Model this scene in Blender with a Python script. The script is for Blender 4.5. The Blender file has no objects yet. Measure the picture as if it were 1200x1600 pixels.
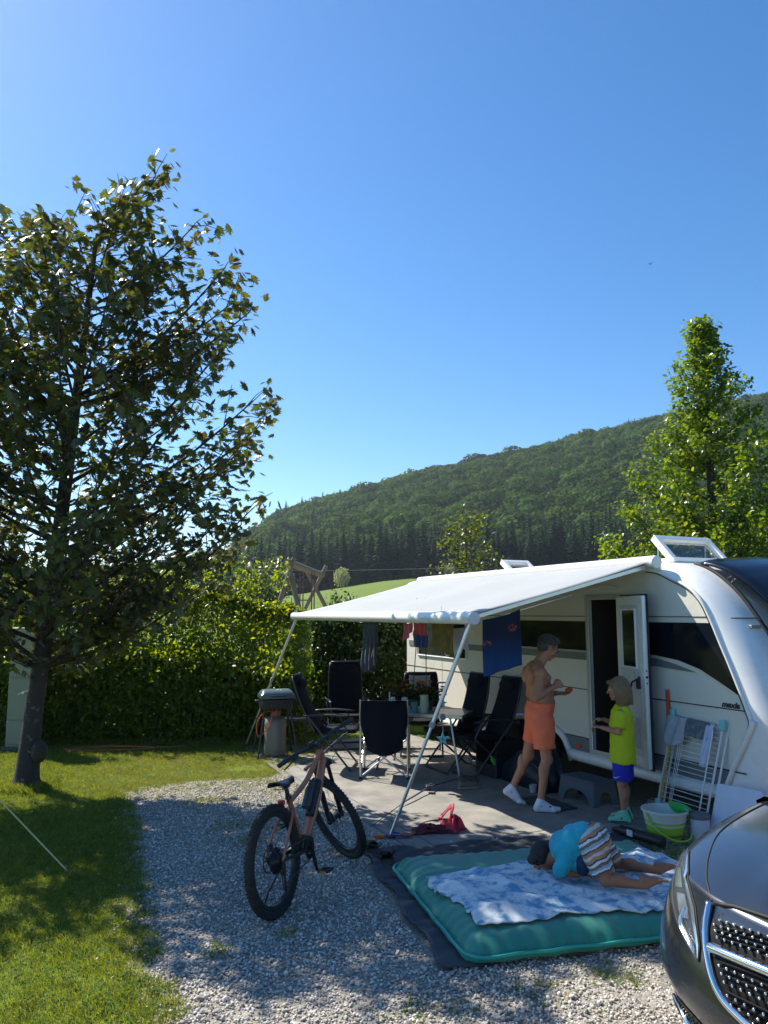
import bpy, bmesh, math, random
import numpy as np
from mathutils import Vector, Matrix
from mathutils.geometry import tessellate_polygon

S = bpy.context.scene
COL = S.collection
PI = math.pi
R = math.radians

# ------------------------------------------------------------------ camera
CAM_H = 1.95
PITCH = math.atan(158 / 1204)
cam_d = bpy.data.cameras.new('camera')
cam = bpy.data.objects.new('camera', cam_d)
COL.objects.link(cam)
cam_d.sensor_fit = 'VERTICAL'
cam_d.sensor_height = 36.0
cam_d.lens = 36.0 * 1204 / 1600
cam_d.clip_start = 0.05
cam_d.clip_end = 6000
cam.location = (0, 0, CAM_H)
cam.rotation_euler = (PI / 2 + PITCH, 0, 0)
S.camera = cam

# ------------------------------------------------------------------ light
SUN_VEC = Vector((-1.737, 1.409, 2.30)).normalized()      # towards the sun
SUN_ELEV = math.asin(SUN_VEC.z)
SUN_AZ = math.atan2(SUN_VEC.x, SUN_VEC.y)                 # clockwise from +Y
world = bpy.data.worlds.new('World')
S.world = world
world.use_nodes = True
wt = world.node_tree
wt.nodes.clear()
wo = wt.nodes.new('ShaderNodeOutputWorld')
wb = wt.nodes.new('ShaderNodeBackground')
sky = wt.nodes.new('ShaderNodeTexSky')
sky.sky_type = 'NISHITA'
sky.sun_disc = False
sky.sun_elevation = SUN_ELEV
sky.sun_rotation = SUN_AZ
sky.altitude = 600
sky.air_density = 1.0
sky.dust_density = 0.35
sky.ozone_density = 3.0
wb.inputs['Strength'].default_value = 0.102
whs = wt.nodes.new('ShaderNodeHueSaturation')
whs.inputs['Saturation'].default_value = 1.29
whs.inputs['Value'].default_value = 1.0
wt.links.new(sky.outputs[0], whs.inputs['Color'])
wt.links.new(whs.outputs[0], wb.inputs[0])
wt.links.new(wb.outputs[0], wo.inputs[0])

sun_d = bpy.data.lights.new('sun', 'SUN')
sun_d.energy = 5.0
sun_d.angle = R(0.53)
sun_d.color = (1.0, 0.93, 0.80)
sun = bpy.data.objects.new('sun', sun_d)
COL.objects.link(sun)
sun.location = SUN_VEC * 60
sun.rotation_euler = SUN_VEC.to_track_quat('Z', 'Y').to_euler()

S.view_settings.view_transform = 'Standard'
S.view_settings.look = 'None'
S.view_settings.gamma = 1.0
S.view_settings.exposure = 0.90
S.view_settings.use_curve_mapping = False
S.render.engine = 'CYCLES'
S.cycles.max_bounces = 8
S.cycles.transparent_max_bounces = 16
S.cycles.use_denoising = True

# ------------------------------------------------------------------ helpers
def V(*a): return Vector(a)
def T(x, y, z): return Matrix.Translation((x, y, z))
def RZ(a): return Matrix.Rotation(a, 4, 'Z')
def RX(a): return Matrix.Rotation(a, 4, 'X')
def RY(a): return Matrix.Rotation(a, 4, 'Y')
def SC(x, y=None, z=None):
    y = x if y is None else y
    z = x if z is None else z
    return Matrix.Diagonal((x, y, z, 1))

class MB:
    """collects shapes, then links them as one mesh object"""
    def __init__(s, M=None):
        s.v = []; s.f = []; s.M = M.copy() if M is not None else Matrix.Identity(4)
    def add(s, vs, fs, M=None):
        m = s.M @ M if M is not None else s.M
        o = len(s.v)
        s.v += [tuple(m @ Vector(p)) for p in vs]
        s.f += [tuple(i + o for i in f) for f in fs]
        return s
    def box(s, c, d, M=None):
        x, y, z = d[0] / 2, d[1] / 2, d[2] / 2
        vs = [(c[0] + a * x, c[1] + b * y, c[2] + e * z) for a in (-1, 1) for b in (-1, 1) for e in (-1, 1)]
        return s.add(vs, [(0, 1, 3, 2), (4, 6, 7, 5), (0, 4, 5, 1), (2, 3, 7, 6), (0, 2, 6, 4), (1, 5, 7, 3)], M)
    def tube(s, pts, r, n=8, caps=True, M=None, smooth=0, flat=1.0):
        pts = [Vector(p) for p in pts]
        rs = list(r) if isinstance(r, (list, tuple)) else [r] * len(pts)
        if smooth and len(pts) > 2:
            P, Q = [], []
            for i in range(len(pts) - 1):
                p0 = pts[max(i - 1, 0)]; p1 = pts[i]; p2 = pts[i + 1]; p3 = pts[min(i + 2, len(pts) - 1)]
                for k in range(smooth):
                    t = k / smooth
                    P.append(0.5 * ((2 * p1) + (p2 - p0) * t + (2 * p0 - 5 * p1 + 4 * p2 - p3) * t * t + (3 * p1 - p0 - 3 * p2 + p3) * t ** 3))
                    Q.append(rs[i] * (1 - t) + rs[i + 1] * t)
            P.append(pts[-1]); Q.append(rs[-1]); pts, rs = P, Q
        up = None; vs = []; fs = []
        for i, p in enumerate(pts):
            d = (pts[min(i + 1, len(pts) - 1)] - pts[max(i - 1, 0)])
            d = d.normalized() if d.length > 1e-9 else Vector((0, 0, 1))
            if up is None:
                up = Vector((0, 0, 1)) if abs(d.z) < .95 else Vector((1, 0, 0))
            a = d.cross(up)
            if a.length < 1e-6: a = d.cross(Vector((0, 1, 0)))
            a.normalize(); b = a.cross(d).normalized(); up = b
            for k in range(n):
                t = 2 * PI * k / n
                vs.append(p + a * (math.cos(t) * rs[i]) + b * (math.sin(t) * rs[i] * flat))
        for i in range(len(pts) - 1):
            for k in range(n):
                k2 = (k + 1) % n
                fs.append((i * n + k, i * n + k2, (i + 1) * n + k2, (i + 1) * n + k))
        if caps:
            fs.append(tuple(range(n - 1, -1, -1)))
            fs.append(tuple((len(pts) - 1) * n + k for k in range(n)))
        return s.add(vs, fs, M)
    def lathe(s, prof, n=24, M=None, cap=True):
        vs = []; fs = []
        for r, z in prof:
            for k in range(n):
                t = 2 * PI * k / n
                vs.append((r * math.cos(t), r * math.sin(t), z))
        m = len(prof)
        for i in range(m - 1):
            for k in range(n):
                k2 = (k + 1) % n
                fs.append((i * n + k, i * n + k2, (i + 1) * n + k2, (i + 1) * n + k))
        if cap:
            if prof[0][0] > 1e-5: fs.append(tuple(range(n - 1, -1, -1)))
            if prof[-1][0] > 1e-5: fs.append(tuple((m - 1) * n + k for k in range(n)))
        return s.add(vs, fs, M)
    def ell(s, c, r, M=None, n=16, m=10):
        if not isinstance(r, (tuple, list)): r = (r, r, r)
        vs = [(c[0], c[1], c[2] - r[2])]; fs = []
        for i in range(1, m):
            p = -PI / 2 + PI * i / m
            for k in range(n):
                t = 2 * PI * k / n
                vs.append((c[0] + r[0] * math.cos(p) * math.cos(t), c[1] + r[1] * math.cos(p) * math.sin(t), c[2] + r[2] * math.sin(p)))
        vs.append((c[0], c[1], c[2] + r[2]))
        for k in range(n):
            fs.append((0, 1 + (k + 1) % n, 1 + k))
            fs.append((len(vs) - 1, 1 + (m - 2) * n + k, 1 + (m - 2) * n + (k + 1) % n))
        for i in range(m - 2):
            for k in range(n):
                k2 = (k + 1) % n
                a = 1 + i * n
                fs.append((a + k, a + k2, a + n + k2, a + n + k))
        return s.add(vs, fs, M)
    def cap(s, a, b, ra, rb, n=14):
        """closed tapered capsule"""
        a = Vector(a); b = Vector(b); d = b - a
        L = d.length
        q = Vector((0, 0, 1)).rotation_difference(d.normalized()) if L > 1e-6 else Matrix.Identity(3).to_quaternion()
        prof = [(0.0001, -ra)] + [(ra * math.cos(t), ra * math.sin(t)) for t in (-1.05, -.6, -.2)] + \
               [(rb * math.cos(t), L + rb * math.sin(t)) for t in (.2, .6, 1.05)] + [(0.0001, L + rb)]
        return s.lathe(prof, n, T(*a) @ q.to_matrix().to_4x4())
    def loft(s, rings, n=20, M=None):
        """rings: (centre, rx, ry, axis(optional)) closed, flat ends"""
        vs = []; fs = []; m = len(rings)
        for i, rg in enumerate(rings):
            c = Vector(rg[0])
            if len(rg) > 3: ax = Vector(rg[3]).normalized()
            else: ax = (Vector(rings[min(i + 1, m - 1)][0]) - Vector(rings[max(i - 1, 0)][0])).normalized()
            X = Vector((1, 0, 0)); X = (X - ax * X.dot(ax))
            if X.length < .2: X = Vector((0, 0, 1)) - ax * ax.z
            X.normalize(); Y = ax.cross(X)
            for k in range(n):
                t = 2 * PI * k / n
                vs.append(c + X * rg[1] * math.cos(t) + Y * rg[2] * math.sin(t))
        for i in range(m - 1):
            for k in range(n):
                k2 = (k + 1) % n
                fs.append((i * n + k, i * n + k2, (i + 1) * n + k2, (i + 1) * n + k))
        fs.append(tuple(range(n - 1, -1, -1)))
        fs.append(tuple((m - 1) * n + k for k in range(n)))
        return s.add(vs, fs, M)
    def grid(s, nx, ny, fn, M=None, wrap=False):
        vs = [fn(i / (nx - 1), j / (ny - 1)) for j in range(ny) for i in range(nx)]
        fs = [(j * nx + i, j * nx + i + 1, (j + 1) * nx + i + 1, (j + 1) * nx + i) for j in range(ny - 1) for i in range(nx - 1)]
        return s.add(vs, fs, M)
    def prism(s, poly, h0, h1, M=None, holes=None):
        """poly in xy extruded h0..h1 in z"""
        loops = [[Vector((p[0], p[1], 0)) for p in poly]] + [[Vector((p[0], p[1], 0)) for p in h] for h in (holes or [])]
        tris = tessellate_polygon(loops)
        flat = [p for l in loops for p in l]
        N = len(flat)
        vs = [(p.x, p.y, h0) for p in flat] + [(p.x, p.y, h1) for p in flat]
        fs = []
        for t in tris:
            a, b, c = t
            nz = (flat[b] - flat[a]).cross(flat[c] - flat[a]).z
            if nz < 0: b, c = c, b
            fs.append((a + N, b + N, c + N)); fs.append((a, c, b))
        o = 0
        for l in loops:
            m = len(l)
            area = sum(l[i].x * l[(i + 1) % m].y - l[(i + 1) % m].x * l[i].y for i in range(m))
            hole = o > 0
            for i in range(m):
                a = o + i; b = o + (i + 1) % m
                q = (a, b, b + N, a + N)
                if (area < 0) != hole: q = q[::-1]
                fs.append(q)
            o += m
        return s.add(vs, fs, M)
    def build(s, name, mat, parent=None, ang=40, bevel=0, seg=2, solid=0, sub=0, kind=None, label=None, loc=None, remesh=0, smooth=0):
        me = bpy.data.meshes.new(name)
        me.from_pydata(s.v, [], s.f)
        me.update()
        if mat: me.materials.append(mat)
        if ang:
            me.shade_smooth()
            if ang < 179 and not remesh: me.set_sharp_from_angle(angle=R(ang))
        o = bpy.data.objects.new(name, me)
        COL.objects.link(o)
        if parent: o.parent = parent
        if loc: o.location = loc
        if remesh:
            m = o.modifiers.new('r', 'REMESH'); m.mode = 'VOXEL'; m.voxel_size = remesh; m.use_smooth_shade = True
        if smooth:
            m = o.modifiers.new('s', 'SMOOTH'); m.factor = .5; m.iterations = smooth
        if solid:
            m = o.modifiers.new('t', 'SOLIDIFY'); m.thickness = solid; m.offset = 0
        if bevel:
            m = o.modifiers.new('b', 'BEVEL'); m.width = bevel; m.segments = seg; m.limit_method = 'ANGLE'; m.angle_limit = R(35)
            m.harden_normals = False
        if sub:
            m = o.modifiers.new('u', 'SUBSURF'); m.levels = sub; m.render_levels = sub
        if kind: o['kind'] = kind
        if label: o['label'] = label
        return o

def tag(o, label, cat, group=None):
    o['label'] = label; o['category'] = cat
    if group: o['group'] = group
    return o
def thing(name, label, cat, loc=(0, 0, 0), rz=0, group=None, M=None):
    o = bpy.data.objects.new(name, None); COL.objects.link(o)
    o.empty_display_size = .1
    if M is not None: o.matrix_world = M
    else:
        o.location = loc; o.rotation_euler = (0, 0, rz)
    return tag(o, label, cat, group)
def inv(o): return (Matrix.LocRotScale(o.location, o.rotation_euler, o.scale)).inverted()
def kids(o): return [c for c in bpy.data.objects if c.parent == o]
def copy_tree(o, loc=None, rz=None, label=None):
    c = o.copy(); COL.objects.link(c)
    if loc: c.location = loc
    if rz is not None: c.rotation_euler = (0, 0, rz)
    if label: c['label'] = label
    for ch in kids(o):
        d = ch.copy(); COL.objects.link(d); d.parent = c
        for g in kids(ch):
            e = g.copy(); COL.objects.link(e); e.parent = d
    return c

# ---- materials
def new_mat(name):
    m = bpy.data.materials.new(name); m.use_nodes = True
    nt = m.node_tree
    return m, nt, nt.nodes['Principled BSDF']
def mat(name, col, rough=.5, metal=0, var=.12, scale=6, bump=0, bscale=80, coat=0, sheen=0, spec=None, dirt=None, dscale=3, dthr=.55, trans=0, island=0):
    m, nt, b = new_mat(name)
    N = nt.nodes; L = nt.links
    tc = N.new('ShaderNodeTexCoord')
    c4 = (*col, 1)
    nz = N.new('ShaderNodeTexNoise'); nz.inputs['Scale'].default_value = scale; nz.inputs['Detail'].default_value = 5
    L.new(tc.outputs['Object'], nz.inputs['Vector'])
    mx = N.new('ShaderNodeMix'); mx.data_type = 'RGBA'
    mx.inputs['A'].default_value = tuple(max(0, c * (1 - var)) for c in col) + (1,)
    mx.inputs['B'].default_value = tuple(min(1, c * (1 + var)) for c in col) + (1,)
    L.new(nz.outputs['Fac'], mx.inputs['Factor'])
    out = mx.outputs['Result']
    if dirt:
        n2 = N.new('ShaderNodeTexNoise'); n2.inputs['Scale'].default_value = dscale; n2.inputs['Detail'].default_value = 8; n2.inputs['Roughness'].default_value = .65
        L.new(tc.outputs['Object'], n2.inputs['Vector'])
        rp = N.new('ShaderNodeMapRange'); rp.inputs['From Min'].default_value = dthr; rp.inputs['From Max'].default_value = dthr + .12
        L.new(n2.outputs['Fac'], rp.inputs['Value'])
        m2 = N.new('ShaderNodeMix'); m2.data_type = 'RGBA'
        L.new(rp.outputs[0], m2.inputs['Factor']); L.new(out, m2.inputs['A']); m2.inputs['B'].default_value = (*dirt, 1)
        out = m2.outputs['Result']
    L.new(out, b.inputs['Base Color'])
    if rough > 0.12:
        rr = N.new('ShaderNodeMapRange'); rr.inputs['To Min'].default_value = rough * .85; rr.inputs['To Max'].default_value = min(1, rough * 1.15)
        L.new(nz.outputs['Fac'], rr.inputs['Value']); L.new(rr.outputs[0], b.inputs['Roughness'])
    else: b.inputs['Roughness'].default_value = rough
    b.inputs['Metallic'].default_value = metal
    b.inputs['Coat Weight'].default_value = coat
    b.inputs['Coat Roughness'].default_value = .05
    b.inputs['Sheen Weight'].default_value = sheen
    b.inputs['Transmission Weight'].default_value = trans
    if spec is not None: b.inputs['Specular IOR Level'].default_value = spec
    if bump:
        n3 = N.new('ShaderNodeTexNoise'); n3.inputs['Scale'].default_value = bscale; n3.inputs['Detail'].default_value = 4
        L.new(tc.outputs['Object'], n3.inputs['Vector'])
        bp = N.new('ShaderNodeBump'); bp.inputs['Strength'].default_value = bump; bp.inputs['Distance'].default_value = .01
        L.new(n3.outputs['Fac'], bp.inputs['Height']); L.new(bp.outputs[0], b.inputs['Normal'])
    return m
def leaf_mat(name, cols, tr=.35, rough=.5, tcol=None, tscale=1.6, objrand=False, big=0, spec=.5):
    """cols: list of colours picked at random per leaf; light shines through"""
    m, nt, b = new_mat(name)
    N = nt.nodes; L = nt.links
    g = N.new('ShaderNodeNewGeometry')
    src = g.outputs['Random Per Island']
    if objrand:
        oi = N.new('ShaderNodeObjectInfo'); ad = N.new('ShaderNodeMath'); ad.operation = 'ADD'
        L.new(src, ad.inputs[0]); L.new(oi.outputs['Random'], ad.inputs[1])
        fr = N.new('ShaderNodeMath'); fr.operation = 'FRACT'; L.new(ad.outputs[0], fr.inputs[0]); src = fr.outputs[0]
    cr = N.new('ShaderNodeValToRGB')
    cr.color_ramp.elements[0].color = (*cols[0], 1); cr.color_ramp.elements[1].color = (*cols[-1], 1)
    for i, c in enumerate(cols[1:-1]):
        e = cr.color_ramp.elements.new((i + 1) / (len(cols) - 1)); e.color = (*c, 1)
    L.new(src, cr.inputs['Fac'])
    out = cr.outputs['Color']
    if big:
        oi = N.new('ShaderNodeObjectInfo')
        hs = N.new('ShaderNodeHueSaturation')
        mr = N.new('ShaderNodeMapRange'); mr.inputs['To Min'].default_value = 1 - big; mr.inputs['To Max'].default_value = 1 + big
        L.new(oi.outputs['Random'], mr.inputs['Value']); L.new(mr.outputs[0], hs.inputs['Value']); L.new(out, hs.inputs['Color'])
        out = hs.outputs['Color']
    L.new(out, b.inputs['Base Color'])
    b.inputs['Roughness'].default_value = rough; b.inputs['Specular IOR Level'].default_value = spec
    tb = N.new('ShaderNodeBsdfTranslucent')
    hs2 = N.new('ShaderNodeMix'); hs2.data_type = 'RGBA'; hs2.blend_type = 'MULTIPLY'; hs2.inputs['Factor'].default_value = 1
    L.new(out, hs2.inputs['A']); hs2.inputs['B'].default_value = tuple(c * tscale for c in (tcol or (1.3, 1.25, .35))) + (1,)
    L.new(hs2.outputs['Result'], tb.inputs['Color'])
    ms = N.new('ShaderNodeMixShader'); ms.inputs[0].default_value = tr
    L.new(b.outputs[0], ms.inputs[1]); L.new(tb.outputs[0], ms.inputs[2])
    L.new(ms.outputs[0], N['Material Output'].inputs['Surface'])
    return m
def glass_mat(name, col=(.02, .03, .035), alpha=.35, rough=.03):
    m, nt, b = new_mat(name)
    b.inputs['Base Color'].default_value = (*col, 1); b.inputs['Roughness'].default_value = rough
    b.inputs['Alpha'].default_value = alpha; b.inputs['Specular IOR Level'].default_value = .7
    return m

# ---- many small copies in one mesh (numpy) or as instances of one 'stuff' object
def rot_mats(eul):
    a, b, c = eul[:, 0], eul[:, 1], eul[:, 2]
    ca, sa, cb, sb, cc, sc = np.cos(a), np.sin(a), np.cos(b), np.sin(b), np.cos(c), np.sin(c)
    Rm = np.empty((len(eul), 3, 3))
    Rm[:, 0, 0] = cb * cc; Rm[:, 0, 1] = sa * sb * cc - ca * sc; Rm[:, 0, 2] = ca * sb * cc + sa * sc
    Rm[:, 1, 0] = cb * sc; Rm[:, 1, 1] = sa * sb * sc + ca * cc; Rm[:, 1, 2] = ca * sb * sc - sa * cc
    Rm[:, 2, 0] = -sb; Rm[:, 2, 1] = sa * cb; Rm[:, 2, 2] = ca * cb
    return Rm
def merged(name, tv, tf, pos, eul, scl, mat_, parent=None, kind='stuff', smooth=False):
    tv = np.array(tv, float); tf = np.array(tf, int)
    n, k = len(pos), len(tv)
    v = np.einsum('nij,kj->nki', rot_mats(eul), tv) * np.asarray(scl).reshape(n, 1, -1) + pos[:, None, :]
    f = (tf[None] + (np.arange(n) * k)[:, None, None]).reshape(-1)
    me = bpy.data.meshes.new(name)
    nf = n * len(tf); m = tf.shape[1]
    me.vertices.add(n * k); me.vertices.foreach_set('co', v.reshape(-1).astype(np.float32))
    me.loops.add(nf * m); me.loops.foreach_set('vertex_index', f.astype(np.int32))
    me.polygons.add(nf); me.polygons.foreach_set('loop_start', np.arange(0, nf * m, m, dtype=np.int32))
    me.update(calc_edges=True)
    if smooth: me.shade_smooth()
    me.materials.append(mat_)
    o = bpy.data.objects.new(name, me); COL.objects.link(o)
    if parent: o.parent = parent
    if kind: o['kind'] = kind
    return o
def scatter(name, templates, pos, eul, scl, idx=None, parent=None):
    n = len(pos)
    me = bpy.data.meshes.new(name)
    me.vertices.add(n); me.vertices.foreach_set('co', np.asarray(pos, np.float32).reshape(-1))
    scl = np.asarray(scl, float)
    if scl.ndim == 1: scl = np.repeat(scl[:, None], 3, 1)
    a = me.attributes.new('rot', 'FLOAT_VECTOR', 'POINT'); a.data.foreach_set('vector', np.asarray(eul, np.float32).reshape(-1))
    a = me.attributes.new('scl', 'FLOAT_VECTOR', 'POINT'); a.data.foreach_set('vector', scl.astype(np.float32).reshape(-1))
    a = me.attributes.new('idx', 'INT', 'POINT')
    if idx is None: idx = np.random.randint(0, len(templates), n)
    a.data.foreach_set('value', np.asarray(idx, np.int32))
    me.update()
    o = bpy.data.objects.new(name, me); COL.objects.link(o)
    if parent: o.parent = parent
    o['kind'] = 'stuff'
    ng = bpy.data.node_groups.new(name, 'GeometryNodeTree')
    ng.interface.new_socket('Geometry', in_out='INPUT', socket_type='NodeSocketGeometry')
    ng.interface.new_socket('Geometry', in_out='OUTPUT', socket_type='NodeSocketGeometry')
    N = ng.nodes; L = ng.links
    gi = N.new('NodeGroupInput'); go = N.new('NodeGroupOutput')
    jn = N.new('GeometryNodeJoinGeometry')
    for t in reversed(templates):
        oi = N.new('GeometryNodeObjectInfo'); oi.inputs['Object'].default_value = t; oi.inputs['As Instance'].default_value = True
        L.new(oi.outputs['Geometry'], jn.inputs[0])
    ip = N.new('GeometryNodeInstanceOnPoints')
    L.new(gi.outputs[0], ip.inputs['Points']); L.new(jn.outputs[0], ip.inputs['Instance'])
    ip.inputs['Pick Instance'].default_value = True
    def attr(nm, ty):
        q = N.new('GeometryNodeInputNamedAttribute'); q.data_type = ty; q.inputs['Name'].default_value = nm
        return [x for x in q.outputs if x.enabled and x.name == 'Attribute'][0]
    L.new(attr('idx', 'INT'), ip.inputs['Instance Index'])
    e2r = N.new('FunctionNodeEulerToRotation'); L.new(attr('rot', 'FLOAT_VECTOR'), e2r.inputs[0])
    L.new(e2r.outputs[0], ip.inputs['Rotation'])
    L.new(attr('scl', 'FLOAT_VECTOR'), ip.inputs['Scale'])
    L.new(ip.outputs[0], go.inputs[0])
    md = o.modifiers.new('scatter', 'NODES'); md.node_group = ng
    return o
def template(name, v, f, mat_, smooth=False):
    me = bpy.data.meshes.new(name); me.from_pydata([tuple(p) for p in v], [], [tuple(q) for q in f]); me.update()
    if smooth: me.shade_smooth()
    me.materials.append(mat_)
    return bpy.data.objects.new(name, me)      # not linked: only instanced
rng = np.random.default_rng(7)
random.seed(7); np.random.seed(7)
def smoothstep(a, b, x):
    t = np.clip((x - a) / (b - a), 0, 1); return t * t * (3 - 2 * t)

# caravan frame: local x runs along the side wall towards the nose, local y goes into the caravan
CF = T(2.30, 8.70, 0) @ RZ(math.atan2(-0.911, 0.413))
CF_RZ = math.atan2(-0.911, 0.413)
def C(x, y, z=0): return tuple(CF @ Vector((x, y, z)))
# ================================================================== terrain
def ridge_tan(a):
    """height of the wooded ridge, as slope seen from the pitch, by bearing x/y"""
    pts_a = np.array([-1.4, -.60, -.35, -.20, -.14, -.05, .035, .15, .25, .34, .42, .5, .7, 1.4])
    pts_t = np.array([.02, .03, .045, .075, .128, .155, .178, .202, .226, .25, .27, .285, .30, .28])
    return np.interp(a, pts_a, pts_t)
D0, D1 = 265., 620.
def terrain(x, y):
    d = np.hypot(x, y)
    a = np.where(y > 1, x / np.maximum(y, 1), np.sign(x) * 3)
    dd = np.maximum(d, .1)
    base = 9.0 * smoothstep(80, 175, d) + 4.6 * smoothstep(165, D0 + 10, d)
    base = base * np.interp(a, [-.9, -.3, -.22, -.13, .02, .2, .6], [.2, .25, .35, .55, 1, 1.0, .95])
    hr = ridge_tan(a) * D1 * np.cos(np.arctan(a)) - 12
    up = smoothstep(D0 - 5, D1 + 30, d) ** .82
    z = base + np.maximum(hr - base, 0) * up
    z = z * np.where(y > 1, 1, 0) + 0
    return z
def noise2(x, y, s=1.0, seed=0):
    r = np.random.default_rng(seed); z = 0
    for k in range(5):
        a, b, c, d = r.uniform(.6, 2.4, 2).tolist() + r.uniform(0, 6.3, 2).tolist()
        z = z + np.sin(x * a / s + c + 1.3 * np.sin(y * b / s * .7 + d)) * np.cos(y * b / s + d)
    return z / 5
# far ground: a polar sheet reaching the horizon
rad = np.concatenate([[0.0], np.geomspace(6, 60, 14), np.linspace(70, 700, 80), np.geomspace(740, 3000, 10)])
ang = np.linspace(-PI, PI, 181)
vs = []; fs = []
for r in rad:
    x = r * np.sin(ang); y = r * np.cos(ang)
    z = terrain(x, y) if r < 1200 else terrain(x, y) * .6
    vs += list(zip(x, y, z - .012))
n = len(ang)
for i in range(len(rad) - 1):
    for k in range(n - 1):
        fs.append((i * n + k, i * n + k + 1, (i + 1) * n + k + 1, (i + 1) * n + k)[::-1])
def ground_mat():
    m, nt, b = new_mat('grass_ground'); N = nt.nodes; L = nt.links
    tc = N.new('ShaderNodeTexCoord')
    def nz(s, d=6):
        q = N.new('ShaderNodeTexNoise'); q.inputs['Scale'].default_value = s; q.inputs['Detail'].default_value = d; q.inputs['Roughness'].default_value = .6
        L.new(tc.outputs['Object'], q.inputs['Vector']); return q.outputs['Fac']
    cr = N.new('ShaderNodeValToRGB'); cr.color_ramp.elements[0].position = .3; cr.color_ramp.elements[1].position = .7
    cr.color_ramp.elements[0].color = (.085, .135, .018, 1); cr.color_ramp.elements[1].color = (.15, .21, .035, 1)
    L.new(nz(30), cr.inputs[0])
    mx = N.new('ShaderNodeMix'); mx.data_type = 'RGBA'; mx.blend_type = 'MULTIPLY'; mx.inputs['Factor'].default_value = .5
    c2 = N.new('ShaderNodeValToRGB'); c2.color_ramp.elements[0].color = (.6, .7, .6, 1); c2.color_ramp.elements[1].color = (1.3, 1.25, 1.0, 1)
    L.new(nz(.15, 4), c2.inputs[0]); L.new(cr.outputs[0], mx.inputs['A']); L.new(c2.outputs[0], mx.inputs['B'])
    L.new(mx.outputs['Result'], b.inputs['Base Color']); b.inputs['Roughness'].default_value = .9
    b.inputs['Specular IOR Level'].default_value = .15
    return m
gm = ground_mat()
far = MB(); far.v = [tuple(map(float, p)) for p in vs]; far.f = fs
terr = far.build('terrain', gm, ang=180, kind='structure')

# boundary between lawn and gravel (x as a function of y)
def lawn_edge(y):
    return np.interp(y, [2.0, 3.6, 3.98, 4.6, 5.42, 6.6, 7.6, 8.7, 9.0, 9.3, 9.6, 11.4],
                        [-.85, -.98, -1.04, -1.32, -1.66, -2.02, -2.38, -2.80, -2.65, -2.2, -1.3, -.9])
def near_mat():
    """bare earth sheet under gravel and lawn"""
    m, nt, b = new_mat('gravel_bed'); N = nt.nodes; L = nt.links
    tc = N.new('ShaderNodeTexCoord')
    vo = N.new('ShaderNodeTexVoronoi'); vo.inputs['Scale'].default_value = 60; L.new(tc.outputs['Object'], vo.inputs['Vector'])
    cr = N.new('ShaderNodeValToRGB'); cr.color_ramp.elements[0].color = (.16, .145, .12, 1); cr.color_ramp.elements[1].color = (.37, .335, .28, 1)
    L.new(vo.outputs['Color'], cr.inputs[0])
    L.new(cr.outputs[0], b.inputs['Base Color']); b.inputs['Roughness'].default_value = .9
    bp = N.new('ShaderNodeBump'); bp.inputs['Strength'].default_value = .7; bp.inputs['Distance'].default_value = .008; bp.invert = True
    L.new(vo.outputs['Distance'], bp.inputs['Height']); L.new(bp.outputs[0], b.inputs['Normal'])
    return m
bed = near_mat()
g = MB()
ys = np.linspace(-4, 12.2, 300)
left = [(float(lawn_edge(y)) - .10 + .10 * float(noise2(np.array(0.), np.array(y), .12, 5)) + .05 * float(noise2(np.array(1.), np.array(y), .03, 15)) if y > 2 else -1.2, float(y)) for y in ys]
g.prism([(8.5, -4), (8.5, 12.2)] + left[::-1], -.02, .002)
gb = g.build('gravel_bed', bed, ang=0, kind='structure')

# pebbles
peb = []
pm = []
for i, c in enumerate([(.52, .48, .42), (.37, .345, .305), (.66, .62, .55), (.44, .385, .32), (.25, .24, .225)]):
    pm.append(mat('pebble_%d' % i, c, .85, var=.2, scale=30))
for i in range(10):
    bm = bmesh.new(); bmesh.ops.create_icosphere(bm, subdivisions=1 if i % 2 else 2, radius=1)
    r = np.random.default_rng(i)
    k = r.uniform(.7, 1.1, 3) * np.array([1, .8, .55])
    for v in bm.verts:
        v.co = Vector([v.co[j] * k[j] for j in range(3)]) * (1 + .12 * math.sin(v.co.x * 4 + i) + r.uniform(-.09, .09))
    me = bpy.data.meshes.new('pebble'); bm.to_mesh(me); bm.free(); me.materials.append(pm[i % 5])
    if i % 2 == 0: me.shade_smooth()
    peb.append(bpy.data.objects.new('pebble', me))
def on_carpet(x, y):
    q = np.stack([x - 2.30, y - 8.70])
    lx = .413 * q[0] - .911 * q[1]; ly = .911 * q[0] + .413 * q[1]
    return ((lx > -4.5) & (lx < .92) & (ly > -2.74) & (ly < 3)) | ((lx > 1.15) & (lx < 3.0) & (ly > -3.2 - .18 * (lx - 1)) & (ly < -1.2)) | ((lx > -4.5) & (lx < 1.33) & (ly > -.9) & (ly < 3))
M_ = 290000
y = 1.6 + 10.4 * rng.random(M_) ** 1.25
x = -3.2 + rng.random(M_) * 8.2
keep = (x > lawn_edge(y) + rng.normal(0, .10, M_) - .02) & (np.abs(x) < y * .56 + .9) & ~on_carpet(x, y)
# thin them out towards the worn grass at the far end
keep &= rng.random(M_) > .8 * smoothstep(8.0, 9.6, y + .5 * noise2(x, y, .5, 3))
x, y = x[keep], y[keep]
s = rng.uniform(.0050, .0118, len(x)) * (1 + .55 * (rng.random(len(x)) > .93))
pos = np.stack([x, y, .002 + s * rng.uniform(.1, .9, len(x)) + .008 * np.clip(noise2(x, y, .35, 1), -1, 1)], 1)
eul = np.stack([rng.normal(0, .45, len(x)), rng.normal(0, .45, len(x)), rng.uniform(0, 6.28, len(x))], 1)
gravel = scatter('gravel', peb, pos, eul, s)

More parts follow.
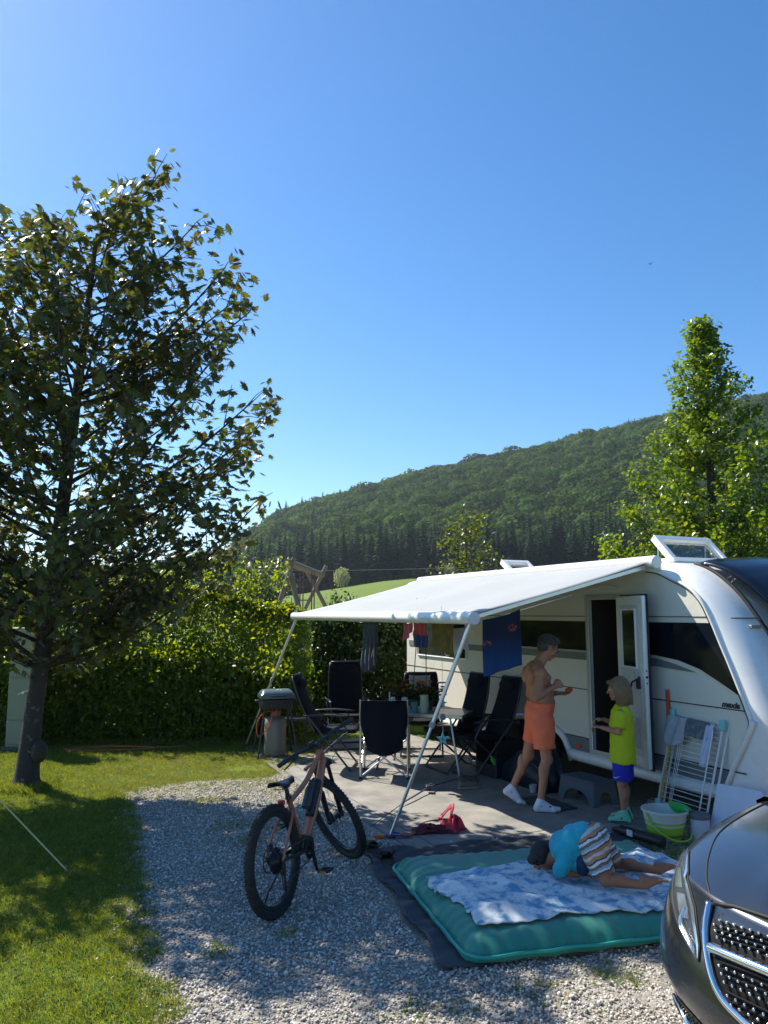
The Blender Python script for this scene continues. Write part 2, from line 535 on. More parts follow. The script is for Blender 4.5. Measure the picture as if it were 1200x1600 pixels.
# grass: tufts of blades, and clover leaves between them
gmats = [leaf_mat('grass_blade', [(.075, .115, .018), (.12, .165, .026), (.18, .21, .04), (.25, .24, .08)], .42, .65, objrand=True, spec=.25),
         leaf_mat('clover_leaf', [(.07, .12, .028), (.12, .18, .04)], .38, .8, objrand=True, spec=.12),
         leaf_mat('dry_grass', [(.24, .21, .10), (.15, .17, .06), (.30, .25, .13)], .3, .7, objrand=True)]
tufts = []
for i in range(8):
    r = random.Random(i); v = []; f = []
    if i < 4 or i > 5:
        for k in range(14):
            a = r.uniform(0, 6.28); q = r.uniform(0, .045); bx, by = q * math.cos(a), q * math.sin(a)
            h = r.uniform(.014, .034); ln = r.uniform(.2, 1.1); w = r.uniform(.0010, .0019)
            if i > 5: h *= .6; ln *= 1.6
            d = r.uniform(0, 6.28); dx, dy = math.cos(d) * h * ln, math.sin(d) * h * ln
            sx, sy = -math.sin(d + 1) * w, math.cos(d + 1) * w
            o = len(v)
            v += [(bx - sx, by - sy, 0), (bx + sx, by + sy, 0), (bx + sx * .8 + dx * .35, by + sy * .8 + dy * .35, h * .62), (bx - sx * .8 + dx * .35, by - sy * .8 + dy * .35, h * .62), (bx + dx, by + dy, h)]
            f += [(o, o + 1, o + 2, o + 3), (o + 3, o + 2, o + 4)]
        tufts.append(template('tuft', v, f, gmats[2 if i > 5 else 0]))
    else:
        for k in range(9):
            a = r.uniform(0, 6.28); q = r.uniform(0, .04); cx, cy = q * math.cos(a), q * math.sin(a); h = r.uniform(.008, .024); w = r.uniform(.004, .008)
            tx, ty = r.uniform(-.5, .5), r.uniform(-.5, .5); o = len(v)
            for t in range(6):
                b_ = t * PI / 3; X_, Y_ = w * math.cos(b_), w * .8 * math.sin(b_)
                v.append((cx + X_, cy + Y_, h + X_ * tx + Y_ * ty))
            f.append(tuple(range(o, o + 6)))
        tufts.append(template('clover', v, f, gmats[1]))
NG = 150000
y = 1.4 + 11.6 * rng.random(NG) ** 1.2
x = -9 + rng.random(NG) * 9.2
e = lawn_edge(y) + .16 * noise2(x, y, .14, 9) + .10 * noise2(x, y, .05, 19) + .04
inn_ = x < e
stray = (~inn_) & (rng.random(NG) < np.where(y > 8.0, .45 * smoothstep(7.9, 9.4, y + .4 * noise2(x, y, .4, 8)), .0) + .35 * (noise2(x, y, .35, 4) > .52) * (x < e + .8)) & ~on_carpet(x, y)
k = (inn_ | stray) & (np.abs(x) < y * .60 + 2.4)
bare = (noise2(x, y, .5, 11) > .30) & (y > 9.3) & (rng.random(NG) < .7)
k &= ~bare
x, y, st = x[k], y[k], stray[k]
n = len(x)
dry = (rng.random(n) < .10 + .62 * smoothstep(8.2, 9.2, y) * smoothstep(-4.2, -3.2, x) * smoothstep(11.6, 10.6, y)) 
idx = np.where(dry, rng.integers(6, 8, n), np.where(rng.random(n) < .22, rng.integers(4, 6, n), rng.integers(0, 4, n)))
s = rng.uniform(.75, 1.35, n) * (1 + .35 * noise2(x, y, .4, 5))
s = np.where(st, s * .7, s)
pos = np.stack([x, y, np.full(n, .004)], 1)
eul = np.stack([rng.normal(0, .12, n), rng.normal(0, .12, n), rng.uniform(0, 6.28, n)], 1)
lawn = scatter('lawn_grass', tufts, pos, eul, s, idx)
# grass growing up where it meets the hedge and around the trunk, and small weeds in the gravel
n = 1600
a = rng.uniform(0, 6.28, n); q = .17 + np.abs(rng.normal(0, .06, n))
px = np.concatenate([-4.02 + q * np.cos(a), rng.uniform(-7, -1, 2500)]); py = np.concatenate([8.97 + q * np.sin(a), 12.0 + rng.normal(0, .08, 2500)])
n = len(px)
scatter('tall_grass', tufts[:4], np.stack([px, py, np.zeros(n)], 1), np.stack([rng.normal(0, .15, n), rng.normal(0, .15, n), rng.uniform(0, 6.28, n)], 1), rng.uniform(1.6, 3.0, n))
wd = [(-1.83, 8.35, .12, 60), (-1.15, 6.9, .10, 30), (-.97, 4.75, .07, 26), (-.60, 5.0, .05, 14), (.85, 4.25, .10, 26), (1.25, 4.45, .10, 40), (.25, 4.05, .12, 26), (2.2, 6.45, .22, 160), (2.3, 6.8, .2, 140), (-1.35, 7.5, .16, 50), (.1, 3.8, .14, 30), (-.3, 6.62, .08, 30)]
P = np.concatenate([np.stack([rng.normal(a, c, k_), rng.normal(b, c * .8, k_), np.full(k_, .004)], 1) for a, b, c, k_ in wd])
n = len(P)
scatter('gravel_weeds', tufts[:6], P, np.stack([rng.normal(0, .2, n), rng.normal(0, .2, n), rng.uniform(0, 6.28, n)], 1), rng.uniform(.6, 1.2, n))
# ================================================================== trees
bark = mat('bark', (.045, .034, .028), .9, var=.35, scale=14, bump=.9, bscale=35, dirt=(.22, .21, .18), dscale=13, dthr=.58)
bark_far = mat('bark_far', (.07, .055, .045), .9)
twig_mat = mat('twig', (.07, .05, .04), .85)
def maple_shape():
    pts = [(0, 0), (.16, -.16), (.42, -.34), (.36, -.16), (.62, -.44), (.66, -.22), (.92, -.46), (.78, -.16), (1.12, -.12), (1.0, -.04), (1.30, 0)]
    full = [(x, y) for x, y in pts] + [(x, -y) for x, y in pts[-2:0:-1]]
    v = [(.42, 0, .03)] + [(x, y, -.22 * abs(y) - .10 * x * x) for x, y in full]
    n = len(full)
    return v, [(0, 1 + i, 1 + (i + 1) % n) for i in range(n)]
def oval_shape():
    v = [(0, 0, 0), (.30, -.30, .05), (.72, -.30, .02), (1.1, 0, -.14), (.72, .30, .02), (.30, .30, .05), (.5, 0, -.03)]
    return v, [(6, i, (i + 1) % 6) for i in range(6)]
def small_shape():
    return [(0, 0, 0), (.5, -.30, .07), (1, 0, -.06), (.5, .30, .07)], [(0, 1, 2), (0, 2, 3)]

def bez(a, b, sag, n):
    a, b = Vector(a), Vector(b); out = []
    for i in range(n + 1):
        t = i / n
        p = a.lerp(b, t); p.z += sag * math.sin(PI * t)
        out.append(p)
    return out

def leafy_tree(name, label, base, trunk, rads, tips, leaf, lmat, lsize, per_twig, spread, bmat, twigs=8, n_ind=0, group=None, cat='tree', seed=1, start=.3, twig_len=.55, leafname='leaf', droop=.5, taper=False):
    r = random.Random(seed)
    root = thing(name, label, cat, base, group=group)
    Mi = inv(root)
    tr = MB(Mi)
    t0_ = trunk[0]; u0_ = (trunk[1] - trunk[0]) / max(.1, (trunk[1] - trunk[0]).length)
    tr.tube([t0_ - V(0, 0, .08), t0_ + u0_ * .06, t0_ + u0_ * .22] + trunk[1:], [rads[0] * 1.55, rads[0] * 1.25, rads[0]] + rads[1:], 14, smooth=4)
    tr.build('trunk', bmat, root, ang=180)
    br = MB(Mi); P = []; E_ = []
    H0, H1 = trunk[0].z, trunk[-1].z
    def on_trunk(z):
        for i in range(len(trunk) - 1):
            if trunk[i + 1].z >= z or i == len(trunk) - 2:
                t = (z - trunk[i].z) / max(trunk[i + 1].z - trunk[i].z, .01)
                return trunk[i].lerp(trunk[i + 1], max(0, min(1, t)))
    for tip in tips:
        tip = Vector(tip)
        axis = on_trunk(min(tip.z, H1))
        hd = math.hypot(tip.x - axis.x, tip.y - axis.y)
        zs = max(H0 + (H1 - H0) * .2, min(H1 - .05, tip.z - hd * r.uniform(.55, .95)))
        st = on_trunk(zs)
        pts = bez(st, tip, -.10 * hd, 6)
        L_ = (tip - st).length
        br.tube(pts, [max(.006, rads[0] * .19 * min(1, L_ / 2.5) * (1 - i / 7) + .004) for i in range(7)], 6)
        nt = max(3, int(twigs * L_ / 2.0))
        for k in range(nt + 1):
            t = start + (1 - start) * (k / nt)
            if k == nt: t = 1.0
            i = min(5, int(t * 6)); p = pts[i].lerp(pts[i + 1], t * 6 - i) if t < 1 else pts[6]
            d = (tip - st).normalized()
            sd = Vector((r.uniform(-1, 1), r.uniform(-1, 1), r.uniform(-.35, .75)))
            q = p + (d * .45 + sd * .8).normalized() * twig_len * (1 if not taper else .25 + .75 * min(1, L_ / 1.7)) * r.uniform(.5, 1.15) * (.55 if t == 1.0 else 1)
            br.tube([p, p.lerp(q, .5) + V(0, 0, .03), q], [.007, .005, .003], 4, caps=False)
            for m in range(per_twig):
                w = r.random() ** .7
                c = p.lerp(q, w) + Vector([max(-1.7, min(1.7, r.gauss(0, 1))) * spread for _ in range(3)]) - V(0, 0, .02)
                P.append(c); E_.append((r.gauss(0, droop), r.gauss(.25, droop), r.uniform(0, 6.28)))
    bo = br.build('branches', bmat, root, ang=180)
    bo['kind'] = 'stuff'
    P = np.array([tuple(Mi @ p) for p in P]); E_ = np.array(E_)
    z = np.random.default_rng(seed); sc = z.uniform(lsize * .65, lsize * 1.2, len(P))
    lv, lf = leaf()
    ind = []
    if n_ind:
        W = P + np.array(base)
        dist = np.linalg.norm(W - np.array([0, 0, CAM_H]), axis=1) / sc
        inv_ = np.abs(W[:, 0]) > W[:, 1] * .49
        ind = np.argsort(dist + inv_ * 1e6)[:n_ind * 4][::4][:n_ind]
        me = bpy.data.meshes.new(leafname); me.from_pydata(lv, [], lf); me.update(); me.materials.append(lmat)
        for i in ind:
            o = bpy.data.objects.new(leafname, me); COL.objects.link(o); o.parent = root
            o.location = P[i]; o.rotation_euler = E_[i]; o.scale = (sc[i],) * 3
    msk = np.ones(len(P), bool); msk[ind] = False
    merged('foliage', lv, lf, P[msk], E_[msk], sc[msk][:, None], lmat, root)
    return root

# ---- the purple-green maple at the left
maple_leaf = leaf_mat('maple_leaf', [(.038, .062, .028), (.062, .088, .034), (.07, .058, .038), (.105, .122, .04), (.05, .074, .034), (.082, .10, .04)], .32, .38, tcol=(1.7, 1.5, .35), tscale=1.5)
r = random.Random(21)
tips = [(-2.98, 8.9, 7.2), (-3.05, 9.1, 6.8), (-2.30, 8.8, 6.6), (-2.7, 9.3, 6.2), (-1.80, 9.0, 5.75), (-2.15, 9.3, 5.3), (-2.5, 8.7, 4.9), (-1.45, 9.0, 4.20), (-1.55, 8.9, 4.45), (-1.62, 8.9, 5.55), (-1.95, 8.8, 5.0), (-2.75, 8.8, 7.25), (-1.9, 8.7, 6.0), (-1.75, 9.2, 3.9), (-1.75, 8.6, 3.7),
        (-1.55, 9.1, 3.2), (-1.62, 8.7, 2.95), (-1.75, 9.2, 2.6), (-4.32, 9.0, 6.75), (-3.75, 9.3, 6.3), (-4.9, 9.2, 6.4), (-5.3, 8.8, 5.8), (-3.6, 8.3, 6.1)]
prof = [(2.15, 1.2), (2.6, 1.8), (3.3, 2.1), (4.3, 2.05), (5.2, 1.75), (5.9, 1.5), (6.4, 1.1), (6.8, .6)]
for k in range(64):
    z = 2.2 + 4.6 * r.random() ** 1.05
    R_ = np.interp(z, [p[0] for p in prof], [p[1] for p in prof]) * r.uniform(.72, 1.0)
    a = k * 2.399 + r.uniform(-.3, .3)
    tips.append((-3.74 + R_ * math.cos(a), 8.65 + R_ * .74 * math.sin(a), z))
for k in range(16):
    tips.append((-5.0 - 1.35 * r.random(), 8.5 + r.uniform(-1.0, 1.0), 2.7 + 3.0 * r.random()))
# low sprays round the trunk
tips += [(-4.35, 8.6, 1.62), (-4.15, 9.2, 1.80), (-3.25, 8.8, 1.72), (-3.0, 9.1, 1.95), (-2.8, 8.8, 2.2), (-4.6, 8.9, 1.95)]
maple = leafy_tree('maple_tree', 'big dark maple with bronze green leaves standing on the lawn at the left', (-4.02, 8.97, 0),
    [V(-4.02, 8.97, 0), V(-3.97, 8.97, .9), V(-3.86, 8.99, 2.2), V(-3.76, 9.0, 3.6), V(-3.66, 9.0, 5.0), V(-3.55, 9.0, 6.6)],
    [.128, .098, .092, .075, .05, .02], tips, maple_shape, maple_leaf, .122, 13, .085, bark, twigs=11, n_ind=300, seed=5, leafname='leaf', start=.28, twig_len=.52)
# burl at the foot of the trunk
mb = MB(inv(maple)); mb.ell((-3.86, 8.9, .42), (.09, .08, .13)); mb.build('burl', bark, maple, ang=180)

# ---- conical leafy tree behind the caravan
lime_leaf = leaf_mat('lime_leaf', [(.035, .080, .012), (.06, .12, .018), (.13, .19, .028), (.045, .095, .02)], .40, .30, tcol=(1.7, 1.35, .22), tscale=2.0)
r = random.Random(8); tips = []
cx, cy = 6.0, 14.0
for k in range(105):
    z = 1.6 + 5.6 * (k / 105) ** 1.1
    R_ = np.interp(z, [1.4, 2.6, 3.4, 4.2, 5.1, 6.3, 7.3], [2.2, 2.3, 1.95, 1.5, .95, .45, .08]) * r.uniform(.62, 1.12)
    a = k * 2.399
    tips.append((cx + R_ * math.cos(a), cy + R_ * math.sin(a), z + r.uniform(.1, .35)))
tips += [(cx - 1.95, 13.6, 3.05), (cx - 1.6, 13.5, 3.7), (cx - 2.1, 13.8, 2.7), (cx + .05, cy, 7.35), (cx + .02, cy, 7.0), (cx - .75, 13.8, 5.2)]
leafy_tree('lime_tree', 'bright green cone shaped tree rising behind the caravan', (cx, cy, 0),
    [V(cx, cy, 0), V(cx, cy, 2), V(cx + .03, cy, 5), V(cx + .05, cy, 7.2)], [.14, .11, .06, .015], tips, oval_shape, lime_leaf, .088, 36, .085, bark, twigs=10, n_ind=200, seed=9, start=.2, twig_len=.46, taper=True)

# ---- a dark broad tree behind it at the right edge
dk_leaf = leaf_mat('dark_leaf', [(.025, .05, .012), (.04, .075, .018), (.055, .09, .025)], .3, .4)
r = random.Random(18); tips = []
for k in range(50):
    a = k * 2.399; z = 1.4 + 4.6 * r.random(); R_ = 2.7 * math.sqrt(max(.05, 1 - ((z - 3.4) / 3.2) ** 2)) * r.uniform(.6, 1)
    tips.append((9.9 + R_ * math.cos(a), 18.5 + R_ * math.sin(a), z))
leafy_tree('broad_tree', 'dark broad tree at the right edge behind the cone shaped tree', (9.9, 18.5, 0), [V(9.9, 18.5, 0), V(9.9, 18.5, 2), V(9.9, 18.5, 5.4)], [.16, .12, .03], tips, oval_shape, dk_leaf, .13, 16, .16, bark_far, twigs=9, seed=4, twig_len=.6)

# ---- young tree behind the awning
yl = leaf_mat('yellow_leaf', [(.09, .12, .03), (.07, .11, .03), (.16, .16, .05)], .35, .4)
r = random.Random(3); tips = []
for k in range(30):
    a = k * 2.399; z = 2.1 + 2.3 * (k / 30); R_ = np.interp(z, [2, 3, 4.6], [1.15, .9, .25]) * r.uniform(.6, 1.1)
    tips.append((2.15 + R_ * math.cos(a), 20 + R_ * math.sin(a), z + r.uniform(0, .3)))
leafy_tree('young_maple', 'small yellowish young tree showing above the awning roof', (2.15, 20, 0), [V(2.15, 20, 0), V(2.1, 20, 2), V(2.15, 20, 4.7)], [.07, .05, .012], tips, oval_shape, yl, .11, 11, .11, bark_far, twigs=8, seed=6, twig_len=.42)
# ---- pale bushy tree far behind the hedge
pl = leaf_mat('pale_leaf', [(.08, .11, .045), (.10, .13, .06), (.07, .10, .04)], .3, .5)
r = random.Random(31); tips = []
for k in range(34):
    a = k * 2.399; z = 1.3 + 2.9 * r.random(); R_ = 1.9 * math.sqrt(max(.05, 1 - ((z - 2.3) / 2.1) ** 2)) * r.uniform(.6, 1)
    tips.append((-5.3 + R_ * math.cos(a), 32 + R_ * math.sin(a), z))
leafy_tree('willow_tree', 'pale grey green bushy tree behind the hedge and left of the log frame', (-5.3, 32, 0), [V(-5.3, 32, 0), V(-5.3, 32, 1.4), V(-5.3, 32, 3.5)], [.14, .1, .03], tips, small_shape, pl, .20, 16, .22, bark_far, twigs=8, seed=12, twig_len=.5)

# ---- hedges
def hedge(name, label, x0, x1, y0, y1, h, n, lm, size, base, seed, shoots=40, topvar=.18, lean=9):
    r = np.random.default_rng(seed)
    root = thing(name, label, 'hedge', base)
    B = np.array(base)
    # leaves: three quarters close to the faces, the rest inside
    x = r.uniform(x0, x1, n); y = r.uniform(y0, y1, n); z = r.random(n) ** .9 * h
    if lean < 5: z = np.where((z > lean + .1) & (r.random(n) < .5), z * r.random(n) * .6, z)
    w = r.random(n)
    f = w < .52; y[f] = y0 + np.abs(r.normal(0, .13, f.sum())) * np.sign(r.random(f.sum()) - .25)
    t = (w >= .52) & (w < .72); z[t] = h - np.abs(r.normal(0, .14, t.sum()))
    e = (w >= .72) & (w < .78); x[e] = np.where(r.random(e.sum()) < .5, x0, x1) + r.normal(0, .08, e.sum())
    lump = .16 * noise2(x, z * 2.2, .33, seed) + .08 * noise2(x, z * 2, .11, seed + 2)
    y = y + np.where(f, lump, 0)
    y = y + np.maximum(0, z - lean) * 1.05 * np.clip((y1 - y) / (y1 - y0), 0, 1)
    top = topvar * noise2(x, y, .5, seed + 1) + .1 * noise2(x, y, .15, seed + 3)
    z = z * (1 + top / h)
    if lean < 5: z = z * (1 - .17 * smoothstep(-3.1, -1.7, x))
    P = np.stack([x, y, z], 1)
    # shoots standing above the top
    br = MB(inv(root)); Q = []
    rr = random.Random(seed)
    for k in range(shoots):
        sx = rr.uniform(x0, x1); sy = rr.uniform(y0, y1); hh = h + topvar * float(noise2(np.array(sx), np.array(sy), .5, seed + 1))
        d = V(rr.uniform(-.25, .25), rr.uniform(-.3, .2), 1) * rr.uniform(.15, .55)
        p = V(sx, sy, hh - .1)
        br.tube([p, p + d], [.006, .003], 4, caps=False)
        for m in range(34):
            Q.append(tuple(p + d * rr.random() + V(rr.gauss(0, .05), rr.gauss(0, .05), rr.gauss(0, .03))))
    # stems inside
    for k in range(int((x1 - x0) * 5)):
        sx = x0 + (k + .5) / ((x1 - x0) * 5) * (x1 - x0); sy = (y0 + y1) / 2 + rr.uniform(-.15, .15)
        br.tube([V(sx, sy, 0), V(sx + rr.uniform(-.1, .1), sy, h * .5), V(sx + rr.uniform(-.2, .2), sy + rr.uniform(-.2, .2), h * .92)], [.016, .011, .005], 5, caps=False)
    if Q: P = np.concatenate([P, np.array(Q)])
    n2 = len(P)
    P = P - B
    E_ = np.stack([r.normal(0, .8, n2), r.normal(.2, .8, n2), r.uniform(0, 6.28, n2)], 1)
    lv, lf = small_shape()
    merged('foliage', lv, lf, P, E_, r.uniform(size * .7, size * 1.3, n2)[:, None], lm, root)
    b = br.build('stems', bark_far, root, ang=180); b['kind'] = 'stuff'
    return root
hl = leaf_mat('beech_leaf', [(.035, .075, .012), (.065, .11, .016), (.12, .16, .022), (.05, .09, .02)], .48, .36, tcol=(1.9, 1.5, .22), tscale=2.6)
hedge('beech_hedge', 'long tall beech hedge behind the lawn, sunlit along its ragged top', -10.5, -1.42, 12.05, 13.6, 2.40, 165000, hl, .075, (-5, 12.6, 0), 3, shoots=170, topvar=.26, lean=1.35)
hedge('leafy_hedge', 'shaggy hedge behind the camping table and left of the caravan', -1.35, 3.2, 14.1, 15.6, 1.95, 80000, leaf_mat('shaded_hedge_leaf', [(.025, .05, .012), (.04, .075, .016), (.07, .11, .02)], .28, .45, tscale=1.5), .072, (0, 14.6, 0), 13, shoots=24)  # hedge leaf colours darkened, shade of this hedge put into the material
hedge('low_shrub', 'low bright green shrub glowing in the gap behind the grill', -2.15, -1.05, 14.0, 14.9, 1.05, 5200, leaf_mat('bright_leaf', [(.09, .16, .02), (.12, .20, .03)], .45, .4, tscale=1.9), .06, (-1.6, 14.4, 0), 23, shoots=10)['category'] = 'shrub'

# ---- forest on the hill
con_m = leaf_mat('spruce_needles', [(.012, .028, .014), (.02, .042, .018), (.028, .05, .022)], .08, .9, big=.30, spec=.06)
dec_m = leaf_mat('forest_leaf', [(.026, .062, .014), (.044, .086, .017), (.066, .112, .022)], .25, .9, big=.35, spec=.06)
def spruce_shape(seed):
    r = random.Random(seed); v = []; f = []
    L_ = 22
    for i in range(L_):
        t = i / L_; z = .06 + .92 * t; rad = .185 * (1 - t) ** .85 + .008
        n = 11 if t < .6 else 8
        for k in range(n):
            a = 2 * PI * (k + r.random()) / n; q = rad * r.uniform(.65, 1.15); w = rad * .30 + .004
            c, s_ = math.cos(a), math.sin(a); o = len(v)
            v += [(0, 0, z + .025), (c * q * .6 - s_ * w, s_ * q * .6 + c * w, z - q * .18), (c * q, s_ * q, z - q * .42), (c * q * .6 + s_ * w, s_ * q * .6 - c * w, z - q * .18)]
            f += [(o, o + 1, o + 2), (o, o + 2, o + 3)]
    o = len(v)
    v += [(.012, 0, 0), (-.006, .01, 0), (-.006, -.01, 0), (0, 0, 1.0)]
    f += [(o, o + 1, o + 3), (o + 1, o + 2, o + 3), (o + 2, o, o + 3)]
    return v, f
def decid_shape(seed, n=420):
    r = random.Random(seed); v = []; f = []
    lobes = [(r.uniform(-.14, .14), r.uniform(-.14, .14), r.uniform(.5, .72), r.uniform(.20, .28)) for _ in range(3)] + [(0, 0, .52, .40)] * 4
    for i in range(n):
        lx, ly, lz, lr = lobes[i % len(lobes)]
        d = V(r.gauss(0, 1), r.gauss(0, 1), r.gauss(0, 1)).normalized() * lr * r.uniform(.75, 1.03)
        c = V(lx, ly, lz) + V(d.x, d.y, d.z * .85); s_ = r.uniform(.028, .055)
        nrm = (d.normalized() + V(r.gauss(0, .28), r.gauss(0, .28), r.gauss(0, .28))).normalized()
        a = nrm.orthogonal().normalized(); b_ = nrm.cross(a); o = len(v)
        v += [c + a * s_, c + b_ * s_ * .9, c - a * s_ * 1.1, c - b_ * s_]
        f += [(o, o + 1, o + 2), (o, o + 2, o + 3)]
    o = len(v)
    v += [V(.02, 0, 0), V(-.01, .018, 0), V(-.01, -.018, 0), V(0, 0, .6)]
    f += [(o, o + 1, o + 3), (o + 1, o + 2, o + 3), (o + 2, o, o + 3)]
    return v, f
tt = [template('spruce', *spruce_shape(i), con_m) for i in range(4)] + [template('broadleaf', *decid_shape(i + 10), dec_m) for i in range(5)]
n = 10500
d = np.sqrt(rng.uniform((D0 + 8) ** 2, 690 ** 2, n)); a = rng.uniform(-.85, .85, n)
y = d * np.cos(np.arctan(a)); x = a * y
lo = smoothstep(D0, D0 + 110 + 320 * np.maximum(a - .08, 0), d + 45 * noise2(x, y, 40, 2))
nz = noise2(x, y, 28, 6) + .35 * noise2(x, y, 9, 16)
pcon = np.clip(1.0 - lo * 1.5, 0, 1) + np.where(nz > .42, .6, 0) + .45 * smoothstep(.0, -.10, a)
pcon = np.maximum(pcon, .04)
con = rng.random(n) < pcon
idx = np.where(con, rng.integers(0, 4, n), rng.integers(4, 9, n))
s = np.where(con, rng.uniform(14, 20, n), rng.uniform(13, 20, n))
s = s * np.where(rng.random(n) < .06, 1.22, 1)
wd_ = np.where(con, rng.uniform(.9, 1.15, n), rng.uniform(.85, 1.15, n))
pos = np.stack([x, y, terrain(x, y) - .5], 1)
scatter('forest', tt, pos, np.stack([np.zeros(n), np.zeros(n), rng.uniform(0, 6.28, n)], 1), np.stack([s * wd_, s * wd_, s], 1), idx)
# the front row of spruces above the meadow: trees one can tell apart
k = 0; meshes = [t.data for t in tt[:4]]
rr = random.Random(77)
for i in range(86):
    a_ = -.24 + .62 * i / 86 + rr.uniform(-.006, .006)
    d_ = D0 + rr.uniform(-3, 7); y_ = d_ * math.cos(math.atan(a_)); x_ = a_ * y_
    o = bpy.data.objects.new('spruce_tree', meshes[i % 4]); COL.objects.link(o)
    h = rr.uniform(13, 24)
    o.location = (x_, y_, float(terrain(np.array(x_), np.array(y_))) - .3); o.scale = (h * 1.15, h * 1.15, h); o.rotation_euler = (0, 0, rr.uniform(0, 6))
    tag(o, 'dark spruce in the front row of the forest edge above the meadow', 'tree', 'spruces along the foot of the wooded hill')
# ================================================================== caravan
cream = mat('caravan_cream', (.72, .70, .63), .32, var=.03, scale=2, bump=.05, bscale=3, coat=.25, dirt=(.62, .60, .54), dscale=1.4, dthr=.58)
white_p = mat('white_moulding', (.80, .81, .80), .28, var=.03, scale=3, coat=.4, dirt=(.70, .70, .67), dscale=2.2, dthr=.6)
grey_p = mat('grey_stripe', (.17, .185, .195), .4, var=.06)
alu = mat('aluminium', (.62, .63, .64), .32, metal=.85, var=.06, bump=.05)
seam_m = mat('seam', (.03, .03, .032), .6)
rubber = mat('rubber', (.018, .018, .019), .7, var=.2, bump=.2)
blackp = mat('black_plastic', (.02, .021, .023), .45, var=.2)
darkgl = glass_mat('tinted_window', (.006, .010, .016), 1.0, .08); darkgl.node_tree.nodes['Principled BSDF'].inputs['Specular IOR Level'].default_value = .22
clear = glass_mat('clear_plastic', (.10, .13, .14), .45, .08)
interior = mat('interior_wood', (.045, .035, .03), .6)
cv = thing('caravan', 'white and cream caravan with its door open, parked behind the awning', 'caravan', M=CF)
CI = Matrix.Identity(4)
PA = [(-4.65, 2.40), (.9, 2.39), (1.09, 2.355), (1.25, 2.29), (1.45, 2.20), (1.6, 2.08), (1.7, 1.91), (1.81, 1.67), (1.89, 1.50), (1.99, 1.27), (2.055, 1.11), (2.08, 1.0), (1.97, .78), (1.80, .47), (1.76, .33)]
PB = [(-4.65, 2.50), (.9, 2.50), (1.19, 2.445), (1.35, 2.39), (1.52, 2.29), (1.73, 2.11), (1.93, 1.86), (2.05, 1.70), (2.19, 1.45), (2.30, 1.2), (2.37, 1.02), (2.41, .93), (2.43, .72), (2.40, .48), (2.32, .33)]
arch = [(-1.93, .33), (-1.90, .42), (-1.72, .56), (-1.5, .645), (-1.25, .675), (-.95, .665), (-.68, .62), (-.50, .53), (-.42, .42), (-.38, .33)]
# side panels (xz outline with the wheel arch cut out and the doorway open)
def side_panel(yv, th, door):
    out = [(-4.65, .33)] + arch + [(1.76, .33)] + PA[::-1][1:]
    holes = [[(0.0, .46), (.50, .46), (.50, 2.10), (0.0, 2.10)]] if door else None
    m = MB(); M = T(0, yv, 0) @ RX(PI / 2)     # xy -> xz
    m.prism(out, -th, 0, M, holes)
    return m
side_panel(0, .03, True).build('wall', cream, cv, ang=30)
side_panel(2.33, .03, False).build('wall', cream, cv, ang=30)
# roof, front and rear skin lofted across the width with rounded corners
def skin():
    st = []
    def sec(f, y):
        return [Vector((PA[i][0] * (1 - f) + PB[i][0] * f, y, PA[i][1] * (1 - f) + PB[i][1] * f)) for i in range(len(PA))]
    rows = []
    for k in range(7):
        t = k / 6 * PI / 2
        rows.append(sec(math.sin(t), .30 * (1 - math.cos(t))))
    for y_ in (.9, 1.18, 1.46):
        q = sec(1, y_)
        for i, p in enumerate(q):
            if i > 2: p.x += .05
        rows.append(q)
    for k in range(6, -1, -1):
        t = k / 6 * PI / 2
        rows.append(sec(math.sin(t), 2.36 - .30 * (1 - math.cos(t))))
    return rows
rows = skin(); npf = len(PA)
m = MB(); vs = [p for r_ in rows for p in r_]; fs = []
for i in range(len(rows) - 1):
    for j in range(npf - 1):
        a = i * npf + j; fs.append((a, a + 1, a + npf + 1, a + npf))
m.add(vs, fs)
m.build('front_and_roof', white_p, cv, ang=180, sub=1)
MB().box((-4.645, 1.18, 1.36), (.03, 2.35, 2.08)).build('rear_wall', white_p, cv, bevel=.01)
MB().box((-1.2, 1.18, .345), (6.9, 2.28, .03)).build('floor_pan', blackp, cv)
# moulding strip framing the side panel up the nose
m = MB(); pts = [V(x, -.006, z) for x, z in PA[1:14]]
m.tube(pts, .022, 8, smooth=4, flat=.7); m.build('nose_trim', white_p, cv, ang=180)
m = MB(); m.tube([p + V(-.03 if i < 11 else -.02, .002, -.018) for i, p in enumerate(pts)], .0045, 6, smooth=4); m.build('trim_seam', seam_m, cv, ang=180)
# awning rail and roof edge
MB().box((-1.75, -.012, 2.395), (5.75, .035, .05)).build('roof_rail', white_p, cv, bevel=.01)
# seams between the side sheets
def hline(x0, x1, z, w, matr, nm, y=-.0025):
    for a, b in ((x0, -.055), (.555, x1)):
        if b > a: MB().box(((a + b) / 2, y, z), (b - a, .004, w)).build(nm, matr, cv, ang=0)
hline(-4.64, 2.04, 1.105, .010, seam_m, 'seam')
hline(-4.64, 1.70, 1.915, .008, seam_m, 'seam')
hline(-4.64, 2.0, .572, .012, seam_m, 'seam')
# dark lower band, either side of doorway and wheel arch
for poly in ([(-4.62, .40), (-1.95, .40), (-1.75, .565), (-4.62, .565)], [(-.50, .565), (-.36, .40), (-.055, .40), (-.055, .565)], [(.555, .40), (1.72, .40), (1.83, .565), (.555, .565)]):
    MB().prism(poly, 0, .004, RX(PI / 2)).build('lower_band', grey_p, cv, ang=0)
# rounded white skirt
for a, b in ((-4.6, -1.97), (-.37, 1.80)):
    m = MB(); m.tube([V(a, -.012, .365), V(b, -.012, .365)], .062, 14, flat=1.0); m.build('skirt', white_p, cv, ang=60)
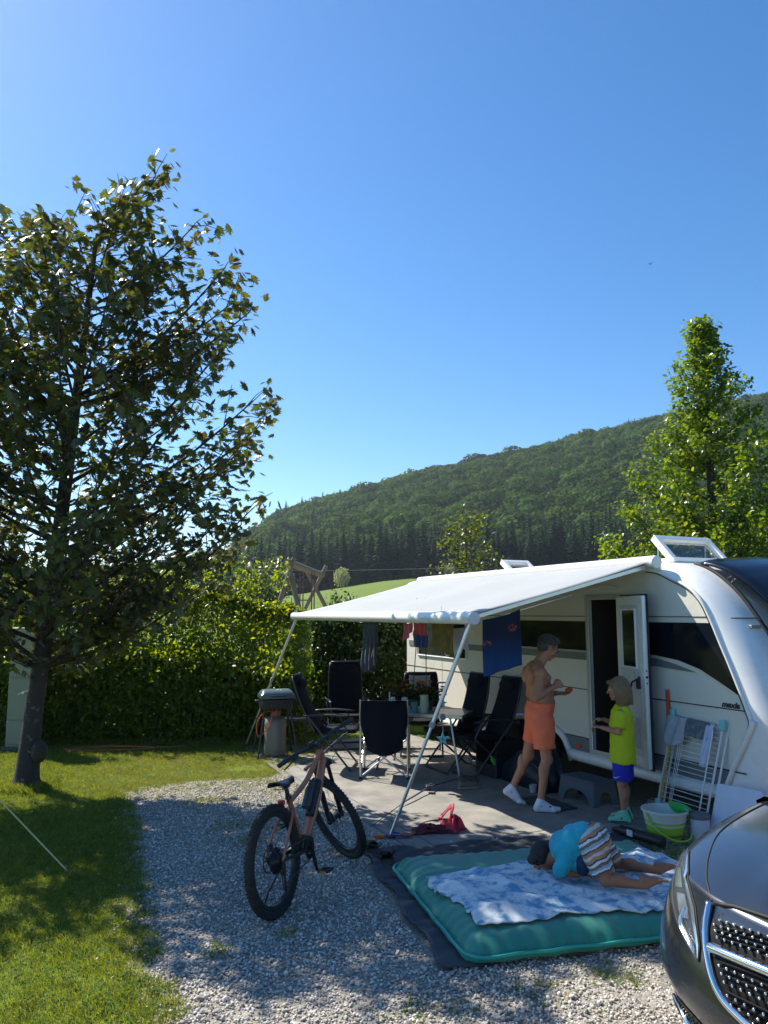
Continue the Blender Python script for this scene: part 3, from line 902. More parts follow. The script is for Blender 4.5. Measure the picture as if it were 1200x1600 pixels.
# wheel arch moulding
m = MB(); m.tube([V(x, -.02, z) for x, z in [(-1.97, .31)] + arch[1:-1] + [(-.36, .30)]], .038, 10, smooth=4); m.build('wheel_arch', white_p, cv, ang=180)
for yy in (1.18,):
    MB().box((-1.15, .33, .58), (1.5, .02, .5)).build('wheel_box', blackp, cv)
for yy in (.14, 2.2):
    wl = MB(T(-1.15, yy, .335) @ RX(PI / 2)); wl.lathe([(.20, -.09), (.30, -.095), (.33, -.06), (.335, 0), (.33, .06), (.30, .095), (.20, .09)], 36, cap=False)
    w_ = wl.build('wheel', rubber, cv)
    rm = MB(T(-1.15, yy, .335) @ RX(PI / 2)); rm.lathe([(.21, .075), (.205, .03), (.19, .02), (.06, .045), (.05, .06), (.0, .06)], 30)
    rm.build('rim', alu, w_)
# window band left of the doorway, and the pointed one running to the nose
def flat_xz(nm, poly, matr, y0=-.002, y1=-.012, par=None):
    return MB().prism(poly, -y0, -y1, RX(PI / 2)).build(nm, matr, par or cv, ang=0)
grey2 = mat('grey_line', (.42, .44, .45), .4)
w1 = flat_xz('window', [(-2.2, 1.535), (-.055, 1.535), (-.055, 1.858), (-2.2, 1.858)], darkgl)
w2 = flat_xz('window', [(.555, 1.545), (1.0, 1.535), (1.30, 1.50), (1.55, 1.435), (1.78, 1.33), (1.975, 1.235), (1.99, 1.25), (1.90, 1.44), (1.82, 1.605), (1.705, 1.86), (.555, 1.86)], darkgl)
flat_xz('window_line', [(-2.2, 1.515), (-.055, 1.515), (-.055, 1.535), (-2.2, 1.535)], grey2)
flat_xz('stripe', [(-4.55, 1.43), (-.055, 1.43), (-.055, 1.512), (-4.55, 1.512)], grey_p)
flat_xz('stripe', [(.555, 1.44), (1.02, 1.425), (1.35, 1.405), (1.50, 1.40), (1.24, 1.465), (1.0, 1.505), (.555, 1.515)], grey_p)
# rear side window with frame
w3 = flat_xz('window', [(-4.2, 1.31), (-2.75, 1.31), (-2.75, 1.84), (-4.2, 1.84)], darkgl)
m = MB()
for a, b in (((-4.24, 1.29), (-2.71, 1.29)), ((-4.24, 1.86), (-2.71, 1.86)), ((-4.24, 1.29), (-4.24, 1.86)), ((-2.71, 1.29), (-2.71, 1.86))):
    m.tube([V(a[0], -.014, a[1]), V(b[0], -.014, b[1])], .012, 6)
m.build('window_frame', white_p, w3)
# doorway: frame, dark inside
fr = MB()
fr.prism([(-.055, .42), (.555, .42), (.555, 2.15), (-.055, 2.15)], .0, .022, RX(PI / 2), [[(0.005, .475), (.495, .475), (.495, 2.095), (.005, 2.095)]])
fr.build('door_frame', mat('door_frame', (.50, .52, .53), .35, metal=.4), cv, bevel=.008)
rm = MB()
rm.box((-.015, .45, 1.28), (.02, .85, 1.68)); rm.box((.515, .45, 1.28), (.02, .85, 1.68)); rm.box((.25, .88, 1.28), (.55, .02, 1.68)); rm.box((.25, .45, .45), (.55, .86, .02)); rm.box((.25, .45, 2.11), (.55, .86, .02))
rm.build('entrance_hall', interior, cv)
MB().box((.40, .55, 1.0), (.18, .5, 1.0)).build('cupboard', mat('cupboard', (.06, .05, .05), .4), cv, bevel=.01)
MB().tube([V(.3, .868, 1.93), V(.3, .858, 1.93)], .075, 20).build('round_lamp', mat('lamp_dial', (.10, .13, .15), .3), cv)
hk = MB(); hk.tube([V(.22, .86, 1.42), V(.22, .80, 1.43), V(.24, .80, 1.37)], .008, 6); hk.tube([V(.18, .80, 1.40), V(.27, .80, 1.38)], .008, 6); hk.build('wall_hook', alu, cv)
# open door folded back against the side (hinge x=.52)
al = R(15); Dm = T(.53, -.03, 0) @ RZ(-al)
dw = .56
dr = MB(Dm); dr.prism([(.0, .455), (dw, .455), (dw, 2.125), (.0, 2.125)], .0, .045, RX(PI / 2))
door = dr.build('door', white_p, cv, bevel=.014, seg=3)
MB(Dm).prism([(.0, .44), (dw + .018, .44), (dw + .018, 2.14), (.0, 2.14)], -.014, .0, RX(PI / 2)).build('door_seal', rubber, door, bevel=.006)
MB(Dm).prism([(.09, .56), (dw - .075, .56), (dw - .075, 2.03), (.09, 2.03)], .046, .052, RX(PI / 2)).build('inner_panel', mat('door_lining', (.62, .63, .62), .5), door, bevel=.004)
MB(Dm).prism([(.16, 1.42), (dw - .13, 1.42), (dw - .13, 1.98), (.16, 1.98)], .053, .060, RX(PI / 2)).build('window', darkgl, door, bevel=.004)
fm = MB(Dm)
for a, b in (((.15, 1.41), (dw - .12, 1.41)), ((.15, 1.99), (dw - .12, 1.99)), ((.15, 1.41), (.15, 1.99)), ((dw - .12, 1.41), (dw - .12, 1.99))):
    fm.tube([V(a[0], -.06, a[1]), V(b[0], -.06, b[1])], .012, 6)
fm.build('window_frame', white_p, door)
hd = MB(Dm); hd.box((dw - .10, -.062, 1.27), (.05, .03, .12)); hd.tube([V(dw - .10, -.08, 1.30), V(dw - .16, -.10, 1.27), V(dw - .2, -.09, 1.22)], .010, 8, smooth=3); hd.build('door_handle', blackp, door, bevel=.006)
lk = MB(Dm); lk.box((dw - .10, -.08, 1.33), (.03, .03, .03)); lk.tube([V(dw - .1, -.08, 1.36), V(dw - .1, -.10, 1.38)], .012, 8); lk.build('door_lock', alu, door)
eb = MB(Dm)
for z_ in (1.39, 1.33, 1.27): eb.tube([V(dw - .003, -.024, z_), V(dw + .004, -.024, z_)], .008 if z_ != 1.33 else .013, 8)
eb.build('latch_plate', blackp, door)
MB(Dm).box((.28, -.056, .78), (.34, .02, .30)).build('door_bin', mat('door_bin', (.45, .47, .48), .5), door, bevel=.01)
# vent above the doorway, marker lamps, nose handle, badge
m = MB(); m.prism([(-.02, 2.205), (.50, 2.205), (.42, 2.245), (.24, 2.26), (.06, 2.245)], .0, .018, RX(PI / 2)); m.build('vent_hood', cream, cv, bevel=.005)
red = mat('marker_orange', (.75, .10, .03), .25, coat=.5)
for x_ in (-.25, -4.3): MB().box((x_, -.014, .47), (.09, .02, .035)).build('marker_lamp', red, cv, bevel=.006)
MB().box((1.955, .255, 1.83), (.05, .12, .03), ).build('position_lamp', mat('lamp_grey', (.25, .27, .28), .3), cv, bevel=.004)
def front_pt(y_, z_):
    zs = [p[1] for p in PB][::-1]; xs = [p[0] for p in PB][::-1]
    return float(np.interp(z_, zs, xs))
m = MB(); m.tube([V(2.14, .03, 1.095), V(2.22, .10, 1.10), V(2.36, .26, 1.10), V(2.43, .9, 1.10), V(2.43, 1.5, 1.10)], .010, 6, smooth=3); m.build('nose_seam', seam_m, cv, ang=180)
m = MB(); m.tube([V(1.86, .08, 1.905), V(1.90, .22, 1.905), V(1.925, .34, 1.905)], .006, 6, smooth=3); m.build('nose_seam', seam_m, cv, ang=180)
m = MB(); m.tube([V(2.20, .06, 1.06), V(2.30, .14, 1.045), V(2.42, .26, 1.04), V(2.47, .45, 1.04)], [.014, .026, .026, .014], 8, smooth=3); m.build('grab_handle', alu, cv, ang=180)
m = MB(); m.tube([V(2.12, -.012, 1.03), V(2.02, -.02, .84), V(1.86, -.02, .56), V(1.76, -.016, .36)], .026, 10, smooth=4, flat=.8); m.build('corner_trim', white_p, cv, ang=180)
# letters on the side
def text_mesh(body, size, M, matr, name, par, ext=.0012, shear=0, sx=1.0, bold=0):
    cu = bpy.data.curves.new(name, 'FONT'); cu.body = body; cu.size = size; cu.extrude = ext; cu.shear = shear; cu.align_x = 'LEFT'; cu.offset = bold
    to = bpy.data.objects.new(name, cu)
    me = bpy.data.meshes.new_from_object(to)
    bpy.data.objects.remove(to); bpy.data.curves.remove(cu)
    me.transform(M @ SC(sx, 1, 1)); me.materials.clear(); me.materials.append(matr)
    o = bpy.data.objects.new(name, me); COL.objects.link(o); o.parent = par
    return o
text_mesh('maxia', .072, T(1.775, -.004, 1.120) @ RX(PI / 2), seam_m, 'model_lettering', cv, shear=.3, sx=1.15, bold=.003)
# roof hatches, tilted open
def hatch(x_hinge, z_hinge, x_top, z_top, y0, y1, nm):
    d = V(x_top - x_hinge, 0, z_top - z_hinge); L_ = d.length; th = math.atan2(d.z, d.x)
    M = T(x_hinge, y0, z_hinge) @ RY(-th)
    w = y1 - y0
    f = MB(M); e = .062
    f.prism([(0, 0), (L_, 0), (L_, w), (0, w)], -.045, .03, None, [[(e, e), (L_ - e, e), (L_ - e, w - e), (e, w - e)]])
    h = f.build(nm, white_p, cv, bevel=.008)
    MB(M).prism([(e, e), (L_ - e, e), (L_ - e, w - e), (e, w - e)], .0, .006).build('pane', clear, h, ang=0)
    s_ = MB()
    for yy in (y0 + .06, y1 - .06): s_.tube([V(x_top + .03, yy, z_top - .04), V(x_top + .02, yy, z_hinge - .02)], .008, 6)
    s_.build('stay', alu, h)
    b_ = MB(); b_.prism([(min(x_top, x_hinge) - .06, y0 - .04), (x_hinge + .05, y0 - .04), (x_hinge + .05, y1 + .04), (min(x_top, x_hinge) - .06, y1 + .04)], 2.49, 2.53)
    b_.build('hatch_base', white_p, cv, bevel=.008)
hatch(.80, 2.47, .50, 2.77, .48, 1.30, 'roof_hatch')
hatch(-2.42, 2.50, -2.72, 2.70, .60, 1.08, 'roof_hatch')
# tinted nose window swung up on its stays
m = MB()
hp = [(1.30, 2.44), (1.45, 2.40), (1.62, 2.33), (1.82, 2.20), (2.02, 2.02), (2.18, 1.84), (2.30, 1.66), (2.36, 1.50)]
def pf(u_, v_):
    t = v_ * (len(hp) - 1); i = min(int(t), len(hp) - 2); t -= i
    x = hp[i][0] * (1 - t) + hp[i + 1][0] * t; z = hp[i][1] * (1 - t) + hp[i + 1][1] * t
    yy = .34 + 1.68 * u_
    b = math.sin(PI * u_)
    return (x + .05 * b + .05 * v_, yy, z + .07 * b ** .6 + .05 * v_)
m.grid(18, 22, pf)
nw = m.build('nose_window', mat('tinted_nose_window', (.004, .008, .020), .16, var=.1, scale=1.2, coat=0, spec=.35), cv, ang=180, solid=.025)
for yy in (.40, 1.96):
    for a_, b__ in (((1.48, 2.25), (1.62, 2.30)), ((1.56, 2.20), (1.66, 2.28)), ((1.95, 1.82), (2.24, 1.78))):
        MB().tube([V(a_[0], yy, a_[1]), V(b__[0], yy, b__[1])], .009, 6).build('window_stay', alu, cv)

m = MB(); q = [V(x - .02, .36, z - .03) for x, z in PB[2:8]]; m.tube([p + V(.035, 0, .035) for p in q], .018, 6, smooth=3); m.build('window_gasket', rubber, cv, ang=180)
# drawbar in front, corner steady legs
m = MB()
for yy in (.75, 1.6): m.tube([V(2.2, yy, .42), V(3.35, 1.18, .42)], .035, 8)
m.build('drawbar', alu, cv)
m = MB(); m.tube([V(3.3, 1.18, .42), V(3.55, 1.18, .45)], [.04, .05], 10); m.tube([V(3.05, 1.18, .9), V(3.05, 1.18, .1)], .024, 10); m.ell((3.05, 1.18, .09), (.09, .05, .09)); m.build('jockey_wheel', blackp, cv)
for x_ in (-4.2, 1.45):
    m = MB(); m.tube([V(x_, .35, .36), V(x_ + .25, .35, .02)], .02, 8); m.box((x_ + .26, .35, .012), (.14, .1, .016)); m.build('steady_leg', alu, cv)

# ================================================================== awning
fab = None
m_, nt, b = new_mat('awning_fabric'); N = nt.nodes; L = nt.links
tc = N.new('ShaderNodeTexCoord'); wv = N.new('ShaderNodeTexWave'); wv.wave_type = 'BANDS'; wv.bands_direction = 'X'; wv.inputs['Scale'].default_value = .55; wv.inputs['Distortion'].default_value = .15
L.new(tc.outputs['Object'], wv.inputs['Vector'])
nz_ = N.new('ShaderNodeTexNoise'); nz_.inputs['Scale'].default_value = 2.2; nz_.inputs['Detail'].default_value = 8; L.new(tc.outputs['Object'], nz_.inputs['Vector'])
mx = N.new('ShaderNodeMix'); mx.data_type = 'RGBA'; mx.inputs['A'].default_value = (.34, .355, .355, 1); mx.inputs['B'].default_value = (.41, .42, .415, 1)
L.new(nz_.outputs['Fac'], mx.inputs['Factor']); L.new(mx.outputs['Result'], b.inputs['Base Color']); b.inputs['Roughness'].default_value = .55
tb = N.new('ShaderNodeBsdfTranslucent'); tb.inputs[0].default_value = (.35, .36, .36, 1)
ms = N.new('ShaderNodeMixShader'); ms.inputs[0].default_value = .06
L.new(b.outputs[0], ms.inputs[1]); L.new(tb.outputs[0], ms.inputs[2]); L.new(ms.outputs[0], N['Material Output'].inputs[0])
fabric = m_
AX0, AX1, AO = -3.97, 1.05, -2.13
aw = thing('awning', 'white roll-out awning with a pale front rail, fixed along the caravan roof', 'awning', M=CF)
def roof(u_, v_):
    x = AX0 + (AX1 - AX0) * u_; y_ = -.09 + (AO + .09) * v_
    z = 2.455 + (1.945 - 2.455) * v_ - .035 * math.sin(PI * v_) * (.5 + .5 * math.sin(PI * u_)) - .012 * math.sin(u_ * 19) * math.sin(PI * v_)
    return (x, y_, z)
MB().grid(40, 16, roof).build('fabric_roof', fabric, aw, ang=180, solid=.004)
fr = MB(); fr.tube([V(AX0 - .03, AO - .03, 1.905), V(AX1 + .03, AO - .03, 1.905)], .055, 14); fr.build('front_rail', white_p, aw)
for x_ in (AX0 - .045, AX1 + .045): MB().tube([V(x_ - .018, AO - .03, 1.905), V(x_ + .018, AO - .03, 1.905)], .058, 14).build('end_cap', mat('cap_grey', (.55, .57, .58), .4), aw, bevel=.006)
cs = MB(); cs.tube([V(AX0 - .05, -.075, 2.462), V(AX1 + .05, -.075, 2.462)], .058, 12); cs.build('cassette', white_p, aw)
ec = MB(); ec.tube([V(AX1 + .05, -.08, 2.455), V(AX1 + .10, -.08, 2.45)], .066, 14); ec.build('end_cap', white_p, aw, bevel=.01)
for x_ in (AX0 + .12, AX1 - .04):
    m = MB(); m.box((0, 0, 0), (.022, 2.02, .034), T(x_, -1.09, 2.165) @ RX(math.atan2(.50, 2.02) * 1)); m.build('side_arm', alu, aw)
for (a, b_) in ((V(AX1 - .03, AO - .02, 1.86), V(.585, -2.73, 0.02)), (V(AX0 + .02, AO - .02, 1.86), V(-4.611, -2.68, .02))):
    m = MB(); mid = a.lerp(b_, .48); m.tube([a, mid], .020, 10, caps=True); m.tube([mid, b_], .0155, 10); pole = m.build('support_pole', alu, aw)
    MB().tube([mid + (a - b_) * .012, mid - (a - b_) * .012], .027, 10).build('clamp', mat('clamp', (.3, .31, .32), .4), pole)
    f = MB(); f.box((b_.x, b_.y, .012), (.09, .07, .02)); f.build('foot', blackp, pole, bevel=.006)
# garland of driftwood and stars hanging from the awning edge
def star(m, c, r, M=None, th=.008, tilt=0):
    pts = [(r * (1 if i % 2 == 0 else .42) * math.sin(i * PI / 5 + tilt), r * (1 if i % 2 == 0 else .42) * math.cos(i * PI / 5 + tilt)) for i in range(10)]
    m.prism(pts, -th / 2, th / 2, T(*c) @ RX(PI / 2), None if r < .05 else [[(.28 * x, .28 * y) for x, y in pts][::-1]])
gl = thing('driftwood_garland', 'hanging string of driftwood pieces and turquoise stars beside the near awning pole', 'garland', (.57, 7.72, .55))
gy = 7.72
m = MB(T(-.57, -gy, -.55)); m.tube([V(.57, gy, 2.02), V(.575, gy, .72)], .002, 4); m.build('string', mat('string', (.5, .48, .42), .9), gl)
dwm = mat('driftwood', (.16, .20, .20), .8, var=.4, scale=20); brn = mat('driftwood_brown', (.17, .07, .06), .8, var=.3)
tq = mat('turquoise_wood', (.16, .42, .46), .6, var=.2, scale=15)
for z_, w_, th_, mm in ((1.275, .052, .010, dwm), (1.235, .022, .010, brn), (1.21, .026, .011, brn), (1.19, .034, .012, brn), (1.16, .042, .011, dwm), (.965, .022, .012, dwm), (.945, .030, .014, dwm), (.925, .028, .013, dwm), (.885, .048, .008, dwm), (.862, .055, .008, brn)):
    q = MB(T(-.57, -gy, -.55)); q.tube([V(.575 - w_, gy, z_ + .002), V(.573, gy + .004, z_ - .002), V(.575 + w_, gy, z_ + .001)], [th_ * .6, th_, th_ * .5], 7); q.build('driftwood_piece', mm, gl)
q = MB(T(-.57, -gy, -.55)); star(q, (.578, gy, 1.08), .042, tilt=.2); q.build('small_star', tq, gl)
q = MB(T(-.57, -gy, -.55)); star(q, (.572, gy, .735), .068, th=.014); q.build('big_star', tq, gl)

# ================================================================== laundry
def cloth_mat(name, col, fn=None, rough=.85):
    return mat(name, col, rough, var=.18, scale=9, bump=.25, bscale=220, sheen=.2)
def hang(name, label, cat, p0, p1, drop, cols, folds=5, amp=.02, shape=None, nx=34, ny=26, tw=0, group='laundry hanging under the awning', thick=.004):
    """cloth hung between p0 and p1 (world), falling by drop; shape(u,v)-> x shift"""
    p0, p1 = Vector(p0), Vector(p1); d = p1 - p0; nrm = Vector((-d.y, d.x, 0)).normalized()
    o = p0.copy(); rr = random.Random(hash(name + label) % 1000 if False else len(label) * 7)
    ph = rr.uniform(0, 6)
    def f(u_, v_):
        sx = shape(u_, v_) if shape else u_
        dz = drop(u_) if callable(drop) else drop
        p = p0 + d * sx - V(0, 0, dz * v_ + .012 * math.sin(PI * u_) * (1 - v_))
        a = amp * (.35 + v_) * (math.sin(u_ * folds * 2 * PI + ph + v_ * 1.2) + .5 * math.sin(u_ * folds * 3.7 + v_ * 4))
        return tuple(p + nrm * a - o)
    b_ = MB().grid(nx, ny, f).build(name, cols, ang=180, solid=thick, loc=tuple(o))
    return tag(b_, label, cat, group)
def awl(x, y=-2.05, z=1.86): return C(x, y, z)
# rope along the rail and short rope at the near end
ln = MB(T(*[-c for c in C(-1, -2.0, 1.88)])); ln.tube([C(-3.8, -2.0, 1.86), C(-1.5, -2.0, 1.845), C(1.0, -2.0, 1.865)], .003, 5, smooth=4); ln.tube([C(.98, -2.0, 1.875), C(.98, -1.0, 2.12)], .003, 5)
tag(ln.build('clothes_line', mat('line_white', (.6, .6, .58), .8), ang=180, loc=C(-1, -2.0, 1.88)), 'thin clothes line tied under the awning front rail', 'clothes line')
# navy towel with orange lettering and gradient to blue
m_, nt, b = new_mat('blue_towel'); N = nt.nodes; L = nt.links
tc = N.new('ShaderNodeTexCoord'); sp = N.new('ShaderNodeSeparateXYZ'); L.new(tc.outputs['Object'], sp.inputs[0])
cr = N.new('ShaderNodeValToRGB'); mr = N.new('ShaderNodeMapRange'); mr.inputs['From Min'].default_value = -.52; mr.inputs['From Max'].default_value = -.12
L.new(sp.outputs['Z'], mr.inputs['Value']); L.new(mr.outputs[0], cr.inputs[0])
cr.color_ramp.elements[0].color = (.006, .055, .17, 1); cr.color_ramp.elements[1].color = (.002, .004, .018, 1)
L.new(cr.outputs[0], b.inputs['Base Color']); b.inputs['Roughness'].default_value = .9; towel_m = m_
tw_ = hang('blue_towel', 'navy to blue beach towel with orange print hanging at the near awning corner', 'towel', C(1.02, -2.02, 1.89), C(1.02, -1.62, 1.985), .50, towel_m, folds=2.2, amp=.010)
pd = (Vector(C(1.02, -1.62, 1.985)) - Vector(C(1.02, -2.02, 1.89)))
def print_patch(nt, base_out, centre, rx, rz, col, seed):
    """blocky brush lettering printed in one patch of the cloth"""
    N = nt.nodes; L = nt.links
    tc = N.new('ShaderNodeTexCoord'); mp = N.new('ShaderNodeMapping'); mp.inputs['Location'].default_value = (-centre[0] / rx, -centre[1] / rx, -centre[2] / rz); mp.inputs['Scale'].default_value = (1 / rx, 1 / rx, 1 / rz)
    L.new(tc.outputs['Object'], mp.inputs[0])
    ln_ = N.new('ShaderNodeVectorMath'); ln_.operation = 'LENGTH'; L.new(mp.outputs[0], ln_.inputs[0])
    lt = N.new('ShaderNodeMath'); lt.operation = 'LESS_THAN'; lt.inputs[1].default_value = 1.0; L.new(ln_.outputs['Value'], lt.inputs[0])
    vo = N.new('ShaderNodeTexVoronoi'); vo.distance = 'CHEBYCHEV'; vo.feature = 'F1'; vo.inputs['Scale'].default_value = 75 + seed; L.new(tc.outputs['Object'], vo.inputs['Vector'])
    gt = N.new('ShaderNodeMath'); gt.operation = 'LESS_THAN'; gt.inputs[1].default_value = .30; L.new(vo.outputs['Distance'], gt.inputs[0])
    ml = N.new('ShaderNodeMath'); ml.operation = 'MULTIPLY'; L.new(lt.outputs[0], ml.inputs[0]); L.new(gt.outputs[0], ml.inputs[1])
    mx = N.new('ShaderNodeMix'); mx.data_type = 'RGBA'; L.new(ml.outputs[0], mx.inputs['Factor']); L.new(base_out, mx.inputs['A']); mx.inputs['B'].default_value = (*col, 1)
    return mx.outputs['Result']
nt = towel_m.node_tree
o1 = print_patch(nt, cr.outputs[0], (pd.x * .05, pd.y * .05, -.205), .065, .024, (.75, .12, .02), 0)
o2 = print_patch(nt, o1, (pd.x * .78, pd.y * .78, pd.z * .78 - .15), .06, .036, (.70, .08, .02), 9)
nt.links.new(o2, b.inputs['Base Color'])
denim = cloth_mat('dark_denim', (.045, .06, .09)); char = cloth_mat('charcoal_cloth', (.045, .05, .055))
def narrow(w0, w1): return lambda u_, v_: .5 + (u_ - .5) * (w0 + (w1 - w0) * v_)
hang('dark_trousers', 'dark denim trousers hanging at the left end of the laundry', 'trousers', C(-1.72, -2.02, 1.85), C(-1.50, -2.02, 1.85), lambda u_: .48 + .12 * math.sin(u_ * 9), denim, folds=3, amp=.022, shape=narrow(1, .8), thick=.012)
hang('charcoal_shirt', 'long charcoal shirt hanging between the denim trousers and the pink shirt', 'shirt', C(-1.48, -2.03, 1.85), C(-1.27, -2.03, 1.85), lambda u_: .50 + .09 * math.cos(u_ * 5), char, folds=2.6, amp=.024, shape=narrow(1, .7), thick=.012)
hang('pink_shirt', 'small pink swim shirt hanging left of the red and blue shorts', 'shirt', C(-.62, -2.02, 1.85), C(-.40, -2.02, 1.85), lambda u_: .22 - .13 * u_, cloth_mat('pink_cloth', (.45, .08, .12)), folds=2, amp=.012, thick=.006)
sh = hang('swim_shorts', 'red and navy swim shorts hanging upside down from the front rail', 'shorts', C(-.33, -2.04, 1.855), C(-.02, -2.04, 1.855), .13, cloth_mat('red_cloth', (.40, .035, .05)), folds=2.5, amp=.010, thick=.008)
nav = cloth_mat('navy_cloth', (.010, .018, .085))
for a_, b__ in ((0.0, .47), (.53, 1.0)):
    p0 = Vector(C(-.33, -2.04, 1.855)); d = Vector(C(-.02, -2.04, 1.855)) - p0; nn = Vector((-d.y, d.x, 0)).normalized()
    def f(u_, v_, a_=a_, b__=b__, d=d, nn=nn):
        s_ = a_ + (b__ - a_) * (u_ * (1 - .06 * v_) + .03 * v_)
        return tuple(d * s_ + V(0, 0, -.128 - .125 * v_) + nn * .012 * math.sin(s_ * 15 + v_))
    MB().grid(12, 8, f).build('shorts_leg', nav, sh, ang=180, solid=.010)
hang('yellow_shirt', 'yellow and brown patterned shirt hanging right of the swim shorts', 'shirt', C(.02, -2.00, 1.86), C(.46, -2.00, 1.865), lambda u_: .24 + .1 * u_, mat('yellow_brown_cloth', (.16, .105, .02), .9, var=.9, scale=16), folds=4, amp=.018)
hang('white_cloth', 'white cloth hanging behind the yellow shirt', 'cloth', C(-.15, -1.75, 1.80), C(.30, -1.75, 1.82), lambda u_: .26 + .05 * math.sin(u_ * 6), cloth_mat('white_cloth', (.62, .64, .68)), folds=2.5, amp=.014)
# two thin cords of the rear flap seen behind
for k, (x0, z0, x1, z1, yy) in enumerate(((-1.90, 1.75, -2.02, .98, -1.2), (-1.66, 1.75, -1.66, .98, -1.2))):
    a, b_ = Vector(C(x0, yy, z0)), Vector(C(x1, yy, z1)); a2 = Vector(C(x0, yy, 2.14))
    q = MB(T(*-a)); q.tube([a2, a, b_], .006, 6)
    tag(q.build('hanging_cord', blackp, loc=tuple(a)), ['slanting black cord hanging from the awning behind the flowers', 'straight black cord hanging from the awning right of the flowers'][k], 'cord')

# ================================================================== mats on the ground
m_, nt, b = new_mat('woven_carpet'); N = nt.nodes; L = nt.links
tc = N.new('ShaderNodeTexCoord'); ns_ = N.new('ShaderNodeTexNoise'); ns_.inputs['Scale'].default_value = 2.6; ns_.inputs['Detail'].default_value = 9; ns_.inputs['Roughness'].default_value = .62
L.new(tc.outputs['Object'], ns_.inputs['Vector'])
cr = N.new('ShaderNodeValToRGB'); cr.color_ramp.elements[0].position = .32; cr.color_ramp.elements[1].position = .70; cr.color_ramp.elements[0].color = (.175, .17, .16, 1); cr.color_ramp.elements[1].color = (.325, .31, .28, 1)
L.new(ns_.outputs['Fac'], cr.inputs[0])
wv = N.new('ShaderNodeTexWave'); wv.bands_direction = 'Y'; wv.inputs['Scale'].default_value = 34; wv.inputs['Distortion'].default_value = .4; L.new(tc.outputs['Object'], wv.inputs['Vector'])
wv2 = N.new('ShaderNodeTexWave'); wv2.bands_direction = 'X'; wv2.inputs['Scale'].default_value = 1.1; wv2.inputs['Distortion'].default_value = 3; wv2.inputs['Detail'].default_value = 3; L.new(tc.outputs['Object'], wv2.inputs['Vector'])
ad = N.new('ShaderNodeMath'); ad.operation = 'MULTIPLY_ADD'; ad.inputs[1].default_value = 2.2; L.new(wv2.outputs['Fac'], ad.inputs[0]); L.new(wv.outputs['Fac'], ad.inputs[2])
bp = N.new('ShaderNodeBump'); bp.inputs['Strength'].default_value = .35; bp.inputs['Distance'].default_value = .006; L.new(ad.outputs[0], bp.inputs['Height']); L.new(bp.outputs[0], b.inputs['Normal'])
L.new(cr.outputs[0], b.inputs['Base Color']); b.inputs['Roughness'].default_value = .95
def carpet_z(x, y):
    return .012 + .006 * noise2(x, y, .25, 41) * 1.0 + .004 * np.sin(x * 9 + .6 * np.sin(y * 2)) * .5
m = MB(); cpl = [(-4.50, -2.78), (.62, -2.86)]
nx, ny = 130, 60
def cf(u_, v_):
    x = -4.5 + 5.50 * u_; y0 = -2.80 - .02 * math.sin(x * 2.1); y_ = y0 + (2.9 - .12) * v_
    if u_ > .9:
        pass
    return (x, y_, float(carpet_z(x, y_)))
m.grid(nx, ny, cf)
def cf2(u_, v_):
    x = 1.0 + .36 * u_; y_ = -1.82 + 1.80 * v_; y_ = max(y_, -2.80 + (x - 1.0) * 2.9)
    return (x, y_, float(carpet_z(x, y_)))
m.grid(10, 40, cf2)
cpt = m.build('awning_carpet', m_, ang=180, solid=.006); cpt.matrix_world = CF
tag(cpt, 'long grey woven carpet laid under the awning', 'carpet')
# darker woven border and seam lines
bd = MB()
for yy in (-2.74, -2.52):
    bd.tube([V(x, yy + .01 * math.sin(x * 2.1), float(carpet_z(x, yy)) + .004) for x in np.linspace(-4.45, .95, 60)], .006, 5, flat=.4)
bd.build('border_seam', mat('carpet_seam', (.10, .105, .11), .9), cpt, ang=180)

# dark ground sheet under the mattress
black_sheet = mat('ground_sheet', (.045, .052, .062), .75, var=.25, scale=4, bump=.35, bscale=90, dirt=(.12, .12, .115), dscale=5, dthr=.58)
SF = CF @ T(.88, -3.12, 0) @ RZ(R(-11))
def shf(u_, v_):
    x = 2.16 * u_ + .03 * math.sin(v_ * 9) * (1 - u_) + .02 * math.sin(v_ * 23) * u_
    y_ = 2.32 * v_ + .02 * math.sin(u_ * 17) * (1 - v_)
    z = .024 + .007 * math.sin(x * 16 + 3 * y_) * math.sin(y_ * 6) + .020 * abs(math.sin(v_ * 13)) * math.exp(-u_ * 18) + .020 * abs(math.sin(u_ * 10)) * math.exp(-v_ * 22) + .005 * math.sin(x * 40 + y_ * 22)
    return (x, y_, z)
gs = MB().grid(90, 80, shf).build('ground_sheet', black_sheet, ang=180, solid=.004); gs.matrix_world = SF
tag(gs, 'dark crumpled ground sheet spread on the gravel under the green mattress', 'ground sheet')

# ================================================================== mattress and blanket
MF = CF @ T(1.42, -3.10, 0) @ RZ(R(-10))
MX0, MX1, MY0, MY1 = 0.0, 1.65, 0.0, 2.05
def mat_in(x, y_):
    """distance to the mattress outline, corners rounded"""
    cx, cy = (MX0 + MX1) / 2, (MY0 + MY1) / 2; hx, hy, r_ = (MX1 - MX0) / 2, (MY1 - MY0) / 2, .10
    dx, dy = abs(x - cx) - hx + r_, abs(y_ - cy) - hy + r_
    return -(math.hypot(max(dx, 0), max(dy, 0)) + min(max(dx, dy), 0) - r_)
def mat_top(x, y_):
    d = max(0, mat_in(x, y_))
    h = .035 + .115 * (1 - math.exp(-d / .055))
    ex = min(x - MX0, MX1 - x); ey = min(y_ - MY0, MY1 - y_)
    t = x if ey < ex else y_
    fold = .014 * math.exp(-d / .15) * (abs(math.sin(t * 23 + 2 * math.sin(t * 5))) ** .7 + .5 * math.sin(t * 61))
    return h - fold * min(1, d / .02) + .006 * math.sin(x * 7) * math.sin(y_ * 6)
m = MB(); NX, NY = 150, 190
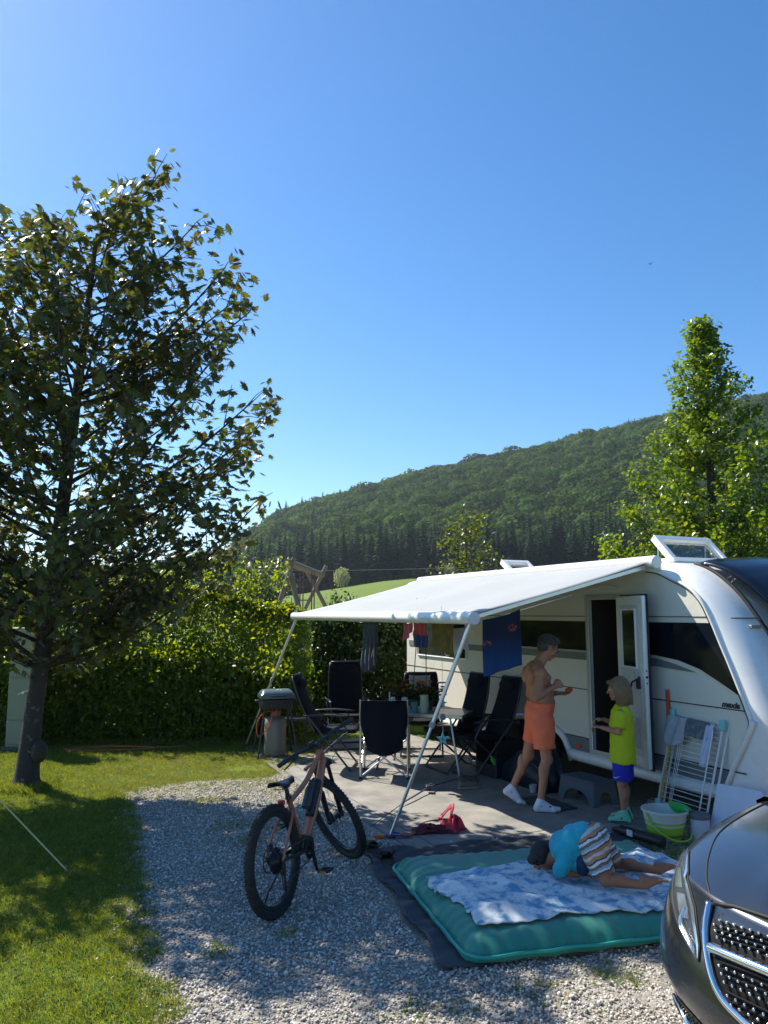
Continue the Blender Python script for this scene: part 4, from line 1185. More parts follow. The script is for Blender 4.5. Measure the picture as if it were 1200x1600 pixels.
def mtop(u_, v_):
    # squash a square grid on to the rounded outline
    a = 2 * u_ - 1; c = 2 * v_ - 1
    a2 = a * (1 - .030 * abs(c) ** 14); c2 = c * (1 - .022 * abs(a) ** 14)
    x = (MX0 + MX1) / 2 + a2 * (MX1 - MX0) / 2; y_ = (MY0 + MY1) / 2 + c2 * (MY1 - MY0) / 2
    return (x, y_, mat_top(x, y_) + .008)
m.grid(NX, NY, mtop)
green = mat('mattress_green', (.012, .22, .165), .62, var=.10, scale=3, bump=.10, bscale=160, sheen=.25)
mt = m.build('mattress', green, ang=180); mt.matrix_world = MF
tag(mt, 'teal green padded mattress lying on the dark ground sheet', 'mattress')
def outline(off, n=40):
    out = []
    r_ = .10
    for cx, cy, a0 in ((MX1 - r_, MY1 - r_, 0), (MX0 + r_, MY1 - r_, PI / 2), (MX0 + r_, MY0 + r_, PI), (MX1 - r_, MY0 + r_, 1.5 * PI)):
        for k in range(9):
            a = a0 + k / 8 * PI / 2; out.append((cx + (r_ + off) * math.cos(a), cy + (r_ + off) * math.sin(a)))
    res = []
    for i in range(len(out)):
        p, q = out[i], out[(i + 1) % len(out)]; L_ = math.dist(p, q); k = max(1, int(L_ / .04))
        for j in range(k): res.append((p[0] + (q[0] - p[0]) * j / k, p[1] + (q[1] - p[1]) * j / k))
    return res
ol = outline(.008); ol2 = outline(.002); ol3 = outline(-.02)
s_ = MB(); vs = []; fs = []
lv = [(outline(-.012), .052), (outline(.010), .060), (outline(.016), .045), (outline(.004), .030), (outline(-.03), .022)]
n = len(lv[0][0])
n = min(len(l[0]) for l in lv)
# resample every level to the same count
def resamp(pl, n):
    L_ = [0]
    for i in range(len(pl)): L_.append(L_[-1] + math.dist(pl[i], pl[(i + 1) % len(pl)]))
    tt_ = np.linspace(0, L_[-1], n, endpoint=False); P = pl + [pl[0]]
    return list(zip(np.interp(tt_, L_, [p[0] for p in P]), np.interp(tt_, L_, [p[1] for p in P])))
n = 190
for pl, z in lv:
    for i, p in enumerate(resamp(pl, n)): vs.append((p[0], p[1], z + .004 * math.sin(i * .9)))
for l in range(len(lv) - 1):
    for i in range(n): fs.append((l * n + i, l * n + (i + 1) % n, (l + 1) * n + (i + 1) % n, (l + 1) * n + i)[::-1])
s_.add(vs, fs); s_.build('side_wall', green, mt, ang=180)
pp = MB(); q = resamp(outline(.012), 200); q.append(q[0]); pp.tube([V(p[0], p[1], .062 + .003 * math.sin(i * .7)) for i, p in enumerate(q)], .011, 7); pp.build('piping', mat('piping', (.02, .33, .27), .5), mt, ang=180)

# blanket: white and blue, crumpled, with an uneven outline
m_, nt, b = new_mat('blanket'); N = nt.nodes; L = nt.links
tc = N.new('ShaderNodeTexCoord'); n1 = N.new('ShaderNodeTexNoise'); n1.inputs['Scale'].default_value = 2.9; n1.inputs['Detail'].default_value = 3; n1.inputs['Distortion'].default_value = 2.4
n2 = N.new('ShaderNodeTexVoronoi'); n2.inputs['Scale'].default_value = 60; n3 = N.new('ShaderNodeTexNoise'); n3.inputs['Scale'].default_value = 14; n3.inputs['Detail'].default_value = 6
for q in (n1, n2, n3): L.new(tc.outputs['Object'], q.inputs['Vector'])
r1 = N.new('ShaderNodeMapRange'); r1.inputs['From Min'].default_value = .40; r1.inputs['From Max'].default_value = .47; L.new(n1.outputs['Fac'], r1.inputs['Value'])
r2 = N.new('ShaderNodeMapRange'); r2.inputs['From Min'].default_value = .12; r2.inputs['From Max'].default_value = .45; r2.inputs['To Min'].default_value = .65; r2.inputs['To Max'].default_value = .10; L.new(n2.outputs['Distance'], r2.inputs['Value'])
r3 = N.new('ShaderNodeMapRange'); r3.inputs['From Min'].default_value = .42; r3.inputs['From Max'].default_value = .6; L.new(n3.outputs['Fac'], r3.inputs['Value'])
av = N.new('ShaderNodeMath'); av.operation = 'MAXIMUM'; L.new(r2.outputs[0], av.inputs[0]); L.new(r3.outputs[0], av.inputs[1])
fc = N.new('ShaderNodeMath'); fc.operation = 'MULTIPLY'; L.new(r1.outputs[0], fc.inputs[0]); L.new(av.outputs[0], fc.inputs[1])
cm = N.new('ShaderNodeMix'); cm.data_type = 'RGBA'; cm.inputs['A'].default_value = (.66, .70, .70, 1); cm.inputs['B'].default_value = (.06, .26, .44, 1)
L.new(fc.outputs[0], cm.inputs['Factor']); L.new(cm.outputs['Result'], b.inputs['Base Color']); b.inputs['Roughness'].default_value = .92; b.inputs['Sheen Weight'].default_value = .25
bp = N.new('ShaderNodeBump'); bp.inputs['Strength'].default_value = .25; bp.inputs['Distance'].default_value = .004; L.new(n3.outputs['Fac'], bp.inputs['Height']); L.new(bp.outputs[0], b.inputs['Normal'])
bcorn = [(.58, .06), (1.46, .14), (1.55, 1.98), (.56, 1.98)]
def wr(x, y_):
    z = 0
    for a, k, p, s in ((.5, 13, 0, .012), (1.9, 19, 2, .008), (2.6, 27, 1, .006), (1.1, 37, 4, .0035), (2.2, 55, 3, .002)):
        t = x * math.cos(a) + y_ * math.sin(a); w = x * math.sin(a) - y_ * math.cos(a)
        z += s * (1 - abs(math.sin(t * k * .5 + p + 1.1 * math.sin(w * 3.1 + p)))) ** 1.6 * (.6 + .6 * math.sin(w * 4.3 + p * 2))
    return z
def blf(u_, v_):
    a, b_, c_, d_ = [Vector((p[0], p[1], 0)) for p in bcorn]
    p = (a * (1 - u_) + b_ * u_) * (1 - v_) + (d_ * (1 - u_) + c_ * u_) * v_
    eu = math.exp(-min(u_, 1 - u_) * 14); ev = math.exp(-min(v_, 1 - v_) * 14)
    p.x += .016 * math.sin(v_ * 12 + 1) * eu + .007 * math.sin(v_ * 37) * eu + .002 * math.sin(v_ * 83) * eu + .012 * math.sin(v_ * 9)
    p.y += .024 * math.sin(u_ * 9 + 2) * ev + .008 * math.sin(u_ * 31) * ev + .002 * math.sin(u_ * 77) * ev
    x, y_ = p.x, p.y
    return (x, y_, mat_top(min(max(x, MX0 + .03), MX1 - .03), min(max(y_, MY0 + .03), MY1 - .03)) + .020 + wr(x, y_) * 2.6)
bl = MB().grid(170, 210, blf).build('blanket', m_, ang=180, solid=.006); bl.matrix_world = MF
tag(bl, 'crumpled white and blue patterned blanket spread over the mattress', 'blanket')
# ================================================================== chairs and table
navyf = mat('dark_navy_fabric', (.006, .009, .017), .85, var=.25, scale=10, bump=.25, bscale=200, spec=.2)
dgrey = mat('dark_grey_tube', (.05, .055, .06), .4, metal=.4)
silver = mat('silver_tube', (.55, .56, .57), .3, metal=.9)
def recliner(name, label, x, y, rz, group='padded recliner chairs round the camping table', tilt=18, hgt=.74, footrest=False):
    t = thing(name, label, 'chair', (x, y, 0.012), rz, group)
    ti = R(tilt)
    # chair faces +x; backrest panel slightly curved
    def back(u_, v_):
        yy = (u_ - .5) * .50 * (1 - .12 * v_ ** 4); s_ = v_ * hgt
        return (-.22 - s_ * math.sin(ti) - .03 * math.sin(PI * v_) + .03 * (1 - (2 * u_ - 1) ** 2), yy, .47 + s_ * math.cos(ti))
    MB().grid(14, 18, back).build('backrest', navyf, t, ang=180, solid=.045, bevel=0)
    m = MB()
    for s_ in (-1, 1):
        m.tube([V(*back(.5 + s_ * .5, v_)) for v_ in np.linspace(0, 1, 8)], .013, 8)
    m.tube([V(*back(u_, 1.01)) for u_ in np.linspace(0, 1, 7)], .014, 8)
    m.build('back_frame', dgrey, t, ang=180)
    def seat(u_, v_): return (-.22 + .50 * v_, (u_ - .5) * .50, .455 + .025 * v_ + .02 * math.sin(PI * u_) * -1 + .012 * math.sin(PI * v_))
    MB().grid(12, 12, seat).build('seat', navyf, t, ang=180, solid=.05)
    pl_ = MB(T(-.22 - (hgt - .10) * math.sin(ti) + .045, 0, .47 + (hgt - .10) * math.cos(ti)) @ RY(-ti)); pl_.ell((0, 0, 0), (.035, .19, .075)); pl_.build('head_pillow', navyf, t, ang=180)
    for s_ in (-1, 1):
        yy = s_ * .285
        m = MB(); m.tube([V(-.34, yy, .665), V(-.05, yy, .68), V(.20, yy, .665)], [.018, .026, .018], 8, flat=.55, smooth=3); m.build('armrest', blackp, t, ang=180)
        m = MB(); m.tube([V(.24, yy, .01), V(-.30, yy, .655)], .013, 8); m.build('leg', dgrey, t)
        m = MB(); m.tube([V(-.34, yy * .94, .01), V(.20, yy * .94, .47)], .013, 8); m.build('leg', dgrey, t)
        m = MB(); m.tube([V(.20, yy * .94, .47), V(.10, yy, .66)], .010, 8); m.build('arm_support', dgrey, t)
    m = MB(); m.tube([V(.24, -.29, .02), V(.24, .29, .02)], .013, 8); m.tube([V(-.34, -.27, .02), V(-.34, .27, .02)], .013, 8); m.build('floor_bar', dgrey, t)
    if footrest:
        f = MB(); f.box((.52, 0, .36), (.34, .44, .05), RY(0)); f.build('footrest', navyf, t, bevel=.02)
        f = MB(); f.tube([V(.38, .2, .36), V(.62, .2, .02)], .011, 7); f.tube([V(.38, -.2, .36), V(.62, -.2, .02)], .011, 7); f.build('footrest_frame', dgrey, t)
    return t
recliner('camping_chair', 'dark recliner chair seen from the side, right behind the bicycle handlebar', -.62, 10.12, R(-6), tilt=24)
recliner('camping_chair', 'dark high backed recliner chair in front of the hedge, between grill and table', -.52, 11.55, R(-78), tilt=10)
recliner('camping_chair', 'black recliner chair right of the table, the nearer of the leaning pair by the caravan', 1.16, 9.62, R(200), tilt=20, hgt=.72)
recliner('camping_chair', 'black recliner chair right of the table, the farther of the leaning pair by the caravan', 0.86, 9.98, R(204), tilt=16, hgt=.72)
recliner('camping_chair', 'black high backed chair behind the flowers with a light towel over its back', .52, 11.0, R(-92), tilt=8, hgt=.62)
tw = hang('chair_towel', 'pale striped towel laid over the back of the chair behind the flowers', 'towel', (.36, 10.98 + .26, 1.075), (.66, 10.98 + .26, 1.075), .20, mat('pale_towel', (.36, .37, .38), .9, var=.5, scale=12), folds=3, amp=.006, group=None)
tw.location.y -= .04

def director(name, label, x, y, rz):
    t = thing(name, label, 'chair', (x, y, .012), rz)
    W_ = .56
    def back(u_, v_): return (-.27 - .05 * v_ - .025 * math.sin(PI * u_), (u_ - .5) * W_, .33 + .58 * v_ - (.0 if v_ > .2 else .06 * math.sin(PI * u_)))
    # backrest tapers to the seat at the bottom
    def bk(u_, v_):
        p = back(u_, v_); k = 1 - .30 * max(0, .55 - v_) / .55
        return (p[0], p[1] * k, p[2])
    MB().grid(14, 14, bk).build('backrest', mat('black_navy_fabric', (.004, .006, .014), .9, spec=.2, bump=.2, bscale=220), t, ang=180, solid=.012)
    MB().grid(10, 10, lambda u_, v_: (-.24 + .46 * v_, (u_ - .5) * (W_ - .06), .44 - .03 * math.sin(PI * u_) * math.sin(PI * v_))).build('seat', navyf, t, ang=180, solid=.012)
    for s_ in (-1, 1):
        yy = s_ * W_ / 2
        m = MB(); m.tube([V(-.27, yy, .01), V(-.28, yy, .60), V(-.32, yy, .915)], .012, 8); m.build('leg', silver, t)
        m = MB(); m.tube([V(.25, yy, .01), V(.25, yy, .62)], .012, 8); m.build('leg', silver, t)
        m = MB(); m.tube([V(-.27, yy, .02), V(-.27, -yy, .47)], .010, 8); m.build('cross_tube', silver, t)
        m = MB(); m.tube([V(.25, yy, .02), V(.25, -yy, .44)], .010, 8); m.build('cross_tube', silver, t)
        m = MB(); m.tube([V(-.27, yy, .06), V(.25, yy, .42)], .009, 8); m.build('side_brace', silver, t)
        MB().box((0, yy, .635), (.50, .055, .022)).build('armrest', blackp, t, bevel=.008)
        m = MB()
        for q in (-.27, .25): m.tube([V(q, yy, 0), V(q, yy, .03)], .018, 8)
        m.build('foot_cap', rubber, t)
    return t
director('director_chair', 'black folding chair with thin silver crossed legs, its back turned to the viewer', .02, 9.66, R(86))

tb_ = thing('camping_table', 'grey folding camping table set with flowers and glasses', 'table', (.52, 10.05, .012), R(-20))
MB().box((0, 0, .695), (1.15, .72, .022)).build('tabletop', mat('table_grey', (.30, .32, .33), .35, var=.15, coat=.3), tb_, bevel=.008)
MB().prism([(-.58, -.365), (.58, -.365), (.58, .365), (-.58, .365)], .672, .712, None, [[(-.56, -.345), (.56, -.345), (.56, .345), (-.56, .345)]]).build('table_rim', alu, tb_, bevel=.004)
for sx in (-1, 1):
    for sy in (-1, 1):
        m = MB(); m.tube([V(sx * .40, sy * .26, .68), V(sx * .53, sy * .33, .0)], .014, 8); m.build('leg', dgrey if sx < 0 else silver, tb_)
    m = MB(); m.tube([V(sx * .46, -.29, .35), V(sx * .46, .29, .35)], .009, 7); m.build('stretcher', dgrey, tb_)
TI = T(.52, 10.05, .012) @ RZ(R(-20))
def tt_(x, y_, z=.706): return tuple(TI @ Vector((x, y_, z)))
glassm = None
m_, nt, b = new_mat('drinking_glass'); b.inputs['Base Color'].default_value = (.75, .80, .80, 1); b.inputs['Alpha'].default_value = .30; b.inputs['Roughness'].default_value = .04; glassm = m_
def lathe_thing(name, label, cat, loc, prof, mm, n=20, group=None):
    return tag(MB().lathe(prof, n).build(name, mm, ang=50, loc=loc), label, cat, group)
wine = [(.034, 0), (.033, .004), (.005, .008), (.004, .075), (.012, .085), (.034, .105), (.042, .135), (.038, .185), (.036, .185), (.040, .135), (.032, .108), (.0, .09)]
lathe_thing('wine_glass', 'wine glass on the table right behind the folding chair corner', 'glass', tt_(-.34, -.28), wine, glassm)
lathe_thing('wine_glass', 'wine glass on the table left of the blue green tumblers', 'glass', tt_(-.19, -.24), wine, glassm)
lathe_thing('tumbler', 'blue green tumbler, the left one of the pair on the table', 'glass', tt_(-.06, -.24), [(.036, 0), (.046, .13), (.044, .13), (.034, .006), (0, .006)], mat('teal_plastic', (.03, .28, .28), .2, coat=.4))
lathe_thing('jug', 'pale frosted jug with green pattern beside the tumblers', 'jug', tt_(.06, -.22), [(.045, 0), (.055, .10), (.050, .20), (.056, .22), (.052, .22), (.046, .19), (.0, .02)], mat('frosted_green', (.38, .50, .36), .4, var=.4, scale=30))
lathe_thing('small_glass', 'small clear glass between flower pot and wine glasses', 'glass', tt_(-.40, -.05), [(.026, 0), (.03, .12), (.028, .12), (.024, .006), (0, .006)], glassm)
bxt = thing('tea_box', 'small reddish box with a white candle stick on it, left end of the table', 'box', tt_(-.47, -.02), 0)
MB().box((0, 0, .045), (.10, .08, .09)).build('carton', mat('reddish_box', (.30, .08, .07), .6), bxt, bevel=.004)
MB().tube([V(0, 0, .09), V(0, 0, .22)], .009, 10).build('candle', mat('candle', (.7, .68, .62), .5), bxt)
# flowers in pots
petal = [mat('petal_orange', (.60, .16, .02), .6), mat('petal_rust', (.20, .04, .02), .6), mat('petal_yellow', (.48, .28, .03), .6)]
lfm = leaf_mat('pot_leaf', [(.02, .04, .01), (.04, .06, .015)], .3, .5)
def flowers(label, loc, seed, cols):
    r = random.Random(seed); t = thing('flower_pot', label, 'flower pot', loc)
    MB().lathe([(.045, 0), (.06, .11), (.065, .11), (.065, .125), (.057, .125), (.05, .10), (0, .10)], 20).build('pot', mat('pot_%d' % seed, (.10, .06, .05), .7), t, ang=50)
    st = MB(); P = []
    for k in range(26):
        a = r.uniform(0, 6.28); q = r.uniform(.02, .15); h = r.uniform(.20, .36)
        p = V(q * math.cos(a), q * math.sin(a), h); st.tube([V(0, 0, .10), p * .5 + V(0, 0, .05), p], .003, 4, caps=False)
        for j in range(9): P.append(tuple(p * r.uniform(.5, 1) + V(r.gauss(0, .02), r.gauss(0, .02), r.gauss(0, .02))))
        if k < 14:
            fl = MB(T(*p) @ RX(r.uniform(-.7, .9)) @ RZ(r.uniform(0, 3)))
            for j in range(8):
                b1 = 2 * PI * j / 8; c, s_ = math.cos(b1), math.sin(b1)
                fl.add([(0, 0, .004), (c * .016 - s_ * .009, s_ * .016 + c * .009, .008), (c * .032, s_ * .032, .0), (c * .016 + s_ * .009, s_ * .016 - c * .009, .008)], [(0, 1, 2, 3)])
            fl.ell((0, 0, .006), (.009, .009, .005), n=8, m=5)
            fl.build('flower', petal[cols[k % len(cols)]], t)
    st.build('stems', lfm, t, ang=0)['kind'] = 'stuff'
    P = np.array(P); n = len(P); lv, lf = small_shape()
    merged('leaves', lv, lf, P, rng.normal(0, .9, (n, 3)) + np.array([0, 0, 1]) * rng.uniform(0, 6, (n, 1)), np.full((n, 1), .04), lfm, t)
flowers('pot of rust red flowers at the left on the camping table', tt_(-.40, .12), 1, [1, 1, 0])
flowers('pot of orange and yellow flowers in the middle of the camping table', tt_(-.18, .10), 2, [0, 2, 2])
flowers('pot of small orange flowers nearest the caravan on the table', tt_(.02, .10), 3, [0, 1])
# low bench between grill and chairs
bn = thing('low_bench', 'low dark bench standing between the grill and the side-on chair', 'bench', (-1.42, 11.45, .012), R(4))
MB().box((0, 0, .42), (.62, .26, .035)).build('bench_top', dgrey, bn, bevel=.008)
for sx in (-1, 1):
    for sy in (-1, 1): MB().tube([V(sx * .26, sy * .09, .41), V(sx * .29, sy * .12, 0)], .013, 7).build('leg', dgrey, bn)
    MB().tube([V(sx * .28, -.11, .15), V(sx * .28, .11, .15)], .009, 7).build('stretcher', dgrey, bn)

# ================================================================== grill
gr = thing('gas_grill', 'portable gas grill with a domed grey lid on splayed black legs', 'grill', (-1.50, 10.95, .012), R(18))
lid = MB()
def lidf(u_, v_):
    x = (u_ - .5) * .46; y_ = (v_ - .5) * .34
    return (x, y_, .80 + .075 * (1 - abs(2 * v_ - 1) ** 2.6) ** .8 * (1 - abs(2 * u_ - 1) ** 12) + .02)
lid.grid(24, 24, lidf); lid.box((0, 0, .80), (.46, .34, .05))
ld = lid.build('lid', mat('lid_grey', (.12, .17, .18), .3, metal=.3, coat=.4), gr, ang=50)
MB().tube([V(-.1, -.19, .81), V(-.1, -.215, .815), V(.1, -.215, .815), V(.1, -.19, .81)], .010, 8).build('handle', blackp, ld)
MB().box((0, 0, .70), (.43, .31, .14)).build('fire_box', blackp, gr, bevel=.02)
for x_ in (-.1, .1): MB().tube([V(x_, -.155, .69), V(x_, -.19, .69)], .02, 12).build('knob', dgrey, gr)
for sx in (-1, 1):
    for sy in (-1, 1): MB().tube([V(sx * .17, sy * .12, .70), V(sx * .27, sy * .22, 0)], .013, 8).build('leg', dgrey, gr)
    MB().box((sx * .26, 0, .74), (.06, .10, .03)).build('side_handle', blackp, gr, bevel=.008)
gb_ = thing('gas_bottle', 'dull grey gas bottle with an orange hose under the grill', 'gas bottle', (-1.50, 10.93, .012), 0)
MB().lathe([(.10, 0), (.145, .01), (.15, .05), (.15, .44), (.13, .50), (.07, .53), (.03, .54), (.03, .57), (0, .57)], 28).build('cylinder', mat('bottle_grey', (.20, .19, .165), .5, metal=.3, dirt=(.28, .12, .07), dscale=6, dthr=.6), gb_, ang=50)
MB().prism([(.07 * math.cos(a), .07 * math.sin(a)) for a in np.linspace(0, 2 * PI, 20, endpoint=False)], .53, .60, None, [[(.062 * math.cos(a), .062 * math.sin(a)) for a in np.linspace(0, 2 * PI, 20, endpoint=False)]]).build('collar', mat('collar_red', (.24, .08, .06), .5), gb_)
m = MB(); m.tube([V(0, 0, .58), V(-.12, -.10, .60), V(-.24, -.10, .45), V(-.20, -.16, .28), V(-.06, -.17, .42), V(-.02, -.16, .56), V(.05, -.08, .64)], .007, 7, smooth=6); m.build('hose', mat('hose_orange', (.75, .13, .03), .5), gb_, ang=180)

# ================================================================== things round the caravan door
# grey plastic step stool
stl = mat('step_plastic', (.07, .11, .15), .55, var=.12, bump=.1, bscale=300)
st = thing('step_stool', 'blue grey plastic step stool standing below the open caravan door', 'step', C(.24, -.30, .012), CF_RZ + R(4))
MB().box((0, 0, .225), (.50, .30, .03)).build('tread', stl, st, bevel=.012, seg=3)
tp = MB()
for i in range(-9, 10):
    for j in range(-4, 5): tp.box((i * .025, j * .03, .242), (.012, .010, .004))
tp.build('tread_studs', stl, st, ang=0, kind='stuff')
def leg_panel(w, h, M):
    a = .10
    outer = [(-w / 2 - .035, 0), (-w / 2 + .055, 0)] + [(-(w / 2 - .055) * math.cos(t), .13 * math.sin(t) ** .8 if t > 0 else 0) for t in np.linspace(0.15, PI - .15, 12)] + [(w / 2 - .055, 0), (w / 2 + .035, 0), (w / 2, h), (-w / 2, h)]
    return MB().prism(outer, -.012, .012, M @ RX(PI / 2))
for s_ in (-1, 1):
    leg_panel(.48, .215, T(0, s_ * .155, 0) @ RX(s_ * -.08 * -1)).build('side_panel', stl, st, bevel=.004)
    leg_panel(.28, .215, T(s_ * .255, 0, 0) @ RZ(PI / 2) @ RX(s_ * -.08)).build('end_panel', stl, st, bevel=.004)
# black crate with a green bottle, and a dark folded cover
ck = thing('storage_crate', 'black open plastic crate by the caravan wheel with its near side lowered', 'crate', C(-1.25, -.42, .015), CF_RZ + R(2))
cp = mat('crate_black', (.010, .013, .017), .55, var=.2)
m = MB(); m.box((0, 0, .01), (.44, .40, .02)); m.build('base', cp, ck)
for s_ in (-1, 1):
    MB().box((s_ * .21, 0, .22), (.02, .40, .42)).build('side_panel', cp, ck, bevel=.01)
MB().box((0, .19, .22), (.42, .02, .42)).build('back_panel', cp, ck, bevel=.008)
MB().box((0, -.19, .08), (.42, .02, .14)).build('front_panel', cp, ck, bevel=.008)
gbt = thing('green_bottle', 'bright green bottle lying in the black crate', 'bottle', C(-1.18, -.50, .07), CF_RZ)
gm_ = mat('green_plastic', (.05, .50, .06), .4, coat=.3)
MB(T(0, 0, .05) @ RY(R(-48))).lathe([(0, -.10), (.035, -.095), (.038, -.02), (.03, .04), (.038, .09), (.034, .12), (.014, .14), (0, .145)], 18).build('body', gm_, gbt, ang=60)
MB(T(0, 0, .05) @ RY(R(-48))).lathe([(0, .145), (.016, .145), (.016, .165), (0, .165)], 12).build('bottle_cap', mat('cap_white', (.7, .7, .7), .4), gbt)
cvr = MB()
def cover(u_, v_):
    a = PI * u_
    return (-.42 + .84 * u_ + .02 * math.sin(v_ * 14), -.02 + .30 * v_ + .03 * math.sin(u_ * 11) * v_, .012 + .45 * math.sin(a) ** .38 * (.72 + .28 * v_) + .012 * math.sin(u_ * 23 + v_ * 5))
cvr.grid(40, 16, cover)
for e in (0, 1):
    cvr.add([cover(i / 39, e) for i in range(40)] + [(cover(i / 39, e)[0], cover(i / 39, e)[1] + (.01 if e else -.02), .005) for i in range(40)], [(i, i + 1, 41 + i, 40 + i) for i in range(39)])
ob = cvr.build('folded_cover', mat('dark_tarp', (.008, .014, .028), .5, var=.3, bump=.2, bscale=30), ang=180, solid=.006); ob.matrix_world = CF @ T(-.60, -.52, 0)
tag(ob, 'dark blue folded tarpaulin heap in front of the wheel behind the man', 'tarpaulin')
# door mat
dm = MB().grid(24, 16, lambda u_, v_: (-.10 + .60 * u_, -.98 + .34 * v_, .030 + .004 * math.sin(u_ * 19))).build('door_mat', mat('door_mat', (.05, .055, .06), .95, var=.5, scale=24, bump=.4, bscale=150), ang=180, solid=.008); dm.matrix_world = CF
tag(dm, 'dark patterned door mat lying in front of the step stool', 'door mat')

# shoes
def shoe(name, label, loc, rz, col, sole=(.5, .5, .48), L_=.27, group=None, tall=0):
    t = thing(name, label, 'shoe', loc, rz, group)
    b_ = MB()
    rings = [((-L_ / 2, 0, .035), .020, .024, (1, 0, 0)), ((-L_ * .42, 0, .05), .045, .030, (1, 0, 0)), ((-L_ * .2, 0, .052), .050, .034, (1, 0, 0)), ((0, 0, .045), .040, .036, (1, 0, 0)), ((L_ * .22, 0, .038), .030, .043, (1, 0, 0)), ((L_ * .40, 0, .030), .022, .038, (1, 0, 0)), ((L_ * .5, 0, .024), .012, .02, (1, 0, 0))]
    b_.loft([(c, ry, rz_, ax) for c, ry, rz_, ax in rings], 14)
    b_.build('upper', mat(name + '_upper', col, .8, bump=.3), t, ang=180, sub=1)
    out = [(L_ * .52 * math.cos(a), (.045 if math.cos(a) > 0 else .036) * math.sin(a)) for a in np.linspace(0, 2 * PI, 24, endpoint=False)]
    MB().prism(out, 0, .022).build('sole', mat(name + '_sole', sole, .7), t, bevel=.005)
    MB().loft([((-L_ * .26, 0, .078), .045, .030, (0, 0, 1)), ((-L_ * .26, 0, .088 + tall), .040, .027, (0, 0, 1))], 14).build('opening', blackp, t)
    return t
shoe('shoe', 'worn brown shoe on the carpet edge left of the man, nearer one', C(-.72, -1.16, .02), R(15), (.17, .13, .11), (.30, .27, .22), group='brown shoes beside the man')
shoe('shoe', 'worn brown shoe behind the nearer one, by the crate', C(-.98, -1.02, .02), R(25), (.13, .10, .09), (.22, .20, .18), group='brown shoes beside the man')
shoe('sports_shoe', 'grey sports shoe lying under the caravan skirt behind the child', C(.98, .02, .015), R(-40), (.30, .30, .30), (.5, .48, .46))
shoe('sports_shoe', 'second grey sports shoe pushed deeper under the caravan', C(.80, .16, .015), R(-20), (.20, .20, .20), (.35, .34, .32))
lathe_thing('small_cup', 'small pale cup standing behind the man heel', 'cup', C(-.28, -.62, .02), [(.035, 0), (.042, .08), (.038, .08), (.03, .01), (0, .01)], mat('pale_cup', (.35, .42, .42), .5))

# olive clogs
clog_m = mat('olive_foam', (.055, .05, .03), .75, var=.2, bump=.2)
for k, (x, y_, rz) in enumerate(((-.10, 6.60, R(118)), (.02, 6.33, R(100)))):
    t = thing('clog', ['olive rubber clog at the corner of the ground sheet, the one farther from the mattress', 'olive rubber clog nearer the mattress, its strap folded up'][k], 'shoe', (x, y_, .022), rz, 'olive clogs')
    up = MB()
    def cl(u_, v_):
        a = PI * u_; x_ = -.02 + .15 * v_
        w = .048 * (1 - .55 * max(0, v_ - .45) ** 1.6 * 1.8)
        return (x_, w * math.cos(a), .022 + (.062 - .035 * v_ ** 1.5) * math.sin(a) ** .8)
    up.grid(14, 10, cl); up.build('upper', clog_m, t, ang=180, solid=.008)
    out = [(.14 * math.cos(a), (.052 if math.cos(a) > 0 else .040) * math.sin(a)) for a in np.linspace(0, 2 * PI, 26, endpoint=False)]
    MB().prism(out, 0, .026).build('sole', clog_m, t, bevel=.008)
    m = MB(); m.tube([V(-.01, .047, .055), V(-.07, .046, .075 + .03 * k), V(-.125, 0, .07 + .04 * k), V(-.07, -.046, .075 + .03 * k), V(-.01, -.047, .055)], .010, 6, smooth=4, flat=.35); m.build('heel_strap', clog_m, t, ang=180)

# strap, buckle and red bundle by the awning foot
stp = thing('tension_strap', 'dark tie-down strap with a ratchet running over the carpet to the awning foot', 'strap', (.3, 8.2, .02))
q = MB(inv(stp)); q.tube([V(-.12, 7.3, .03), V(.18, 8.1, .04), V(.50, 8.75, .06)], .004, 5); q.build('thin_cord', blackp, stp)
q = MB(inv(stp)); q.tube([V(.20, 8.15, .045), V(.50, 8.75, .07), V(.95, 9.35, .05)], .012, 6, flat=.4); q.build('webbing', mat('navy_webbing', (.012, .02, .05), .7), stp)
q = MB(inv(stp)); q.box((.48, 8.70, .07), (.05, .12, .05), None); q.build('ratchet', blackp, stp, bevel=.01)
rb = thing('red_bundle', 'crumpled red bag with a dark strap lying on the carpet', 'bag', (.50, 7.2, .02))
r = random.Random(4); redm = mat('red_fabric', (.58, .022, .05), .6, var=.35, scale=12, bump=.3)
def blob(cx, cy, rx_, ry_, h, sd, n=34):
    r = np.random.default_rng(sd); ph = r.uniform(0, 6, 6)
    def f(u_, v_):
        a = 2 * PI * u_; q_ = v_
        k = 1 + .22 * math.sin(3 * a + ph[0]) + .14 * math.sin(5 * a + ph[1]) + .06 * math.sin(11 * a + ph[4])
        z = h * (1 - q_ ** 2) ** .6 * (.65 + .35 * math.sin(a * 4 + ph[2] + q_ * 6)) + .012 * math.sin(a * 9 + ph[3]) * q_
        return (cx + rx_ * q_ * k * math.cos(a), cy + ry_ * q_ * k * math.sin(a), max(.004, z))
    return f
MB().grid(44, 14, blob(.12, .05, .10, .12, .13, 3)).build('bag_body', redm, rb, ang=180, solid=.004)
MB().grid(44, 12, blob(-.10, -.02, .17, .09, .07, 8)).build('bag_flap', mat('dark_red_fabric', (.16, .006, .02), .6, var=.3), rb, ang=180, solid=.004)
m = MB(); m.tube([V(.0, .06, .09), V(.06, .10, .14), V(.12, .07, .20), V(.10, .02, .12)], [.03, .02, .03, .012], 8, smooth=3, flat=.25); m.build('bag_strap_loop', redm, rb, ang=180)
